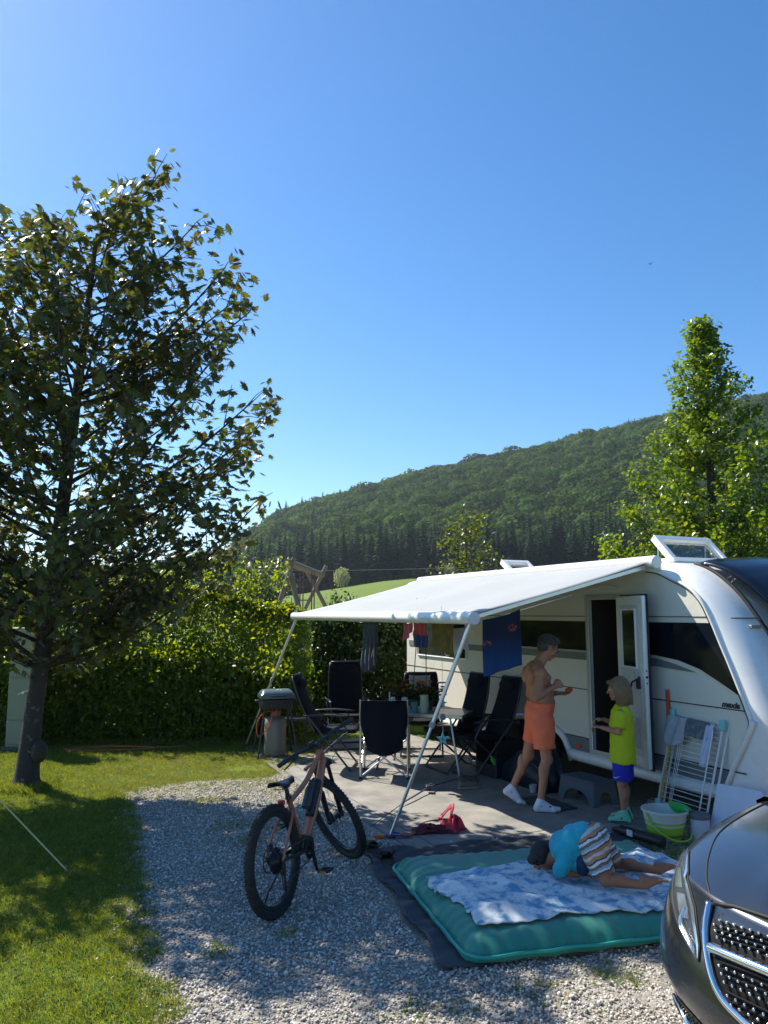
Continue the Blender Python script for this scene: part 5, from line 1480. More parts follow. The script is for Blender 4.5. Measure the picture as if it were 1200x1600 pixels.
m = MB(); m.tube([V(.12, -.02, .10), V(-.02, -.02, .10), V(-.16, -.02, .07), V(-.24, -.10, .012), V(-.36, -.20, .012), V(-.42, -.17, .012)], .014, 6, smooth=5, flat=.3); m.build('dark_strap', blackp, rb, ang=180)
m = MB(); m.tube([V(-.18, .0, .06), V(-.05, -.08, .05), V(.08, -.09, .03), V(.15, -.02, .02)], .013, 6, smooth=5, flat=.3); m.build('dark_strap', blackp, rb, ang=180)
tb3 = thing('buckle_strap', 'small orange buckle and blue strap wound round the near awning foot', 'strap', (.055, 7.02, .02))
MB().box((-.09, -.02, .012), (.10, .05, .022)).build('orange_buckle', mat('orange_plastic', (.75, .16, .02), .4), tb3, bevel=.006)
m = MB(); m.tube([V(-.05, -.03, .02), V(.03, -.06, .03), V(.10, -.03, .015), V(.16, .0, .025), V(.10, .04, .015), V(.02, .03, .03)], .014, 6, smooth=5, flat=.35); m.build('blue_strap', mat('blue_webbing', (.02, .05, .30), .6), tb3, ang=180)
m = MB(); m.tube([V(.08, -.01, .03), V(.16, -.03, .02), V(.22, .02, .03)], .008, 6, smooth=4); m.build('orange_cord', mat('orange_cord', (.6, .12, .02), .6), tb3, ang=180)

# ================================================================== drying rack and cleaning things
rk = thing('drying_rack', 'folded white clothes airer with mint green joints leaning on the caravan', 'clothes airer', M=CF)
wire = mat('white_wire', (.70, .73, .75), .35, coat=.3); mint = mat('mint_plastic', (.20, .60, .58), .45)
b0, b1 = V(1.10, -.22, .01), V(1.68, -.22, .01)        # feet, left and right
t0, t1 = V(1.20, -.03, .98), V(1.80, -.04, .95)
def rl(s_, t_): return (b0.lerp(b1, s_)).lerp(t0.lerp(t1, s_), t_)
for s_, nm in ((0, 'frame_tube'), (1, 'frame_tube')):
    for off in (0, .035):
        o_ = V(off, .012 + off, 0)
        MB().tube([rl(s_, 0) + o_, rl(s_, 1) + o_], .010, 8).build(nm, wire, rk)
MB().tube([rl(.10, .0) + V(0, -.01, 0), rl(.05, .90)], .010, 8).build('yellow_tube', mat('yellow_tube', (.55, .33, .03), .5), rk)
for s_, t_ in ((0, 1.0), (1, 1.0)):
    p = rl(s_, t_); MB().box((p.x + .01, p.y, p.z + .01), (.05, .04, .10)).build('joint', mint, rk, bevel=.012)
for s_, t_ in ((.10, .08), (.93, .04)):
    p = rl(s_, t_); MB().box((p.x, p.y - .02, p.z + .06), (.055, .035, .15)).build('foot_joint', mint, rk, bevel=.012)
for k in range(20):
    t_ = .10 + .88 * k / 19
    MB().tube([rl(.02, t_) + V(0, -.006, 0), rl(.99, t_) + V(0, -.006, 0)], .0032, 5).build('rod', wire, rk)
for k in range(3):
    s_ = .25 + .02 * k; MB().tube([rl(s_, .1), rl(s_ + .03 * (k - 1), .95)], .003, 5).build('rod', wire, rk)
MB().tube([rl(.9, .05) + V(-.0, -.02, 0), rl(.88, .95) + V(0, -.02, 0)], .007, 6).build('inner_tube', wire, rk)
def rack_cloth(name, label, s0, s1, drop, mm, back=.1, ragged=0):
    a = rl(s0, 1.0); 
    def f(u_, v_):
        s_ = s0 + (s1 - s0) * u_
        if v_ < .25:
            p = rl(s_, 1.0) + V(0, .05 * (1 - v_ / .25), -.12 * (1 - v_ / .25) + .012)
        else:
            w = (v_ - .25) / .75; p = rl(s_, 1.0 - w * drop * (1 + ragged * math.sin(u_ * 4))) + V(0, -.022 - .01 * math.sin(u_ * 9 + w * 3), .005)
        return tuple(CF @ (p + V(0, .006 * math.sin(u_ * 13 + v_ * 3), 0)) - O_)
    O_ = CF @ a
    return tag(MB().grid(22, 18, f).build(name, mm, ang=180, solid=.004, loc=tuple(O_)), label, 'cloth', 'cloths drying on the airer')
rack_cloth('cleaning_cloth', 'pale grey cloth draped over the left corner of the airer', -.06, .34, .26, mat('grey_cloth', (.42, .44, .48), .9, var=.25, scale=20, bump=.3), ragged=.15)
rack_cloth('patterned_cloth', 'dark grey patterned tea towel in the middle of the airer', .35, .80, .16, mat('patterned_cloth', (.14, .16, .19), .9, var=.95, scale=26))
rack_cloth('white_strip', 'narrow white towel hanging lowest on the airer', .74, .88, .40, cloth_mat('white_towel', (.55, .60, .76)))
# bucket
bk_ = thing('bucket', 'white and lime green folding bucket in front of the airer', 'bucket', C(1.60, -.56, .012), R(20))
MB().lathe([(.125, 0), (.135, .02), (.14, .035)], 36).build('base_band', mat('bucket_white', (.66, .68, .64), .4), bk_, ang=60)
MB().lathe([(.141, .035), (.155, .07), (.150, .08), (.165, .115), (.160, .125), (.172, .155)], 36, cap=False).build('green_band', mat('lime_rubber', (.30, .52, .03), .5), bk_, ang=60, solid=.004)
MB().lathe([(.173, .155), (.185, .225), (.198, .228), (.199, .245), (.188, .247), (.175, .20), (.165, .12), (.12, .03), (0, .03)], 36, cap=False).build('rim', bpy.data.materials['bucket_white'], bk_, ang=60)
m = MB(); m.tube([V(-.195, 0, .225), V(-.19, -.10, .12), V(-.10, -.20, .045), V(.0, -.23, .03), V(.10, -.20, .045), V(.19, -.10, .12), V(.195, 0, .225)], .010, 8, smooth=5); m.build('handle', bpy.data.materials['lime_rubber'], bk_, ang=180)
bw = MB(T(*[0, 0, 0]) @ RX(R(8)) @ RY(R(12))); bw.lathe([(0, .0), (.05, .004), (.085, .03), (.095, .05), (.098, .05), (.088, .028), (.05, -.004), (0, -.006)][::-1], 26, cap=False)
bo_ = bw.build('green_bowl', mat('bright_green', (.02, .50, .07), .35, coat=.4), ang=60, loc=(Vector(C(1.66, -.46, .235)))); tag(bo_, 'bright green plastic bowl resting on the bucket rim', 'bowl')
jr = thing('jar', 'white plastic tub with a dark grey lid right of the bucket', 'tub', C(1.80, -.36, .012), 0)
MB().lathe([(.075, 0), (.08, .01), (.08, .19), (0, .19)], 28).build('tub_body', mat('tub_white', (.62, .66, .74), .4), jr, ang=50)
MB().lathe([(.085, .19), (.086, .225), (.075, .235), (0, .235)], 28).build('lid', mat('tub_lid', (.12, .14, .16), .5), jr, ang=50)
MB().box((.12, -.10, .01), (.16, .08, .012)).build('paper_label', mat('paper_white', (.6, .65, .75), .6), jr)
pu = thing('air_pump', 'black pump with a white sticker lying on the gravel below the tub', 'pump', C(1.62, -.84, .02), CF_RZ + R(8))
MB().tube([V(-.24, 0, .045), V(.22, 0, .045)], .042, 14).build('pump_body', blackp, pu, bevel=.01)
MB().tube([V(-.32, 0, .03), V(-.24, 0, .045)], [.02, .03], 10).build('nozzle', blackp, pu)
MB().box((-.10, -.0425, .052), (.06, .004, .05)).build('sticker', bpy.data.materials['paper_white'], pu)
bd_ = MB(); bd_.prism([(-.02, .02), (.48, .02), (.52, .10), (.50, .46), (.44, .52), (.0, .50)], -.01, .01, RX(PI / 2))
ob = bd_.build('white_board', mat('board_white', (.60, .65, .78), .5), bevel=.006); ob.matrix_world = CF @ T(1.86, -.30, 0) @ RX(R(-12))
tag(ob, 'pale rounded plastic board leaning on the caravan nose behind the van', 'board')
# orange strip hanging on the wall beyond the door
hs_ = hang('orange_strip', 'narrow orange cloth hanging on the wall just right of the open door', 'cloth', C(1.115, -.02, 1.22), C(1.165, -.02, 1.22), .34, cloth_mat('orange_cloth', (.62, .10, .04)), folds=1, amp=.003, group=None)
# small black gadget on the wall by the chairs
gd = MB(T(0, 0, 0)); gd.box((0, -.02, .0), (.05, .02, .09)); gd.tube([V(0, -.02, -.04), V(-.01, -.02, -.14)], .005, 6)
ob = gd.build('power_socket_plug', blackp, bevel=.006); ob.matrix_world = CF @ T(-2.37, 0, .93); tag(ob, 'small black plug with cable on the caravan wall above the recliners', 'plug')
# ================================================================== things on the lawn and behind the hedge
cab = thing('service_post', 'tall beige metal service cabinet behind the maple trunk', 'cabinet', (-5.20, 11.45, 0), R(-6))
bg = mat('cabinet_beige', (.25, .26, .20), .45, var=.06, dirt=(.26, .26, .22), dscale=2, dthr=.58)
MB().box((0, 0, .03), (.44, .40, .06)).build('plinth', mat('concrete', (.10, .10, .10), .9), cab, bevel=.01)
MB().box((0, 0, .90), (.36, .34, 1.68)).build('body', bg, cab, bevel=.012)
for z0, z1 in ((.10, .42), (.44, 1.02), (1.04, 1.70)): MB().box((0, -.177, (z0 + z1) / 2), (.33, .016, z1 - z0)).build('door_panel', bg, cab, bevel=.005)
MB().tube([V(-.02, -.205, 1.30), V(-.02, -.205, 1.45)], .022, 10).build('handle', blackp, cab, bevel=.006)
m = MB(); m.tube([V(.10, -.20, .83), V(.10, -.26, .83)], .02, 10); m.tube([V(.02, -.25, .80), V(.18, -.25, .86)], .010, 8); m.build('tap', alu, cab)
# guy ropes of a neighbour's tent
peg = mat('peg_steel', (.4, .4, .4), .4, metal=.8)
gy1 = thing('guy_rope', 'yellow guy rope pegged into the lawn in the left foreground', 'rope', (-2.39, 6.12, 0))
q = MB(inv(gy1)); q.tube([V(-2.39, 6.12, .02), V(-4.9, 7.5, 1.45)], .006, 7); q.build('rope', mat('rope_yellow', (.55, .45, .20), .8, var=.3, scale=60), gy1)
q = MB(inv(gy1)); q.tube([V(-2.40, 6.11, .06), V(-2.36, 6.14, -.08)], .006, 6); q.build('peg', peg, gy1)
gy2 = thing('guy_rope', 'pale guy rope pegged beside the foot of the maple', 'rope', (-5.05, 10.35, 0))
q = MB(inv(gy2)); q.tube([V(-4.98, 10.35, .02), V(-6.4, 10.4, 1.1)], .006, 7); q.build('rope', bpy.data.materials['rope_yellow'], gy2)
q = MB(inv(gy2)); q.tube([V(-4.98, 10.35, .05), V(-4.95, 10.35, -.08)], .006, 6); q.build('peg', peg, gy2)
# cable on the lawn
cbm = mat('cable_orange', (.55, .14, .05), .5)
cb = MB(T(3.8, -11.3, 0)); 
cb.tube([V(-4.5, 11.20, .03), V(-4.2, 11.42, .03), V(-3.6, 11.50, .035), V(-3.3, 11.40, .03), V(-3.7, 11.28, .03), V(-4.3, 11.22, .03), V(-4.55, 11.36, .03), V(-4.0, 11.56, .035), V(-3.2, 11.48, .03), V(-2.9, 11.62, .03)], .008, 6, smooth=6)
tag(cb.build('extension_cable', cbm, ang=180, loc=(-3.8, 11.3, 0)), 'orange extension cable lying in loops on the shaded lawn before the hedge', 'cable')
cb = MB(T(2.4, -11.8, 0)); cb.tube([V(-2.9, 11.82, .03), V(-2.5, 11.88, .035), V(-2.0, 11.84, .03), V(-1.7, 11.95, .03)], .007, 6, smooth=6)
tag(cb.build('thin_cable', cbm, ang=180, loc=(-2.4, 11.8, 0)), 'short piece of orange cable in the grass close to the far awning foot', 'cable')

# log swing frame beyond the hedge
wood = mat('weathered_log', (.20, .16, .125), .85, var=.3, scale=9, bump=.5, bscale=40)
sw = thing('log_swing_frame', 'weathered log swing frame with crossed legs rising behind the hedges', 'swing frame', (-2.3, 22, 0))
I_ = inv(sw)
def log(nm, a, b_, r0, r1, bend=0):
    a, b_ = Vector(a), Vector(b_); md_ = a.lerp(b_, .5) + V(bend, 0, 0)
    q = MB(I_); q.tube([a, a.lerp(md_, .5) + V(bend * .3, 0, 0), md_, md_.lerp(b_, .5) + V(bend * .1, 0, 0), b_], [r0, r0 * .97, (r0 + r1) / 2, r1 * 1.05, r1], 10, smooth=3); q.build(nm, wood, sw)
log('crossbeam', (-2.50, 19.8, 3.26), (-1.92, 24.1, 3.12), .10, .085)
log('leg', (-3.40, 20, 0), (-2.33, 20.0, 3.38), .07, .06, 0)
log('leg', (-1.95, 20.1, 0), (-2.52, 20.1, 3.30), .08, .07, .12)
log('leg', (-3.45, 23.9, 0), (-1.78, 23.9, 3.42), .07, .06)
log('leg', (-.75, 24.1, 0), (-2.40, 24.1, 3.22), .07, .06, .05)
for k, yy in enumerate((21.2, 22.0)):
    for dx in (-.0, .32):
        q = MB(I_); q.tube([V(-2.3 + dx, yy, 3.1), V(-2.3 + dx, yy, 1.0 if k else .7)], .018, 6); q.build('rope', mat('rope_brown', (.16, .08, .06), .8), sw)
q = MB(I_); q.box((-2.14, 22.0, .55 + .42), (.42, .2, .04)); q.build('swing_seat', wood, sw, bevel=.01)
q = MB(I_)
for z_ in (1.1, 1.5, 1.9, 2.3): 
    q = MB(I_); q.tube([V(-2.32, 21.2, z_), V(-1.96, 21.2, z_)], .02, 6); q.build('rung', wood, sw)
# chain link fence and road seen through the gap
fc_ = thing('chain_link_fence', 'sagging chain link fence seen through the gap between the hedges', 'fence', (-1.5, 16.2, 0))
I_ = inv(fc_); zn = mat('zinc_wire', (.35, .36, .36), .5, metal=.6)
for x_ in (-5, -3.2, -1.4, .4, 2.2):
    MB(I_).tube([V(x_, 16.2, 0), V(x_, 16.2, 1.1)], .025, 8).build('post', zn, fc_)
q = MB(I_)
for k in range(-10, 62):
    for sgn in (1, -1):
        xa = -5 + k * .12; xb = xa + sgn * 1.0
        if min(xa, xb) > -5.1 and max(xa, xb) < 2.3: q.tube([V(xa, 16.2, .03), V(xb, 16.2, 1.03)], .004, 3, caps=False)
q.build('wire_mesh', zn, fc_, ang=0, kind='stuff')
rd = MB().grid(30, 4, lambda u_, v_: (-40 + 60 * u_, 19 + 5 * v_ + 1.2 * math.sin(u_ * 7), .012)).build('road', mat('gravel_road', (.40, .34, .30), .9, var=.12, scale=2, bump=.3), kind='structure')
# power line far behind
pwl = thing('power_line', 'thin power line crossing in front of the wooded hill', 'power line', (-9, 70, 0))
q = MB(inv(pwl)); q.tube([V(-40, 68, 7.8), V(-24, 70, 6.5), V(-8, 72, 5.9), V(8, 74, 6.3)], .02, 5, smooth=5); q.build('wire', mat('wire_grey', (.3, .32, .34), .6), pwl)
for x_, y_, z_ in ((-40, 68, 7.9), (8, 74, 6.5)):
    q = MB(inv(pwl)); q.tube([V(x_, y_, 0), V(x_, y_, z_)], [.14, .1], 8); q.build('pole', wood, pwl)
# small farm buildings at the edge of the wood, barely visible pale shapes under the trees
pale = leaf_mat('pale_bush', [(.22, .25, .16), (.30, .31, .22)], .3, .6)
for k, (a_, d_, h) in enumerate(((-.055, 240, 6.0), (.085, 255, 4.6))):
    y_ = d_; x_ = a_ * y_; n = 700; P = rng.normal(0, 1, (n, 3)); P /= np.linalg.norm(P, axis=1)[:, None]; P *= rng.random((n, 1)) ** .4
    P = P * np.array([h * .45, h * .45, h * .5]) + np.array([0, 0, h * .55])
    t = thing('pale_bush', ['tall pale bush in the shade at the top of the meadow, left one', 'pale bush at the foot of the spruces just left of the young tree'][k], 'bush', (x_, y_, float(terrain(np.array(x_), np.array(y_)))))
    lv, lf = small_shape(); merged('foliage', lv, lf, P, rng.normal(0, 1, (n, 3)), np.full((n, 1), .7), pale, t)
    MB().tube([V(0, 0, 0), V(0, 0, h * .6)], [.12, .05], 6).build('trunk', bark_far, t)
# a bird high in the sky
bi = thing('bird', 'small dark bird gliding high in the blue sky', 'bird', (18.2, 50, 25.6), R(30)); bi.scale = (.42, .42, .42)
MB().loft([((-.22, 0, 0), .01, .01), ((-.1, 0, 0), .05, .05), ((.05, 0, 0), .07, .06), ((.18, 0, .01), .04, .04), ((.26, 0, 0), .008, .008)], 10).build('body', blackp, bi, ang=180)
for s_ in (-1, 1):
    MB().add([(.08, s_ * .03, .02), (-.10, s_ * .03, .02), (-.12, s_ * .34, .12), (.02, s_ * .36, .14), (-.10, s_ * .68, .04)], [(0, 1, 2, 3), (3, 2, 4)]).build('wing', blackp, bi, solid=.01)
MB().add([(-.2, .02, 0), (-.2, -.02, 0), (-.38, -.07, 0), (-.38, .07, 0)], [(0, 1, 2, 3)]).build('tail', blackp, bi, solid=.01)
# ================================================================== bicycle
BK = T(-.685, 5.27, 0) @ RZ(R(70)) @ RX(R(-6)) @ SC(.94)
bike = thing('mountain_bike', 'copper pink mountain bike with chunky black tyres parked on the gravel', 'bicycle', M=BK)
copper = mat('copper_paint', (.42, .14, .065), .32, metal=.25, var=.08, coat=.6)
blk = mat('satin_black', (.014, .015, .017), .38, var=.2)
tyrem = mat('tyre', (.016, .017, .018), .8, var=.35, scale=30, dirt=(.06, .055, .05), dscale=12, dthr=.62)
RW = .372
def wheel(M, name, rotor=True, cassette=False):
    W = MB(M)
    # ring section: tyre as a torus
    n, k = 64, 12; vs = []; fs = []
    for i in range(n):
        a = 2 * PI * i / n
        for j in range(k):
            b_ = 2 * PI * j / k; rr_ = .340 + .030 * math.cos(b_); vs.append((rr_ * math.cos(a), .031 * math.sin(b_), rr_ * math.sin(a)))
    for i in range(n):
        for j in range(k):
            fs.append((i * k + j, i * k + (j + 1) % k, ((i + 1) % n) * k + (j + 1) % k, ((i + 1) % n) * k + j))
    W.add(vs, fs); w_ = W.build('wheel', tyrem, bike, ang=180)
    kn = MB(M)
    for i in range(78):
        a = 2 * PI * i / 78
        for dy, r_, s_ in ((-.026, .355, (.011, .010, .009)), (.026, .355, (.011, .010, .009)), (-.010 if i % 2 else .010, .368, (.013, .012, .008)), (.0 if i % 2 else -.019, .364, (.010, .009, .008))):
            Mk = RY(-a) @ T(r_, dy, 0) @ RX(0) @ RZ(R(28) * (1 if dy > .02 else -1 if dy < -.02 else 0))
            kn.box((0, 0, 0), (s_[2], s_[1], s_[0]), Mk)
    kn.build('tread_knobs', tyrem, w_, ang=0, kind='stuff')
    rm = MB(M @ RX(PI / 2)); rm.lathe([(.312, -.016), (.300, -.016), (.285, -.010), (.285, .010), (.300, .016), (.312, .016)], 56, cap=False); rm.build('rim', blk, w_, ang=50)
    hb = MB(M @ RX(PI / 2)); hb.lathe([(0, -.055), (.012, -.055), (.012, -.04), (.030, -.036), (.030, -.030), (.018, -.02), (.018, .02), (.030, .030), (.030, .036), (.012, .04), (.012, .055), (0, .055)], 18); hb.build('hub', blk, w_, ang=40)
    sp = MB(M)
    for i in range(28):
        a = 2 * PI * i / 28; sd = 1 if i % 2 else -1; o_ = a + sd * .9 * (1 if (i // 2) % 2 else -1)
        sp.tube([V(.028 * math.cos(o_), sd * .03, .028 * math.sin(o_)), V(.292 * math.cos(a), sd * .004, .292 * math.sin(a))], .0014, 4, caps=False)
    sp.build('spokes', mat('spoke_steel', (.10, .10, .11), .35, metal=.8), w_, ang=0, kind='stuff')
    d = MB(M @ T(0, .042, 0) @ RX(PI / 2))
    ring = [(.085 * math.cos(a), .085 * math.sin(a)) for a in np.linspace(0, 2 * PI, 40, endpoint=False)]; hole = [(.068 * x / .085, .068 * y_ / .085) for x, y_ in ring]
    d.prism(ring, -.001, .001, None, [hole])
    for i in range(5):
        a = i * 2 * PI / 5; d.box((.045, 0, 0), (.05, .008, .002), RZ(a))
    d.build('brake_disc', mat('disc_steel', (.45, .45, .46), .3, metal=.9), w_, ang=30)
    if cassette:
        c_ = MB(M @ RX(PI / 2))
        prof = []
        for i in range(9):
            r_ = .088 - i * .0075; z0 = .016 + i * .0042
            prof += [(r_, z0), (r_, z0 + .002), (r_ - .006, z0 + .002)]
        c_.lathe([(.02, .016)] + prof + [(.015, .055)], 30); c_.build('cassette', mat('cassette_dark', (.05, .05, .055), .35, metal=.8), w_, ang=20)
    return w_
wheel(T(0, 0, RW), 'wheel', cassette=True)
# steered assembly
AX_ = V(-.407, 0, .914)
ST = T(1.15, 0, RW) @ Matrix.Rotation(R(57), 4, AX_) @ T(-1.15, 0, -RW)
# front wheel centre sits .055 ahead of the steering line
wheel(ST @ T(1.20, 0, RW + .02), 'wheel')
def ax(s): return V(1.15 - .407 * s, 0, RW + .914 * s)
fk = MB(ST); fk.box((0, 0, 0), (.05, .16, .05), T(*(ax(.52) + V(.03, 0, 0))) @ RY(R(-24))); fk.tube([ax(.50), ax(.72)], .017, 10); fk.build('fork_crown', blk, bike, bevel=.012)
for s_ in (-1, 1):
    q = MB(ST); q.tube([V(1.20, s_ * .062, RW + .02), V(1.20, s_ * .062, RW + .02) + AX_ * .28], [.020, .024], 10); q.tube([V(1.20, s_ * .062, RW + .02) + AX_ * .27, V(1.20, s_ * .062, RW + .02) + AX_ * .53], .0165, 10); q.ell((1.20, s_ * .062, RW + .02), .027, n=10, m=8); q.build('fork_leg', blk, bike, ang=50)
q = MB(ST); q.tube([V(1.20, -.062, RW + .02) + AX_ * .27, V(1.225, -.05, .79), V(1.225, .05, .79), V(1.20, .062, RW + .02) + AX_ * .27], .010, 8, smooth=4); q.build('fork_brace', blk, bike, ang=180)
MB(ST).box((1.13, .062, .44), (.05, .022, .07)).build('brake_caliper', blk, bike, bevel=.006)
MB().tube([ax(.555), ax(.675)], .027, 14).build('head_tube', copper, bike)
MB(ST).tube([ax(.705), ax(.705) + V(.05, 0, .012)], .021, 10).build('stem', blk, bike, bevel=.004)
hb_c = ax(.705) + V(.05, 0, .014)
q = MB(ST); q.tube([hb_c + V(-.055, .37, .015), hb_c + V(-.03, .20, .018), hb_c + V(0, .06, 0), hb_c + V(0, -.06, 0), hb_c + V(-.03, -.20, .018), hb_c + V(-.055, -.37, .015)], .0145, 10, smooth=4); q.build('handlebar', blk, bike, ang=180)
for s_ in (-1, 1):
    q = MB(ST); q.tube([hb_c + V(-.058, s_ * .385, .015), hb_c + V(-.040, s_ * .25, .018)], [.019, .0175], 12); q.build('grip', rubber, bike, bevel=.004)
    q = MB(ST); q.box((hb_c.x - .02, s_ * .215, hb_c.z - .004), (.05, .04, .032)); q.tube([hb_c + V(-.01, s_ * .21, .0), hb_c + V(.025, s_ * .25, -.03), hb_c + V(.02, s_ * .32, -.045)], [.008, .007, .006], 7, smooth=3); q.build('brake_lever', blk, bike, ang=40)
q = MB(ST); q.box((hb_c.x - .012, .03, hb_c.z + .03), (.04, .05, .018)); q.build('display', blk, bike, bevel=.004)
HW = lambda p: ST @ p
for k, (s_, yy) in enumerate(((1, .2), (-1, -.2))):
    a = HW(hb_c + V(.02, yy, -.01)); q = MB(); q.tube([a, a + V(.10, s_ * .03, -.07), V(1.0, s_ * .06, .90), V(.93, s_ * .03, .80)], .0028, 5, smooth=6); q.build('brake_cable', blk, bike, ang=180)
# frame
BBp = V(.45, 0, .335); HT_t, HT_b = ax(.665), ax(.570); STt = V(.285, 0, .735)
def tub(nm, pts, r, mm=copper, fl=1, n=12):
    q = MB(); q.tube(pts, r, n, smooth=3 if len(pts) > 2 else 0, flat=fl); return q.build(nm, mm, bike, ang=60)
tub('top_tube', [HT_t - V(.0, 0, .01), V(.62, 0, .80), STt - V(0, 0, .04)], [.026, .021, .020])
tub('down_tube', [HT_b, V(.74, 0, .62), BBp + V(.05, 0, .04)], [.034, .037, .035])
tub('seat_tube', [STt, BBp], .020)
for s_ in (-1, 1):
    tub('seat_stay', [STt - V(-.01, -s_ * .018, .10), V(.17, s_ * .06, .56), V(.0, s_ * .068, RW)], [.012, .011, .010])
    tub('chain_stay', [BBp + V(-.02, s_ * .04, 0), V(.25, s_ * .06, .345), V(0, s_ * .068, RW)], [.016, .012, .011], blk)
MB().box((0, 0, 0), (.17, .10, .12), T(.47, 0, .36) @ RY(R(20))).build('motor_housing', blk, bike, bevel=.025, seg=3)
q = MB(); q.tube([V(.60, 0, .53), V(.80, 0, .755)], .036, 14); q.build('frame_battery', blk, bike, bevel=.012, seg=3)
q = MB(); q.tube([V(.545, 0, .60), V(.66, 0, .73)], .034, 14); bt = q.build('water_bottle', mat('bottle_dark', (.03, .04, .05), .3, var=.5, scale=14), bike, bevel=.01)
text_mesh('RAVEN' if False else '', .01, Matrix.Identity(4), blk, 'blank', bike) if False else None
tub('seat_post', [STt - V(0, 0, .03), STt + V(-.02, 0, .055), STt + V(-.035, 0, .085)], .0155, blk)
MB().tube([STt - V(.0, 0, .012), STt + V(-.003, 0, .012)], .024, 12).build('seat_clamp', blk, bike)
sd_ = MB(); SP = STt + V(-.06, 0, .10)
def sad(u_, v_):
    t = v_; x = SP.x - .14 + .28 * t; w = .072 * (1 - smoothstep(.25, .75, np.array(t)) * .72) * (1 - .25 * (1 - t) ** 6) * (1 if t < .97 else .7); a = PI * u_
    return (x, float(w) * math.cos(a), SP.z + .015 * (1 - (2 * t - .9) ** 2 * -.5) - .028 + .036 * math.sin(a) ** .55 + .012 * (1 - t) ** 2)
sd_.grid(17, 26, sad); sd_.build('saddle', blk, bike, ang=180, solid=.010)
q = MB()
for s_ in (-1, 1): q.tube([SP + V(-.10, s_ * .03, -.012), SP + V(-.03, s_ * .022, -.03), SP + V(.05, s_ * .018, -.028), SP + V(.12, 0, -.008)], .0035, 5)
q.build('saddle_rail', mat('rail_steel', (.4, .4, .4), .35, metal=.8), bike)
q = MB(); q.box((SP.x - .055, 0, SP.z - .115), (.022, .055, .035), None); q.build('rear_light', mat('red_lens', (.40, .02, .015), .2, coat=.6), bike, bevel=.006)
# drivetrain on the right (-y)
q = MB(T(*BBp) @ T(0, -.058, 0) @ RX(PI / 2)); rg = [(.075 * math.cos(a) * (1 + .02 * (i % 2)), .075 * math.sin(a) * (1 + .02 * (i % 2))) for i, a in enumerate(np.linspace(0, 2 * PI, 64, endpoint=False))]
q.prism(rg, -.002, .002, None, [[(.045 * math.cos(a), .045 * math.sin(a)) for a in np.linspace(0, 2 * PI, 20, endpoint=False)]]); q.build('chainring', blk, bike, ang=20)
def crank(sd, ang_, nm='crank_arm'):
    d = V(math.cos(ang_), 0, math.sin(ang_)); y_ = sd * .075
    q = MB(); q.tube([BBp + V(0, sd * .05, 0), BBp + V(0, y_, 0)], .018, 10); q.tube([BBp + V(0, y_, 0), BBp + V(0, y_ + sd * .012, 0) + d * .17], [.017, .012], 8); q.build(nm, blk, bike, ang=50)
    p = BBp + V(0, y_ + sd * .02, 0) + d * .17
    q = MB(); q.tube([p, p + V(0, sd * .10, 0)], .008, 8)
    q.prism([(-.05, -.045), (.05, -.045), (.05, .045), (-.05, .045)], -.009, .009, T(*(p + V(0, sd * .06, 0))), [[(-.034, -.03), (.034, -.03), (.034, .03), (-.034, .03)]])
    pe = q.build('pedal', blk, bike, bevel=.003)
    for e in (-1, 1): MB().box((p.x + e * .051, p.y + sd * .06, p.z), (.004, .05, .010)).build('reflector', mat('amber', (.6, .25, .03), .3), pe)
crank(-1, R(-78)); crank(1, R(102))
q = MB(); c0 = BBp + V(0, -.058, .075); c1 = V(0, -.045, RW + .055)
q.tube([c0, c1], .0045, 5); q.tube([BBp + V(0, -.058, -.075), V(.06, -.047, RW - .17), V(.03, -.046, RW - .20), V(0.02, -.045, RW - .11), V(0, -.045, RW - .06)], .0045, 5); q.build('chain', mat('chain_steel', (.12, .11, .10), .4, metal=.8), bike, ang=0)
q = MB(); q.box((.02, -.062, RW - .05), (.03, .025, .10)); q.box((.05, -.05, RW - .15), (.022, .014, .13), None); q.build('derailleur', blk, bike, bevel=.006)
q = MB(); q.tube([V(.30, .05, .33), V(.22, .19, .09), V(.20, .235, -.035)], .009, 8); q.build('kickstand', blk, bike)
MB().box((.055, .052, RW + .07), (.06, .022, .05)).build('brake_caliper', blk, bike, bevel=.006)
# ================================================================== parked van
VL = T(1.28, 2.16, 0) @ RZ(R(33))
van = thing('parked_van', 'dark metallic grey van parked at the right with its chromed front grille towards the left', 'van', M=VL)
m_, nt, b = new_mat('van_paint'); N = nt.nodes; L = nt.links
tc = N.new('ShaderNodeTexCoord'); nz_ = N.new('ShaderNodeTexNoise'); nz_.inputs['Scale'].default_value = 900; L.new(tc.outputs['Object'], nz_.inputs['Vector'])
cr = N.new('ShaderNodeValToRGB'); cr.color_ramp.elements[0].color = (.024, .029, .037, 1); cr.color_ramp.elements[1].color = (.068, .080, .100, 1); cr.color_ramp.elements[0].position = .35; cr.color_ramp.elements[1].position = .7
L.new(nz_.outputs['Fac'], cr.inputs[0]); L.new(cr.outputs[0], b.inputs['Base Color'])
b.inputs['Metallic'].default_value = .75; b.inputs['Roughness'].default_value = .26; b.inputs['Coat Weight'].default_value = 1; b.inputs['Coat Roughness'].default_value = .035
n2 = N.new('ShaderNodeTexNoise'); n2.inputs['Scale'].default_value = 5; n2.inputs['Detail'].default_value = 8; L.new(tc.outputs['Object'], n2.inputs['Vector'])
rr_ = N.new('ShaderNodeMapRange'); rr_.inputs['From Min'].default_value = .35; rr_.inputs['From Max'].default_value = .75; rr_.inputs['To Min'].default_value = .03; rr_.inputs['To Max'].default_value = .16; L.new(n2.outputs['Fac'], rr_.inputs['Value']); L.new(rr_.outputs[0], b.inputs['Coat Roughness'])
paint = m_
chrome = mat('chrome', (.78, .79, .80), .10, metal=1, var=.04)
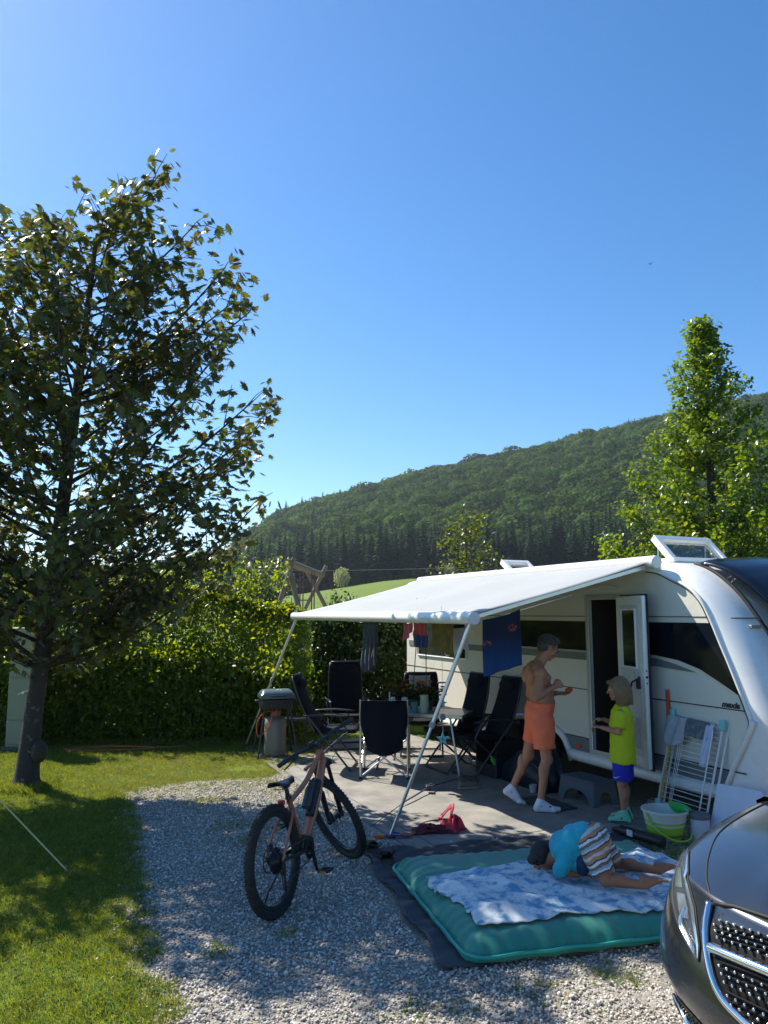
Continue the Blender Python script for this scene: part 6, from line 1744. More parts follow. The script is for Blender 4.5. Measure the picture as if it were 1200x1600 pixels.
def ipl(x, xs, ys): return float(np.interp(x, xs, ys))
def vf(z): return ipl(z, [.18, .28, .40, .55, .68, .80, .90, .97], [.16, .11, .075, .045, -.004, .012, .05, .095])
def vw(z): return ipl(z, [.18, .30, .55, .62, .70, .76, .9, .98], [.86, .90, .925, .94, .975, .985, .96, .935])
VA, VP = .66, 2.7
def vout(t, z):
    """t in -1..1 : right rear of the nose section, round the front, left rear"""
    w = vw(z); f = vf(z); XE = 1.06
    if abs(t) > .8:
        k = (abs(t) - .8) / .2; return (f + VA + (XE - f - VA) * k, math.copysign(w, t))
    a = t / .8 * PI / 2; s_, c_ = abs(math.sin(a)), math.cos(a)
    return (f + VA * (1 - max(c_, 0) ** (2 / VP)) , math.copysign(w * s_ ** (2 / VP), t))
ts = np.linspace(-1, 1, 121); ts = np.sign(ts) * np.abs(ts) ** 1.0
zl = [.18, .22, .28, .34, .40, .48, .55, .60, .64, .67, .70, .74, .80, .85, .90, .94, .97]
def rim_z(x): return .982 + .105 * min(x, 1.06)
def hood_z(x, y_): return 1.035 + .165 * (max(x, 0) / 1.06) ** .75 - .07 * (abs(y_) / .95) ** 2.2 + .012 * math.exp(-((abs(y_) - .42) / .07) ** 2)
vs = []; n = len(ts)
for z in zl:
    for t in ts:
        x, y_ = vout(t, z); vs.append((x, y_, z + (rim_z(x) - .982) * smoothstep(.6, .97, np.array(z)).item()))
hs_ = [0.0, .012, .03, .06, .10, .16, .24, .34, .46, .60, .75, .88, 1.0]
for s_ in hs_:
    for t in ts:
        x0, y0 = vout(t, .97); x0 += .006
        x = x0 + (1.06 - x0) * s_; y_ = y0 * (1 - .02 * s_)
        e = 1 - (1 - s_) ** 7 if abs(t) < .8 else 1 - (1 - s_) ** 7
        e2 = min(1, e + 0)
        zz = rim_z(x0) + (hood_z(x, y_) - rim_z(x0)) * e2
        vs.append((x, y_, zz))
rows_ = len(zl) + len(hs_); fs = []
for i in range(rows_ - 1):
    for k in range(n - 1): fs.append((i * n + k, i * n + k + 1, (i + 1) * n + k + 1, (i + 1) * n + k))
hull = MB().add(vs, fs)
body = hull.build('body', paint, van, ang=180)
# HULL_END
from mathutils.bvhtree import BVHTree
hb_ = BVHTree.FromPolygons([Vector(v) for v in hull.v], hull.f)
def hug(p, off=.003):
    loc, nrm, _, _ = hb_.find_nearest(Vector(p))
    if nrm.z < -.2 or nrm.dot(Vector((loc.x - .9, loc.y, loc.z - .6))) < 0: nrm = -nrm
    return loc + nrm * off
def mir(l, s_): return [(p[0], p[1] * s_, p[2]) for p in l]
def seg_at(l, t):
    q = t * (len(l) - 1); i = min(int(q), len(l) - 2); q -= i
    return Vector(l[i]).lerp(Vector(l[i + 1]), q)
def patch(m, La, Lb, nu, nv, off, t0=0, t1=1, w0=0, w1=1, bulge=0):
    def f(u_, v_):
        t = t0 + (t1 - t0) * v_; w = w0 + (w1 - w0) * u_
        return tuple(hug(seg_at(La, t).lerp(seg_at(Lb, t), w), off + bulge * math.sin(PI * u_) * math.sin(PI * min(1, v_ * 1.0)) ** .5))
    return m.grid(nu, nv, f)
HLa = [(.43, .872, 1.035), (.367, .868, .979), (.29, .825, .946), (.228, .778, .916), (.177, .722, .879), (.133, .659, .846), (.094, .584, .816)]
HLb = [(.44, .862, 1.04), (.298, .764, 1.018), (.221, .701, .983), (.168, .645, .946), (.129, .611, .904), (.106, .586, .856), (.093, .580, .814)]
lamp_dark = mat('lamp_housing', (.02, .022, .025), .25, metal=.3)
lens = glass_mat('lamp_lens', (.20, .23, .26), .16, .02); lens.node_tree.nodes['Principled BSDF'].inputs['Coat Weight'].default_value = 1
gap = mat('panel_gap', (.008, .008, .008), .7)
for s_ in (1, -1):
    A_, B_ = mir(HLa, s_), mir(HLb, s_)
    hl_ = patch(MB(), A_, B_, 10, 30, .002).build('headlight', lamp_dark, van, ang=180)
    m = MB(); patch(m, A_, B_, 5, 26, .007, .05, .97, .84, .97); m.build('light_strip', mat('lamp_chrome', (.62, .68, .72), .16, metal=.9), hl_, ang=180)
    m = MB(); patch(m, A_, B_, 5, 10, .006, .40, .62, .30, .70); m.build('reflector', bpy.data.materials['lamp_chrome'], hl_, ang=180)
    m = MB(); patch(m, A_, B_, 5, 10, .006, .16, .34, .25, .65); m.build('reflector', bpy.data.materials['lamp_chrome'], hl_, ang=180)
    for k, (ta, tb_2, wa, wb_) in enumerate(((.52, .90, .18, .42), (.56, .93, .05, .16))):
        pts = [hug(seg_at(A_, ta + (tb_2 - ta) * i / 10).lerp(seg_at(B_, ta + (tb_2 - ta) * i / 10), .55 - .35 * math.sin(i / 10 * PI) * (1 if k == 0 else 1.2) + (.1 if k == 0 else 0)), .008) for i in range(11)]
        m = MB(); m.tube(pts, [.003] + [.0065] * 9 + [.003], 6); m.build('light_brow', chrome, hl_, ang=180)
    patch(MB(), A_, B_, 12, 34, .010, bulge=.006).build('lens', lens, hl_, ang=180)
    m = MB(); m.tube([hug(p, .002) for p in [seg_at(A_, i / 24) for i in range(25)]] + [hug(seg_at(B_, 1 - i / 24), .002) for i in range(25)], .0035, 5); m.build('lamp_gap', gap, van, ang=180)
    # bonnet shut line
    m = MB(); m.tube([hug((x, s_ * y_, z), .0005) for x, y_, z in [(.170, .585, .988), (.21, .62, 1.005), (.27, .671, 1.025), (.412, .756, 1.057), (.614, .845, 1.09), (.85, .885, 1.12), (1.05, .895, 1.14)]], .0035, 5, smooth=5); m.build('bonnet_gap', gap, van, ang=180)
    # lower air inlet with bright strip
    Fa = mir([(.21, .80, .625), (.15, .735, .632), (.105, .66, .628), (.075, .595, .612), (.055, .50, .56)], s_); Fb = mir([(.23, .80, .46), (.18, .73, .46), (.14, .66, .45), (.115, .58, .44), (.10, .50, .43)], s_)
    patch(MB(), Fa, Fb, 8, 20, .003).build('air_inlet', blackp, van, ang=180)
    m = MB(); m.tube([hug(p, .008) for p in mir([(.21, .80, .60), (.17, .76, .585), (.13, .71, .565), (.105, .65, .535), (.09, .58, .50)], s_)], [.006, .013, .015, .013, .006], 8, smooth=4, flat=.7); m.build('inlet_strip', chrome, van, ang=180)
    m = MB()
    for i in range(8):
        for j in range(4):
            p = seg_at(Fa, .1 + i / 9 * .8).lerp(seg_at(Fb, .1 + i / 9 * .8), .08 + .06 * j); m.ell(tuple(hug(p, .006)), .004, n=6, m=4)
    m.build('inlet_mesh', lamp_dark, van, kind='stuff')
# grille
Gs = [(.165, .583, .982), (.133, .575, .934), (.105, .557, .886), (.085, .535, .84), (.065, .503, .798), (.05, .467, .763), (.037, .417, .742), (.026, .33, .722), (.018, .2, .71), (.012, 0, .706)]
loop = Gs + mir(Gs[::-1][1:], -1)
top = [(.160 - .03 * (1 - abs(y_) / .57), y_, .993 + .006 * (1 - abs(y_) / .57)) for y_ in np.linspace(-.57, .57, 30)]
def gw(z):      # half width of the opening at height z
    return ipl(z, [.706, .71, .722, .742, .763, .798, .84, .886, .934, .99], [.05, .2, .33, .417, .467, .503, .535, .557, .575, .583])
gb2 = MB(); gb2.grid(50, 20, lambda u_, v_: tuple(hug((.08, (2 * u_ - 1) * gw(.715 + .268 * v_) * .985, .715 + .268 * v_), .004)))
grl = gb2.build('grille', mat('grille_black', (.006, .006, .007), .7, spec=.2), van, ang=180)
m = MB(); m.tube([hug(p, .010) for p in loop], .0135, 10, smooth=4); m.build('chrome_surround', chrome, grl, ang=180)
m = MB(); m.tube([hug(p, .003) for p in top], .007, 6); m.build('bonnet_edge', gap, van, ang=180)
pins = MB(); bars = MB(); rowk = 0
for r_i in range(13):
    z = .734 + r_i * .0205
    if abs(z - .878) < .026: continue
    wmax = gw(z) - .028; kk = int(wmax / .031)
    line = []
    for c_i in range(-kk - 1, kk + 2):
        y_ = (c_i + (.5 if r_i % 2 else 0)) * .031
        if abs(y_) > wmax: continue
        p = hug((.08, y_, z), .016); pins.ell(tuple(p), (.0055, .0055, .0055), n=8, m=6); line.append(p)
        bars.tube([hug((.08, y_, z), .004), p], .003, 5)
    if len(line) > 1: bars.tube([q - V(0, 0, 0) for q in [hug((.08, p.y, p.z), .010) for p in line]], .0032, 5)
pins.build('grille_pins', chrome, grl, kind='stuff'); bars.build('grille_bars', bpy.data.materials['grille_black'], grl, kind='stuff')
sl = MB(); sl.grid(50, 9, lambda u_, v_: tuple(hug((.08, (2 * u_ - 1) * .538, .862 + .034 * v_), .012 + .014 * math.sin(PI * v_) ** .6)))
sl.build('chrome_slat', chrome, grl, ang=180)
# rest of the body
BS = [(1.055, 1.155, .90), (1.30, 1.36, .86), (1.62, 1.64, .80), (1.90, 1.83, .77), (2.3, 1.90, .77), (3.4, 1.91, .77), (4.6, 1.90, .77), (4.95, 1.84, .76), (5.12, 1.45, .86), (5.16, .9, .93)]
m = MB(); vs = []; fs = []
for x, zt, wt_ in BS:
    half = [(.93, .25), (.965, .45), (.965, .9), (.955, min(1.12, zt)), (wt_ + .06, max(zt - .16, min(1.13, zt))), (wt_ + .02, zt - .05 if zt > 1.2 else zt), (wt_ - .06, zt), (0, zt + .015)]
    vs += [(x, -y_, z) for y_, z in half] + [(x, y_, z) for y_, z in half[::-1][1:]]
n = 15
for i in range(len(BS) - 1):
    for k in range(n - 1): fs.append((i * n + k, i * n + k + 1, (i + 1) * n + k + 1, (i + 1) * n + k))
fs.append(tuple(range((len(BS) - 1) * n, len(BS) * n)))
m.add(vs, fs); m.build('cabin', paint, van, ang=35)
m = MB(); m.grid(12, 8, lambda u_, v_: (1.13 + .70 * v_, (2 * u_ - 1) * (.84 - .10 * v_), 1.235 + .56 * v_ + .02 * (1 - (2 * u_ - 1) ** 2))); m.build('windscreen', darkgl, van, ang=180)
for s_ in (-1, 1):
    for x0, x1 in ((1.75, 2.55), (2.62, 3.75), (3.82, 4.85)):
        m = MB(); xa = x0 + (.30 if x0 < 1.8 else .02); m.add([(x0, s_ * .962, 1.16), (x1, s_ * .962, 1.16), (x1, s_ * .842, 1.72), (xa, s_ * .842, 1.72)], [(0, 1, 2, 3)]); m.build('side_window', darkgl, van, ang=0)
    m = MB(); m.ell((1.62, s_ * 1.12, 1.22), (.06, .10, .11)); m.tube([V(1.66, s_ * .95, 1.14), V(1.64, s_ * 1.05, 1.17)], .03, 8); m.build('wing_mirror', paint, van, ang=180)
    for x_ in (.95, 4.15):
        m = MB(T(x_, s_ * .87, .34) @ RX(PI / 2)); m.lathe([(.22, -.11), (.32, -.11), (.34, -.07), (.34, .07), (.32, .11), (.22, .11)], 36, cap=False); w_ = m.build('wheel', rubber, van)
        m = MB(T(x_, s_ * .87, .34) @ RX(PI / 2)); m.lathe([(.225, -s_ * .10), (.21, -s_ * .08), (.06, -s_ * .07), (0, -s_ * .085)], 24); m.build('rim', alu, w_)
        m = MB(); m.tube([V(x_ + .39 * math.cos(a), s_ * .962, .34 + .39 * math.sin(a)) for a in np.linspace(0, PI, 20)], .02, 6); m.build('wheel_arch', gap, van)
MB().box((.9, 0, .22), (1.3, 1.7, .06)).build('under_tray', blackp, van, bevel=.02)
MB().box((3.1, 0, .28), (4.0, 1.84, .10)).build('sill', blackp, van, bevel=.02)
MB().box((.055, 0, .52), (.02, .53, .115)).build('number_plate_holder', blackp, van, bevel=.006)
# ================================================================== people
def skin_mat(name, col):
    m = mat(name, col, .48, var=.20, scale=6, bump=.06, bscale=90)
    b = m.node_tree.nodes['Principled BSDF']; b.inputs['Subsurface Weight'].default_value = .08; b.inputs['Subsurface Radius'].default_value = (.02, .008, .004)
    return m
skin_a = skin_mat('skin_tanned', (.46, .20, .11)); skin_b = skin_mat('skin_child', (.44, .21, .12)); skin_c = skin_mat('skin_child_tanned', (.32, .14, .075))
eye_w = mat('eye_white', (.6, .6, .58), .2); eye_d = mat('eye_dark', (.03, .02, .015), .15); lip_m = mat('lips', (.26, .09, .07), .5)

def head(bm_, M, s=1.0):
    """adds skull, face, nose and ears; M places the head centre, x forward, z up"""
    Q = M @ SC(s)
    bm_.ell((-.018, 0, .035), (.098, .076, .083), Q); bm_.ell((.020, 0, -.022), (.070, .060, .082), Q); bm_.ell((.034, 0, -.075), (.048, .046, .038), Q)
    bm_.ell((.066, 0, -.094), (.020, .022, .018), Q); bm_.ell((.078, 0, .026), (.016, .044, .012), Q)
    bm_.cap(Q @ V(.088, 0, .012), Q @ V(.108, 0, -.022), .009 * s, .013 * s, 8); bm_.ell((.082, 0, -.060), (.014, .024, .012), Q)
    for e in (-1, 1):
        bm_.ell((-.004, e * .077, -.008), (.020, .011, .032), Q, n=10, m=8); bm_.ell((.060, e * .038, -.028), (.022, .020, .020), Q)
def face_parts(root, M, s=1.0, brow=None):
    Q = M @ SC(s)
    for e in (-1, 1):
        q = MB(Q); q.ell((.073, e * .031, .008), (.011, .013, .008), n=12, m=8); o = q.build('eye', eye_w, root, ang=180)
        q = MB(Q); q.ell((.082, e * .031, .008), (.004, .006, .006), n=10, m=6); q.build('iris', eye_d, o, ang=180)
        q = MB(Q); q.tube([V(.088, e * .016, .028), V(.089, e * .032, .032), V(.078, e * .050, .026)], [.003, .004, .002], 6, smooth=3); q.build('eyebrow', brow, root, ang=180)
    q = MB(Q); q.tube([V(.088, -.021, -.060), V(.097, 0, -.061), V(.088, .021, -.060)], [.002, .0045, .002], 6, smooth=4); q.build('mouth', lip_m, root, ang=180)
def hand(bm_, wrist, fwd, up, side, curl=.5, s=1.0, fist=False):
    """wrist point, finger direction, back-of-hand direction; side=+1/-1 gives the thumb side"""
    f = Vector(fwd).normalized(); u = (Vector(up) - f * Vector(up).dot(f)).normalized(); l = u.cross(f) * side
    w = Vector(wrist)
    for k in range(4):
        y_ = (-.030 + .020 * k) * s
        bm_.cap(w + l * y_ * .55, w + f * .078 * s + l * y_, .015 * s, .0125 * s, 10)
        L1, L2, L3 = [((.040, .026, .020), (.045, .030, .022), (.042, .028, .021), (.033, .020, .018))[3 - k][i] * s for i in range(3)]
        p = w + f * .082 * s + l * y_ * 1.08; a = 0
        for L_, r_ in ((L1, .0088), (L2, .0080), (L3, .0072)):
            a += curl * (1.25 if fist else .8)
            d = f * math.cos(a) - u * math.sin(a); q = p + d * L_
            bm_.cap(p, q, r_ * s, r_ * s * .93, 8); p = q
    p = w + f * .02 * s + l * .030 * s; d1 = (f * .75 + l * .65 - u * .25).normalized()
    q = p + d1 * .042 * s; bm_.cap(p, q, .0125 * s, .0105 * s, 8)
    d2 = (f * .9 + l * (.25 - curl * .5) - u * .35).normalized(); bm_.cap(q, q + d2 * .034 * s, .0098 * s, .0082 * s, 8)
def bare_foot(bm_, ankle, toe_dir, up, s=1.0, L_=.24):
    f = Vector(toe_dir).normalized(); u = (Vector(up) - f * Vector(up).dot(f)).normalized(); l = u.cross(f); a = Vector(ankle)
    heel = a - f * .035 * s - u * .055 * s; ball = a + f * (L_ * .52) * s - u * .065 * s
    bm_.cap(a, heel, .034 * s, .030 * s); bm_.cap(heel, ball, .030 * s, .026 * s); bm_.cap(a, ball, .034 * s, .020 * s)
    bm_.cap(ball - l * .020 * s, ball + l * .022 * s, .020 * s, .020 * s)
    for k in range(5):
        y_ = (.034 - .0165 * k) * s; r_ = (.0125 if k == 0 else .0085) * s
        bm_.cap(ball + l * y_, ball + l * y_ * 1.05 + f * (.062 - .006 * k) * s - u * .006 * s, r_ * 1.15, r_, 8)

# ---------------------------------------------------------------- the man
man = thing('person', 'shirtless grey haired man in neon orange shorts and white ankle socks', 'person', (1.55, 7.98, .014))
I_ = inv(man)
F = V(1, .10, 0).normalized(); Lf = V(-.10, 1, 0).normalized()
def mp(x, y_, z): return V(1.575, 7.98, .014) + F * x * (.90 if z < 1.3 and abs(x) < .2 and z > .55 else 1) + Lf * y_ + V(0, 0, z - (.03 if .6 < z < 1.08 else 0))
b_ = MB(I_)
# trunk: pelvis, belly, ribcage, shoulders
b_.loft([(mp(0, 0, .86), .09, .145), (mp(-.01, 0, .96), .118, .165), (mp(.015, 0, 1.04), .124, .158), (mp(.022, 0, 1.12), .128, .155), (mp(.0, 0, 1.20), .120, .160), (mp(-.025, 0, 1.29), .118, .175), (mp(-.045, 0, 1.365), .098, .170), (mp(-.045, 0, 1.41), .060, .110)], 24)
b_.ell(tuple(mp(.080, 0, 1.07)), (.085, .115, .095)); b_.ell(tuple(mp(.045, -.075, 1.29)), (.062, .075, .050)); b_.ell(tuple(mp(.045, .075, 1.29)), (.062, .075, .050))
b_.ell(tuple(mp(-.10, -.09, 1.31)), (.06, .07, .09)); b_.ell(tuple(mp(-.10, .09, 1.31)), (.06, .07, .09)); b_.ell(tuple(mp(-.070, -.07, .94)), (.068, .080, .075)); b_.ell(tuple(mp(-.070, .07, .94)), (.068, .080, .075))
# neck and head, bent forward
hM = T(*mp(.105, 0, 1.585)) @ Matrix(((F.x, Lf.x, 0, 0), (F.y, Lf.y, 0, 0), (0, 0, 1, 0), (0, 0, 0, 1))) @ RY(R(30))
b_.cap(mp(-.035, 0, 1.37), mp(.070, 0, 1.53), .068, .058); b_.cap(mp(-.05, -.10, 1.385), mp(.0, 0, 1.44), .055, .05); b_.cap(mp(-.05, .10, 1.385), mp(.0, 0, 1.44), .055, .05)
head(b_, hM, 1.02)
# arms
sN, sF = mp(-.045, -.195, 1.345), mp(-.03, .195, 1.345); eN, eF = mp(-.125, -.265, 1.12), mp(-.03, .25, 1.09); wN, wF = mp(.115, -.175, 1.215), mp(.20, .06, 1.125)
for s_, e_, w_ in ((sN, eN, wN), (sF, eF, wF)):
    b_.ell(tuple(s_), (.062, .058, .065)); b_.cap(s_, e_, .052, .040); b_.ell(tuple(s_.lerp(e_, .45) + F * .012), (.048, .045, .08)); b_.cap(e_, w_, .043, .027); b_.ell(tuple(e_.lerp(w_, .25)), (.046, .044, .046))
hand(b_, wN, V(1, .25, .45), V(.1, -.9, .5), 1, curl=1.0, fist=True)
hand(b_, wF, V(1, -.15, -.05), V(0, .25, -1), 1, curl=.45)
# legs
kN, kF = mp(.02, -.10, .50), mp(-.095, .14, .505); aN, aF = mp(-.055, -.12, .095), mp(-.255, .19, .165); hN, hF_ = mp(0, -.09, .90), mp(0, .09, .90)
for h_, k_, a_ in ((hN, kN, aN), (hF_, kF, aF)):
    b_.cap(h_, k_ + V(0, 0, .03), .084, .054); b_.ell(tuple(h_.lerp(k_, .35) + F * .010), (.078, .074, .13)); b_.ell(tuple(k_ + F * .018), (.052, .052, .062))
    b_.cap(k_, a_, .052, .034); c_ = k_.lerp(a_, .30) - F * .014; b_.ell(tuple(c_), (.045, .047, .11))
    b_.cap(a_, a_ - V(0, 0, .02), .036, .036)
bare_foot(b_, aN, V(1, -.05, 0), V(0, 0, 1)); bare_foot(b_, aF, V(.86, -.02, -.52), V(.5, 0, .86))
b_.build('body', skin_a, man, remesh=.0062, smooth=4)
hair_g = mat('hair_grey', (.075, .07, .068), .7, var=.8, scale=90, bump=.8, bscale=160)
h_ = MB(I_ @ hM)
h_.ell((-.028, 0, .050), (.104, .083, .084)); h_.ell((-.055, 0, .0), (.066, .077, .080)); h_.cap(V(.030, -.03, .110), V(.030, .03, .110), .026, .026); h_.ell((.055, 0, .098), (.032, .052, .026))
for k in range(26):
    a = k * 2.4; q = .3 + .7 * (k / 26); p = V(-.02 + .08 * q * math.cos(a), .065 * q * math.sin(a), .125 - .045 * q * q); h_.ell(tuple(p), .017, n=8, m=6)
h_.build('hair', hair_g, man, remesh=.0055, smooth=1)
rr = random.Random(9); st_ = MB(I_ @ hM)
for k in range(420):
    th, ph = rr.uniform(0, 2 * PI), rr.uniform(.0, 1.9)
    n_ = V(math.sin(ph) * math.cos(th), math.sin(ph) * math.sin(th), math.cos(ph))
    if n_.x > .55 and n_.z < .45: continue
    p = V(-.030 + .100 * n_.x, .081 * n_.y, .050 + .083 * n_.z); t_ = (V(.5, rr.uniform(-.4, .4), -.6) + n_ * .5).normalized()
    st_.tube([p, p + t_ * .012 + n_ * .003, p + t_ * .026], [.0022, .0018, .0006], 4, caps=False)
st_.build('hair_strands', hair_g, man, ang=180, kind='stuff')
face_parts(man, I_ @ hM, 1.02, hair_g)
g_ = MB(I_ @ hM @ SC(1.02))
for e in (-1, 1):
    ring = [V(.096, e * .032 + .019 * math.cos(a), .006 + .015 * math.sin(a)) for a in np.linspace(0, 2 * PI, 17)]; g_.tube(ring, .0018, 5); g_.tube([V(.096, e * .052, .010), V(.06, e * .078, .012), V(-.01, e * .083, .010)], .0018, 5)
g_.tube([V(.097, -.013, .010), V(.099, 0, .013), V(.097, .013, .010)], .0018, 5); g_.build('glasses', blackp, man, ang=180)
cd = MB(I_); cd.tube([mp(-.085, 0, 1.455), mp(-.05, -.068, 1.435), mp(.035, -.066, 1.385), mp(.092, 0, 1.315), mp(.035, .066, 1.385), mp(-.05, .068, 1.435), mp(-.085, 0, 1.455)], .0035, 6, smooth=5); cd.build('neck_cord', blackp, man, ang=180)
# shorts
neon = mat('neon_orange_cloth', (.98, .19, .08), .7, var=.06, scale=5, bump=.25, bscale=14)
s_ = MB(I_)
s_.loft([(mp(.012, 0, 1.062), .134, .170), (mp(.008, 0, 1.045), .135, .173), (mp(-.012, 0, .98), .136, .180), (mp(-.016, 0, .90), .132, .184), (mp(-.01, 0, .84), .112, .170)], 30)
s_.loft([(mp(-.010, -.090, .93), .118, .096), (mp(.0, -.100, .80), .110, .098), (mp(.005, -.104, .70), .102, .094), (mp(.008, -.106, .64), .106, .096)], 26)
s_.loft([(mp(-.010, .090, .93), .118, .096), (mp(-.020, .104, .80), .108, .096), (mp(-.040, .112, .72), .100, .094), (mp(-.048, .118, .67), .103, .095)], 26)
so = s_.build('shorts', neon, man, remesh=.006, smooth=2)
dt = bpy.data.textures.new('cloth_folds', 'CLOUDS'); dt.noise_scale = .07
dm_ = so.modifiers.new('folds', 'DISPLACE'); dm_.texture = dt; dm_.strength = .016; dm_.mid_level = .22; dm_.texture_coords = 'GLOBAL'
wb2 = MB(I_); wb2.loft([(mp(.012, 0, 1.045), .142, .180), (mp(.012, 0, 1.075), .140, .176)], 30); wb2.build('waistband', neon, man, bevel=.004)
# socks
wsock = mat('white_sock', (.74, .75, .80), .9, var=.06, bump=.3, bscale=300)
for a_, f_, u_, nm in ((aN, V(1, -.05, 0), V(0, 0, 1), 'sock'), (aF, V(.86, -.02, -.52), V(.5, 0, .86), 'sock')):
    f_.normalize(); u_ = (u_ - f_ * u_.dot(f_)).normalized(); l_ = u_.cross(f_)
    q = MB(I_); hl = a_ - f_ * .035 - u_ * .052; bl_ = a_ + f_ * .125 - u_ * .062
    q.cap(a_ + V(0, 0, .012), hl, .043, .037); q.cap(hl, bl_, .036, .033); q.cap(a_, bl_, .040, .028); q.cap(bl_ - l_ * .018, bl_ + l_ * .02, .030, .030); q.cap(bl_ + l_ * .012, bl_ + l_ * .014 + f_ * .055, .030, .022); q.cap(bl_ - l_ * .014, bl_ - l_ * .014 + f_ * .040, .028, .020)
    q.build(nm, wsock, man, remesh=.006, smooth=3)
q = MB(I_ @ T(*(aN + V(.085, -.047, -.028)))); q.box((0, 0, 0), (.022, .006, .005), RY(.6)); q.box((0, 0, 0), (.022, .006, .005), RY(-.6)); q.build('sock_mark', blackp, man)
fr_ = MB(); fr_.ell((0, 0, 0), (.036, .028, .024)); fr_.ell((.02, .012, .012), (.022, .02, .018))
pc = wF + V(.115, -.02, .030)
tag(fr_.build('fruit_piece', mat('fruit_orange', (.80, .10, .03), .4, var=.4, scale=40), ang=180, loc=tuple(pc)), 'small bright orange-red piece held in the open hand of the man', 'fruit')

# ---------------------------------------------------------------- the child at the door
kid = thing('person', 'blond child in a lime green t-shirt and blue shorts standing at the open caravan door', 'person', (2.25, 7.52, .014))
I_ = inv(kid); F = V(-.90, .43, 0).normalized(); Lf = V(-F.y, F.x, 0)
def kp(x, y_, z): return V(2.255, 7.52, .014) + F * x + Lf * y_ + V(0, 0, z)
b_ = MB(I_)
b_.loft([(kp(0, 0, .56), .07, .10), (kp(0, 0, .66), .085, .115), (kp(0, 0, .78), .078, .10), (kp(0, 0, .92), .080, .115), (kp(-.01, 0, 1.01), .065, .115), (kp(-.01, 0, 1.05), .04, .07)], 20)
b_.cap(kp(-.01, 0, 1.03), kp(.012, 0, 1.13), .040, .038)
Rm = Matrix(((F.x, Lf.x, 0, 0), (F.y, Lf.y, 0, 0), (0, 0, 1, 0), (0, 0, 0, 1)))
hK = T(*kp(.028, 0, 1.212)) @ Rm @ RY(R(10)); head(b_, hK, .88)
for sd, el, wr_ in ((1, kp(.005, .15, .835), kp(.165, .085, .860)), (-1, kp(.03, -.16, .84), kp(.17, -.07, .915))):
    sh_ = kp(-.012, sd * .118, 1.005); b_.cap(sh_, el, .037, .030); b_.cap(el, wr_, .031, .021); b_.ell(tuple(sh_), .038)
    hand(b_, wr_, F + V(0, 0, .1) - Lf * sd * .25, V(0, 0, 1) if sd > 0 else V(0, 0, 1) , -sd, curl=.8, s=.80)
for sd in (1, -1):
    h_, k_, a_ = kp(0, sd * .058, .60), kp(.010, sd * .064, .345), kp(-.008, sd * .070, .07)
    b_.cap(h_, k_, .066, .042); b_.ell(tuple(k_), .042); b_.cap(k_, a_, .040, .025); b_.ell(tuple(k_.lerp(a_, .3) - F * .016), (.036, .036, .07))
    b_.cap(a_, a_ - V(0, 0, .02) + F * .1, .028, .02)
b_.build('body', skin_b, kid, remesh=.0055, smooth=3)
blond = mat('blond_hair', (.20, .125, .06), .55, var=.45, scale=26, bump=.6, bscale=60)
h_ = MB(I_ @ hK @ SC(.88)); h_.ell((-.030, 0, .052), (.108, .090, .082)); h_.ell((-.065, 0, -.02), (.068, .090, .115)); h_.ell((.062, .0, .085), (.038, .055, .028))
rr = random.Random(5)
for k in range(46):
    a = R(78) + (2 * PI - R(156)) * k / 45; x_, y_ = -.018 + .092 * math.cos(a), .088 * math.sin(a)
    h_.cap(V(x_ * .85, y_ * .85, .07), V(x_ * 1.08, y_ * 1.08, -.045 + rr.uniform(-.01, .01)), .016, .017, 8)
    h_.cap(V(x_ * 1.08, y_ * 1.08, -.045), V(x_ * 1.0 + rr.uniform(-.006, .006), y_ * 1.0, -.155 + rr.uniform(-.022, .015)), .016, .007, 8)
h_.build('hair', blond, kid, remesh=.0045, smooth=1)
st_ = MB(I_ @ hK @ SC(.88)); blond2 = mat('blond_strand', (.27, .175, .085), .45, var=.5, scale=50)
for k in range(260):
    a = rr.uniform(R(62), R(298)); q = rr.uniform(.1, 1)
    pts = [V(-.028 + .10 * q * .5 * math.cos(a), .088 * q * .5 * math.sin(a), .136)]
    for zz, rad_ in ((.10, .80), (.04, 1.04), (-.04, 1.13), (-.10, 1.10), (-.165 + rr.uniform(-.02, .02), 1.02)):
        pts.append(V(-.028 + .106 * rad_ * math.cos(a) + rr.gauss(0, .0025), .090 * rad_ * math.sin(a) + rr.gauss(0, .0025), zz)); a += rr.gauss(0, .04)
    st_.tube(pts, [.0026] * 5 + [.0008], 4, caps=False, smooth=2)
st_.build('hair_strands', blond2, kid, ang=180, kind='stuff')
face_parts(kid, I_ @ hK, .88, blond)
lime = mat('lime_cloth', (.50, .57, .012), .8, var=.05, bump=.2, bscale=16)
s_ = MB(I_)
s_.loft([(kp(0, 0, .545), .112, .142), (kp(0, 0, .60), .110, .140), (kp(0, 0, .74), .104, .134), (kp(0, 0, .90), .100, .138), (kp(-.006, 0, 1.00), .088, .140), (kp(-.012, 0, 1.055), .058, .095), (kp(-.012, 0, 1.075), .050, .058)], 28)
for sd, el in ((1, kp(.002, .158, .865)), (-1, kp(.02, -.165, .865))):
    a = kp(-.012, sd * .105, 1.01); s_.loft([(a, .060, .055), (a.lerp(el, .5), .060, .056), (a.lerp(el, .92), .062, .058)], 18)
so = s_.build('t_shirt', lime, kid, remesh=.0055, smooth=2)
dm_ = so.modifiers.new('folds', 'DISPLACE'); dm_.texture = dt; dm_.strength = .020; dm_.mid_level = .15; dm_.texture_coords = 'GLOBAL'
TM = I_ @ T(*kp(-.126, .070, .935)) @ Rm @ RZ(R(-90)) @ RX(PI / 2)
text_mesh('v', .052, TM, mat('print_white', (.75, .78, .70), .6), 'shirt_print', kid, sx=1.3, bold=.002)
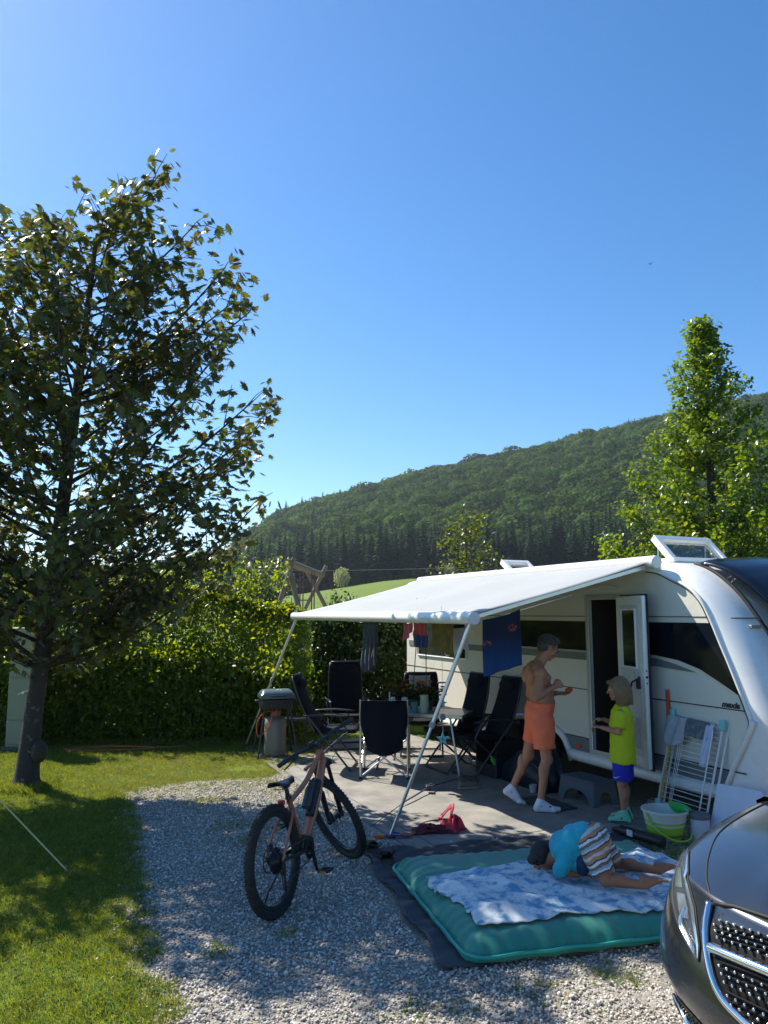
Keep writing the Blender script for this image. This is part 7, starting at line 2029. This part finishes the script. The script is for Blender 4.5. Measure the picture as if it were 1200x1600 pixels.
MB(TM).box((.075, .012, 0), (.065, .008, .002)).build('shirt_print', bpy.data.materials['print_white'], kid, ang=0)
royal = mat('royal_blue_cloth', (.010, .022, .42), .7, var=.08, bump=.2, bscale=30)
s_ = MB(I_); s_.loft([(kp(0, 0, .60), .098, .126), (kp(0, 0, .52), .098, .126), (kp(0, 0, .47), .09, .12)], 26)
for sd in (1, -1): s_.loft([(kp(0, sd * .060, .54), .088, .070), (kp(.0, sd * .066, .45), .088, .072), (kp(.003, sd * .069, .385), .089, .073)], 22)
so = s_.build('shorts', royal, kid, remesh=.0055, smooth=2)
# curved white tick on the near leg of the shorts
sw_ = [(-.020, .002), (-.012, -.006), (-.002, -.006), (.026, .010), (.0, .000), (-.010, -.001), (-.014, .004)]
MB(I_ @ T(*kp(.04, .150, .425)) @ Rm @ RZ(PI) @ RX(PI / 2) @ SC(1.2)).prism(sw_, -.008, .002).build('shorts_tick', bpy.data.materials['print_white'], kid, ang=0)
mints = mat('mint_shoe', (.22, .62, .40), .7, var=.1, bump=.3); 
for sd in (1, -1):
    a_ = kp(-.008, sd * .070, .075); hl = a_ - F * .03 - V(0, 0, .038); tl = a_ + F * .125 - V(0, 0, .045)
    q = MB(I_); q.cap(a_ + V(0, 0, .030), hl, .034, .034); q.cap(hl, tl, .034, .028); q.cap(a_, tl, .034, .024)
    sho = q.build('shoe', mints, kid, remesh=.005, smooth=2)
    q = MB(I_); q.tube([a_ + V(0, 0, .05) - F * .034, a_ + V(0, 0, -.045) - F * .064], .007, 6); q.tube([hl + V(0, 0, -.008) + Lf * .034 * sd, tl + V(0, 0, -.012) + Lf * .030 * sd], .006, 6); q.tube([a_ + F * .034 + V(0, 0, .0) + Lf * .02 * sd, a_ + F * .02 - V(0, 0, .03) + Lf * .035 * sd], .005, 6); q.build('shoe_stripe', mat('dark_green_stripe', (.02, .06, .05), .6), sho)

# ---------------------------------------------------------------- the child kneeling on the mattress
kn = thing('person', 'child in a turquoise shirt and striped shorts kneeling face down on the mattress', 'person', (1.35, 5.42, .17))
I_ = inv(kn)
hipN, hipF2 = V(1.385, 5.34, .415), V(1.435, 5.52, .415); kneN, kneF = V(1.43, 5.235, .245), V(1.60, 5.585, .245)
ankN, ankF = V(1.665, 5.16, .235), V(1.85, 5.44, .235)
pel = hipN.lerp(hipF2, .5) + V(-.01, 0, .03); chest = V(1.245, 5.49, .375); shN, shF = V(1.205, 5.40, .315), V(1.215, 5.62, .315); hd_c = V(1.105, 5.60, .262)
b_ = MB(I_)
b_.cap(pel, chest, .105, .095); b_.ell(tuple(pel.lerp(chest, .5) + V(0, 0, .015)), (.12, .105, .10)); b_.ell(tuple(chest), (.10, .125, .09)); b_.ell(tuple(hipN + V(-.005, 0, .02)), .085); b_.ell(tuple(hipF2 + V(-.005, 0, .02)), .085)
b_.cap(shN.lerp(shF, .5), hd_c, .05, .045)
hQ = T(*hd_c) @ RZ(R(200)) @ RY(R(62)); head(b_, hQ, .84)
for s0, e0, w0 in ((shN, V(1.16, 5.38, .245), V(1.29, 5.40, .225)), (shF, V(1.17, 5.70, .245), V(1.30, 5.66, .225))):
    b_.cap(s0, e0, .036, .028); b_.cap(e0, w0, .028, .02); hand(b_, w0, V(1, .1, -.05), V(0, 0, 1), 1, curl=.3, s=.62)
for h0, k0, a0, td in ((hipN, kneN, ankN, V(1, -.25, -.10)), (hipF2, kneF, ankF, V(1, -.35, -.1))):
    b_.cap(h0, k0, .075, .046); b_.ell(tuple(k0), .046); b_.cap(k0, a0, .042, .026); b_.ell(tuple(k0.lerp(a0, .33) + V(0, 0, .012)), (.06, .036, .034))
    f_ = td.normalized(); bare_foot(b_, a0 + V(.0, 0, .0), f_, V(.3, 0, -1) if False else V(.15, -.3, -1), .66)
b_.build('body', skin_c, kn, remesh=.0055, smooth=3)
dkh = mat('dark_brown_hair', (.018, .013, .010), .6, var=.5, scale=40, bump=.7, bscale=120)
h_ = MB(I_ @ hQ @ SC(.84)); h_.ell((-.030, 0, .048), (.106, .084, .086)); h_.ell((-.06, 0, -.005), (.066, .080, .085)); h_.ell((.045, 0, .10), (.04, .06, .03)); h_.build('hair', dkh, kn, remesh=.0055, smooth=1)
face_parts(kn, I_ @ hQ, .84, dkh)
turq = mat('turquoise_cloth', (.010, .36, .47), .8, var=.08, bump=.2, bscale=18, sheen=.2)
s_ = MB(I_)
ax_ = (chest - pel).normalized()
s_.ell(tuple(pel.lerp(chest, .32) + V(0, 0, .01)), (.105, .125, .118)); s_.ell(tuple(pel.lerp(chest, .62) + V(0, .01, .0)), (.118, .138, .122)); s_.ell(tuple(chest + V(-.01, .01, -.01)), (.110, .150, .112)); s_.ell(tuple(chest + V(.045, -.02, -.075)), (.11, .11, .09))
for s0, e0 in ((shN, V(1.16, 5.38, .245)), (shF, V(1.17, 5.70, .245))): s_.cap(s0, s0.lerp(e0, .8), .058, .052)
so = s_.build('t_shirt', turq, kn, remesh=.0055, smooth=3); dm_ = so.modifiers.new('folds', 'DISPLACE'); dm_.texture = dt; dm_.strength = .028; dm_.mid_level = .5; dm_.texture_coords = 'GLOBAL'
MB(I_).ell((1.32, 5.38, .30), (.05, .06, .08)).build('shirt_lining', mat('navy_lining', (.01, .03, .09), .8), kn, ang=180)
# striped shorts: orange, white, blue, brown bands
m_, nt, b = new_mat('striped_cloth'); N = nt.nodes; L = nt.links
tc = N.new('ShaderNodeTexCoord'); mpn = N.new('ShaderNodeMapping'); mpn.inputs['Rotation'].default_value = (0, R(-62), R(12)); L.new(tc.outputs['Object'], mpn.inputs[0])
nz_ = N.new('ShaderNodeTexNoise'); nz_.inputs['Scale'].default_value = 14; L.new(tc.outputs['Object'], nz_.inputs['Vector'])
sx_ = N.new('ShaderNodeSeparateXYZ'); L.new(mpn.outputs[0], sx_.inputs[0])
ma = N.new('ShaderNodeMath'); ma.operation = 'MULTIPLY_ADD'; ma.inputs[1].default_value = 7.5; L.new(sx_.outputs['X'], ma.inputs[0])
mb_ = N.new('ShaderNodeMath'); mb_.operation = 'MULTIPLY'; mb_.inputs[1].default_value = .30; L.new(nz_.outputs['Fac'], mb_.inputs[0]); L.new(mb_.outputs[0], ma.inputs[2])
fr2 = N.new('ShaderNodeMath'); fr2.operation = 'FRACT'; L.new(ma.outputs[0], fr2.inputs[0])
cr = N.new('ShaderNodeValToRGB'); cr.color_ramp.interpolation = 'CONSTANT'
cols = [(0, (.50, .52, .52)), (.13, (.45, .22, .10)), (.27, (.035, .06, .11)), (.34, (.62, .66, .68)), (.46, (.17, .12, .10)), (.60, (.24, .42, .50)), (.72, (.62, .66, .68)), (.80, (.035, .05, .10)), (.86, (.40, .20, .11))]
cr.color_ramp.elements[0].color = (*cols[0][1], 1); cr.color_ramp.elements[1].position = cols[1][0]; cr.color_ramp.elements[1].color = (*cols[1][1], 1)
for p_, c in cols[2:]:
    e = cr.color_ramp.elements.new(p_); e.color = (*c, 1)
L.new(fr2.outputs[0], cr.inputs[0]); L.new(cr.outputs[0], b.inputs['Base Color']); b.inputs['Roughness'].default_value = .85
s_ = MB(I_); s_.ell(tuple(pel + V(.01, 0, .0)), (.112, .150, .105)); s_.ell(tuple(hipN + V(0, -.01, .01)), (.10, .095, .10)); s_.ell(tuple(hipF2 + V(0, .01, .01)), (.10, .095, .10))
for h0, k0 in ((hipN, kneN), (hipF2, kneF)): s_.loft([(h0, .098, .094), (h0.lerp(k0, .5), .082, .082), (h0.lerp(k0, .86), .072, .074)], 22)
so = s_.build('shorts', m_, kn, remesh=.0055, smooth=2); dm_ = so.modifiers.new('folds', 'DISPLACE'); dm_.texture = dt; dm_.strength = .018; dm_.mid_level = .5; dm_.texture_coords = 'GLOBAL'
# ================================================================== the air
hz = MB().box((0, 480, 95), (2300, 1900, 194)).build('haze', None, ang=0, kind='stuff')
m_ = bpy.data.materials.new('air'); m_.use_nodes = True; nt = m_.node_tree; nt.nodes.clear()
vo_ = nt.nodes.new('ShaderNodeVolumePrincipled'); vo_.inputs['Color'].default_value = (.78, .88, 1.0, 1); vo_.inputs['Density'].default_value = .00015; vo_.inputs['Anisotropy'].default_value = .45
ou = nt.nodes.new('ShaderNodeOutputMaterial'); nt.links.new(vo_.outputs[0], ou.inputs['Volume'])
hz.data.materials.append(m_)
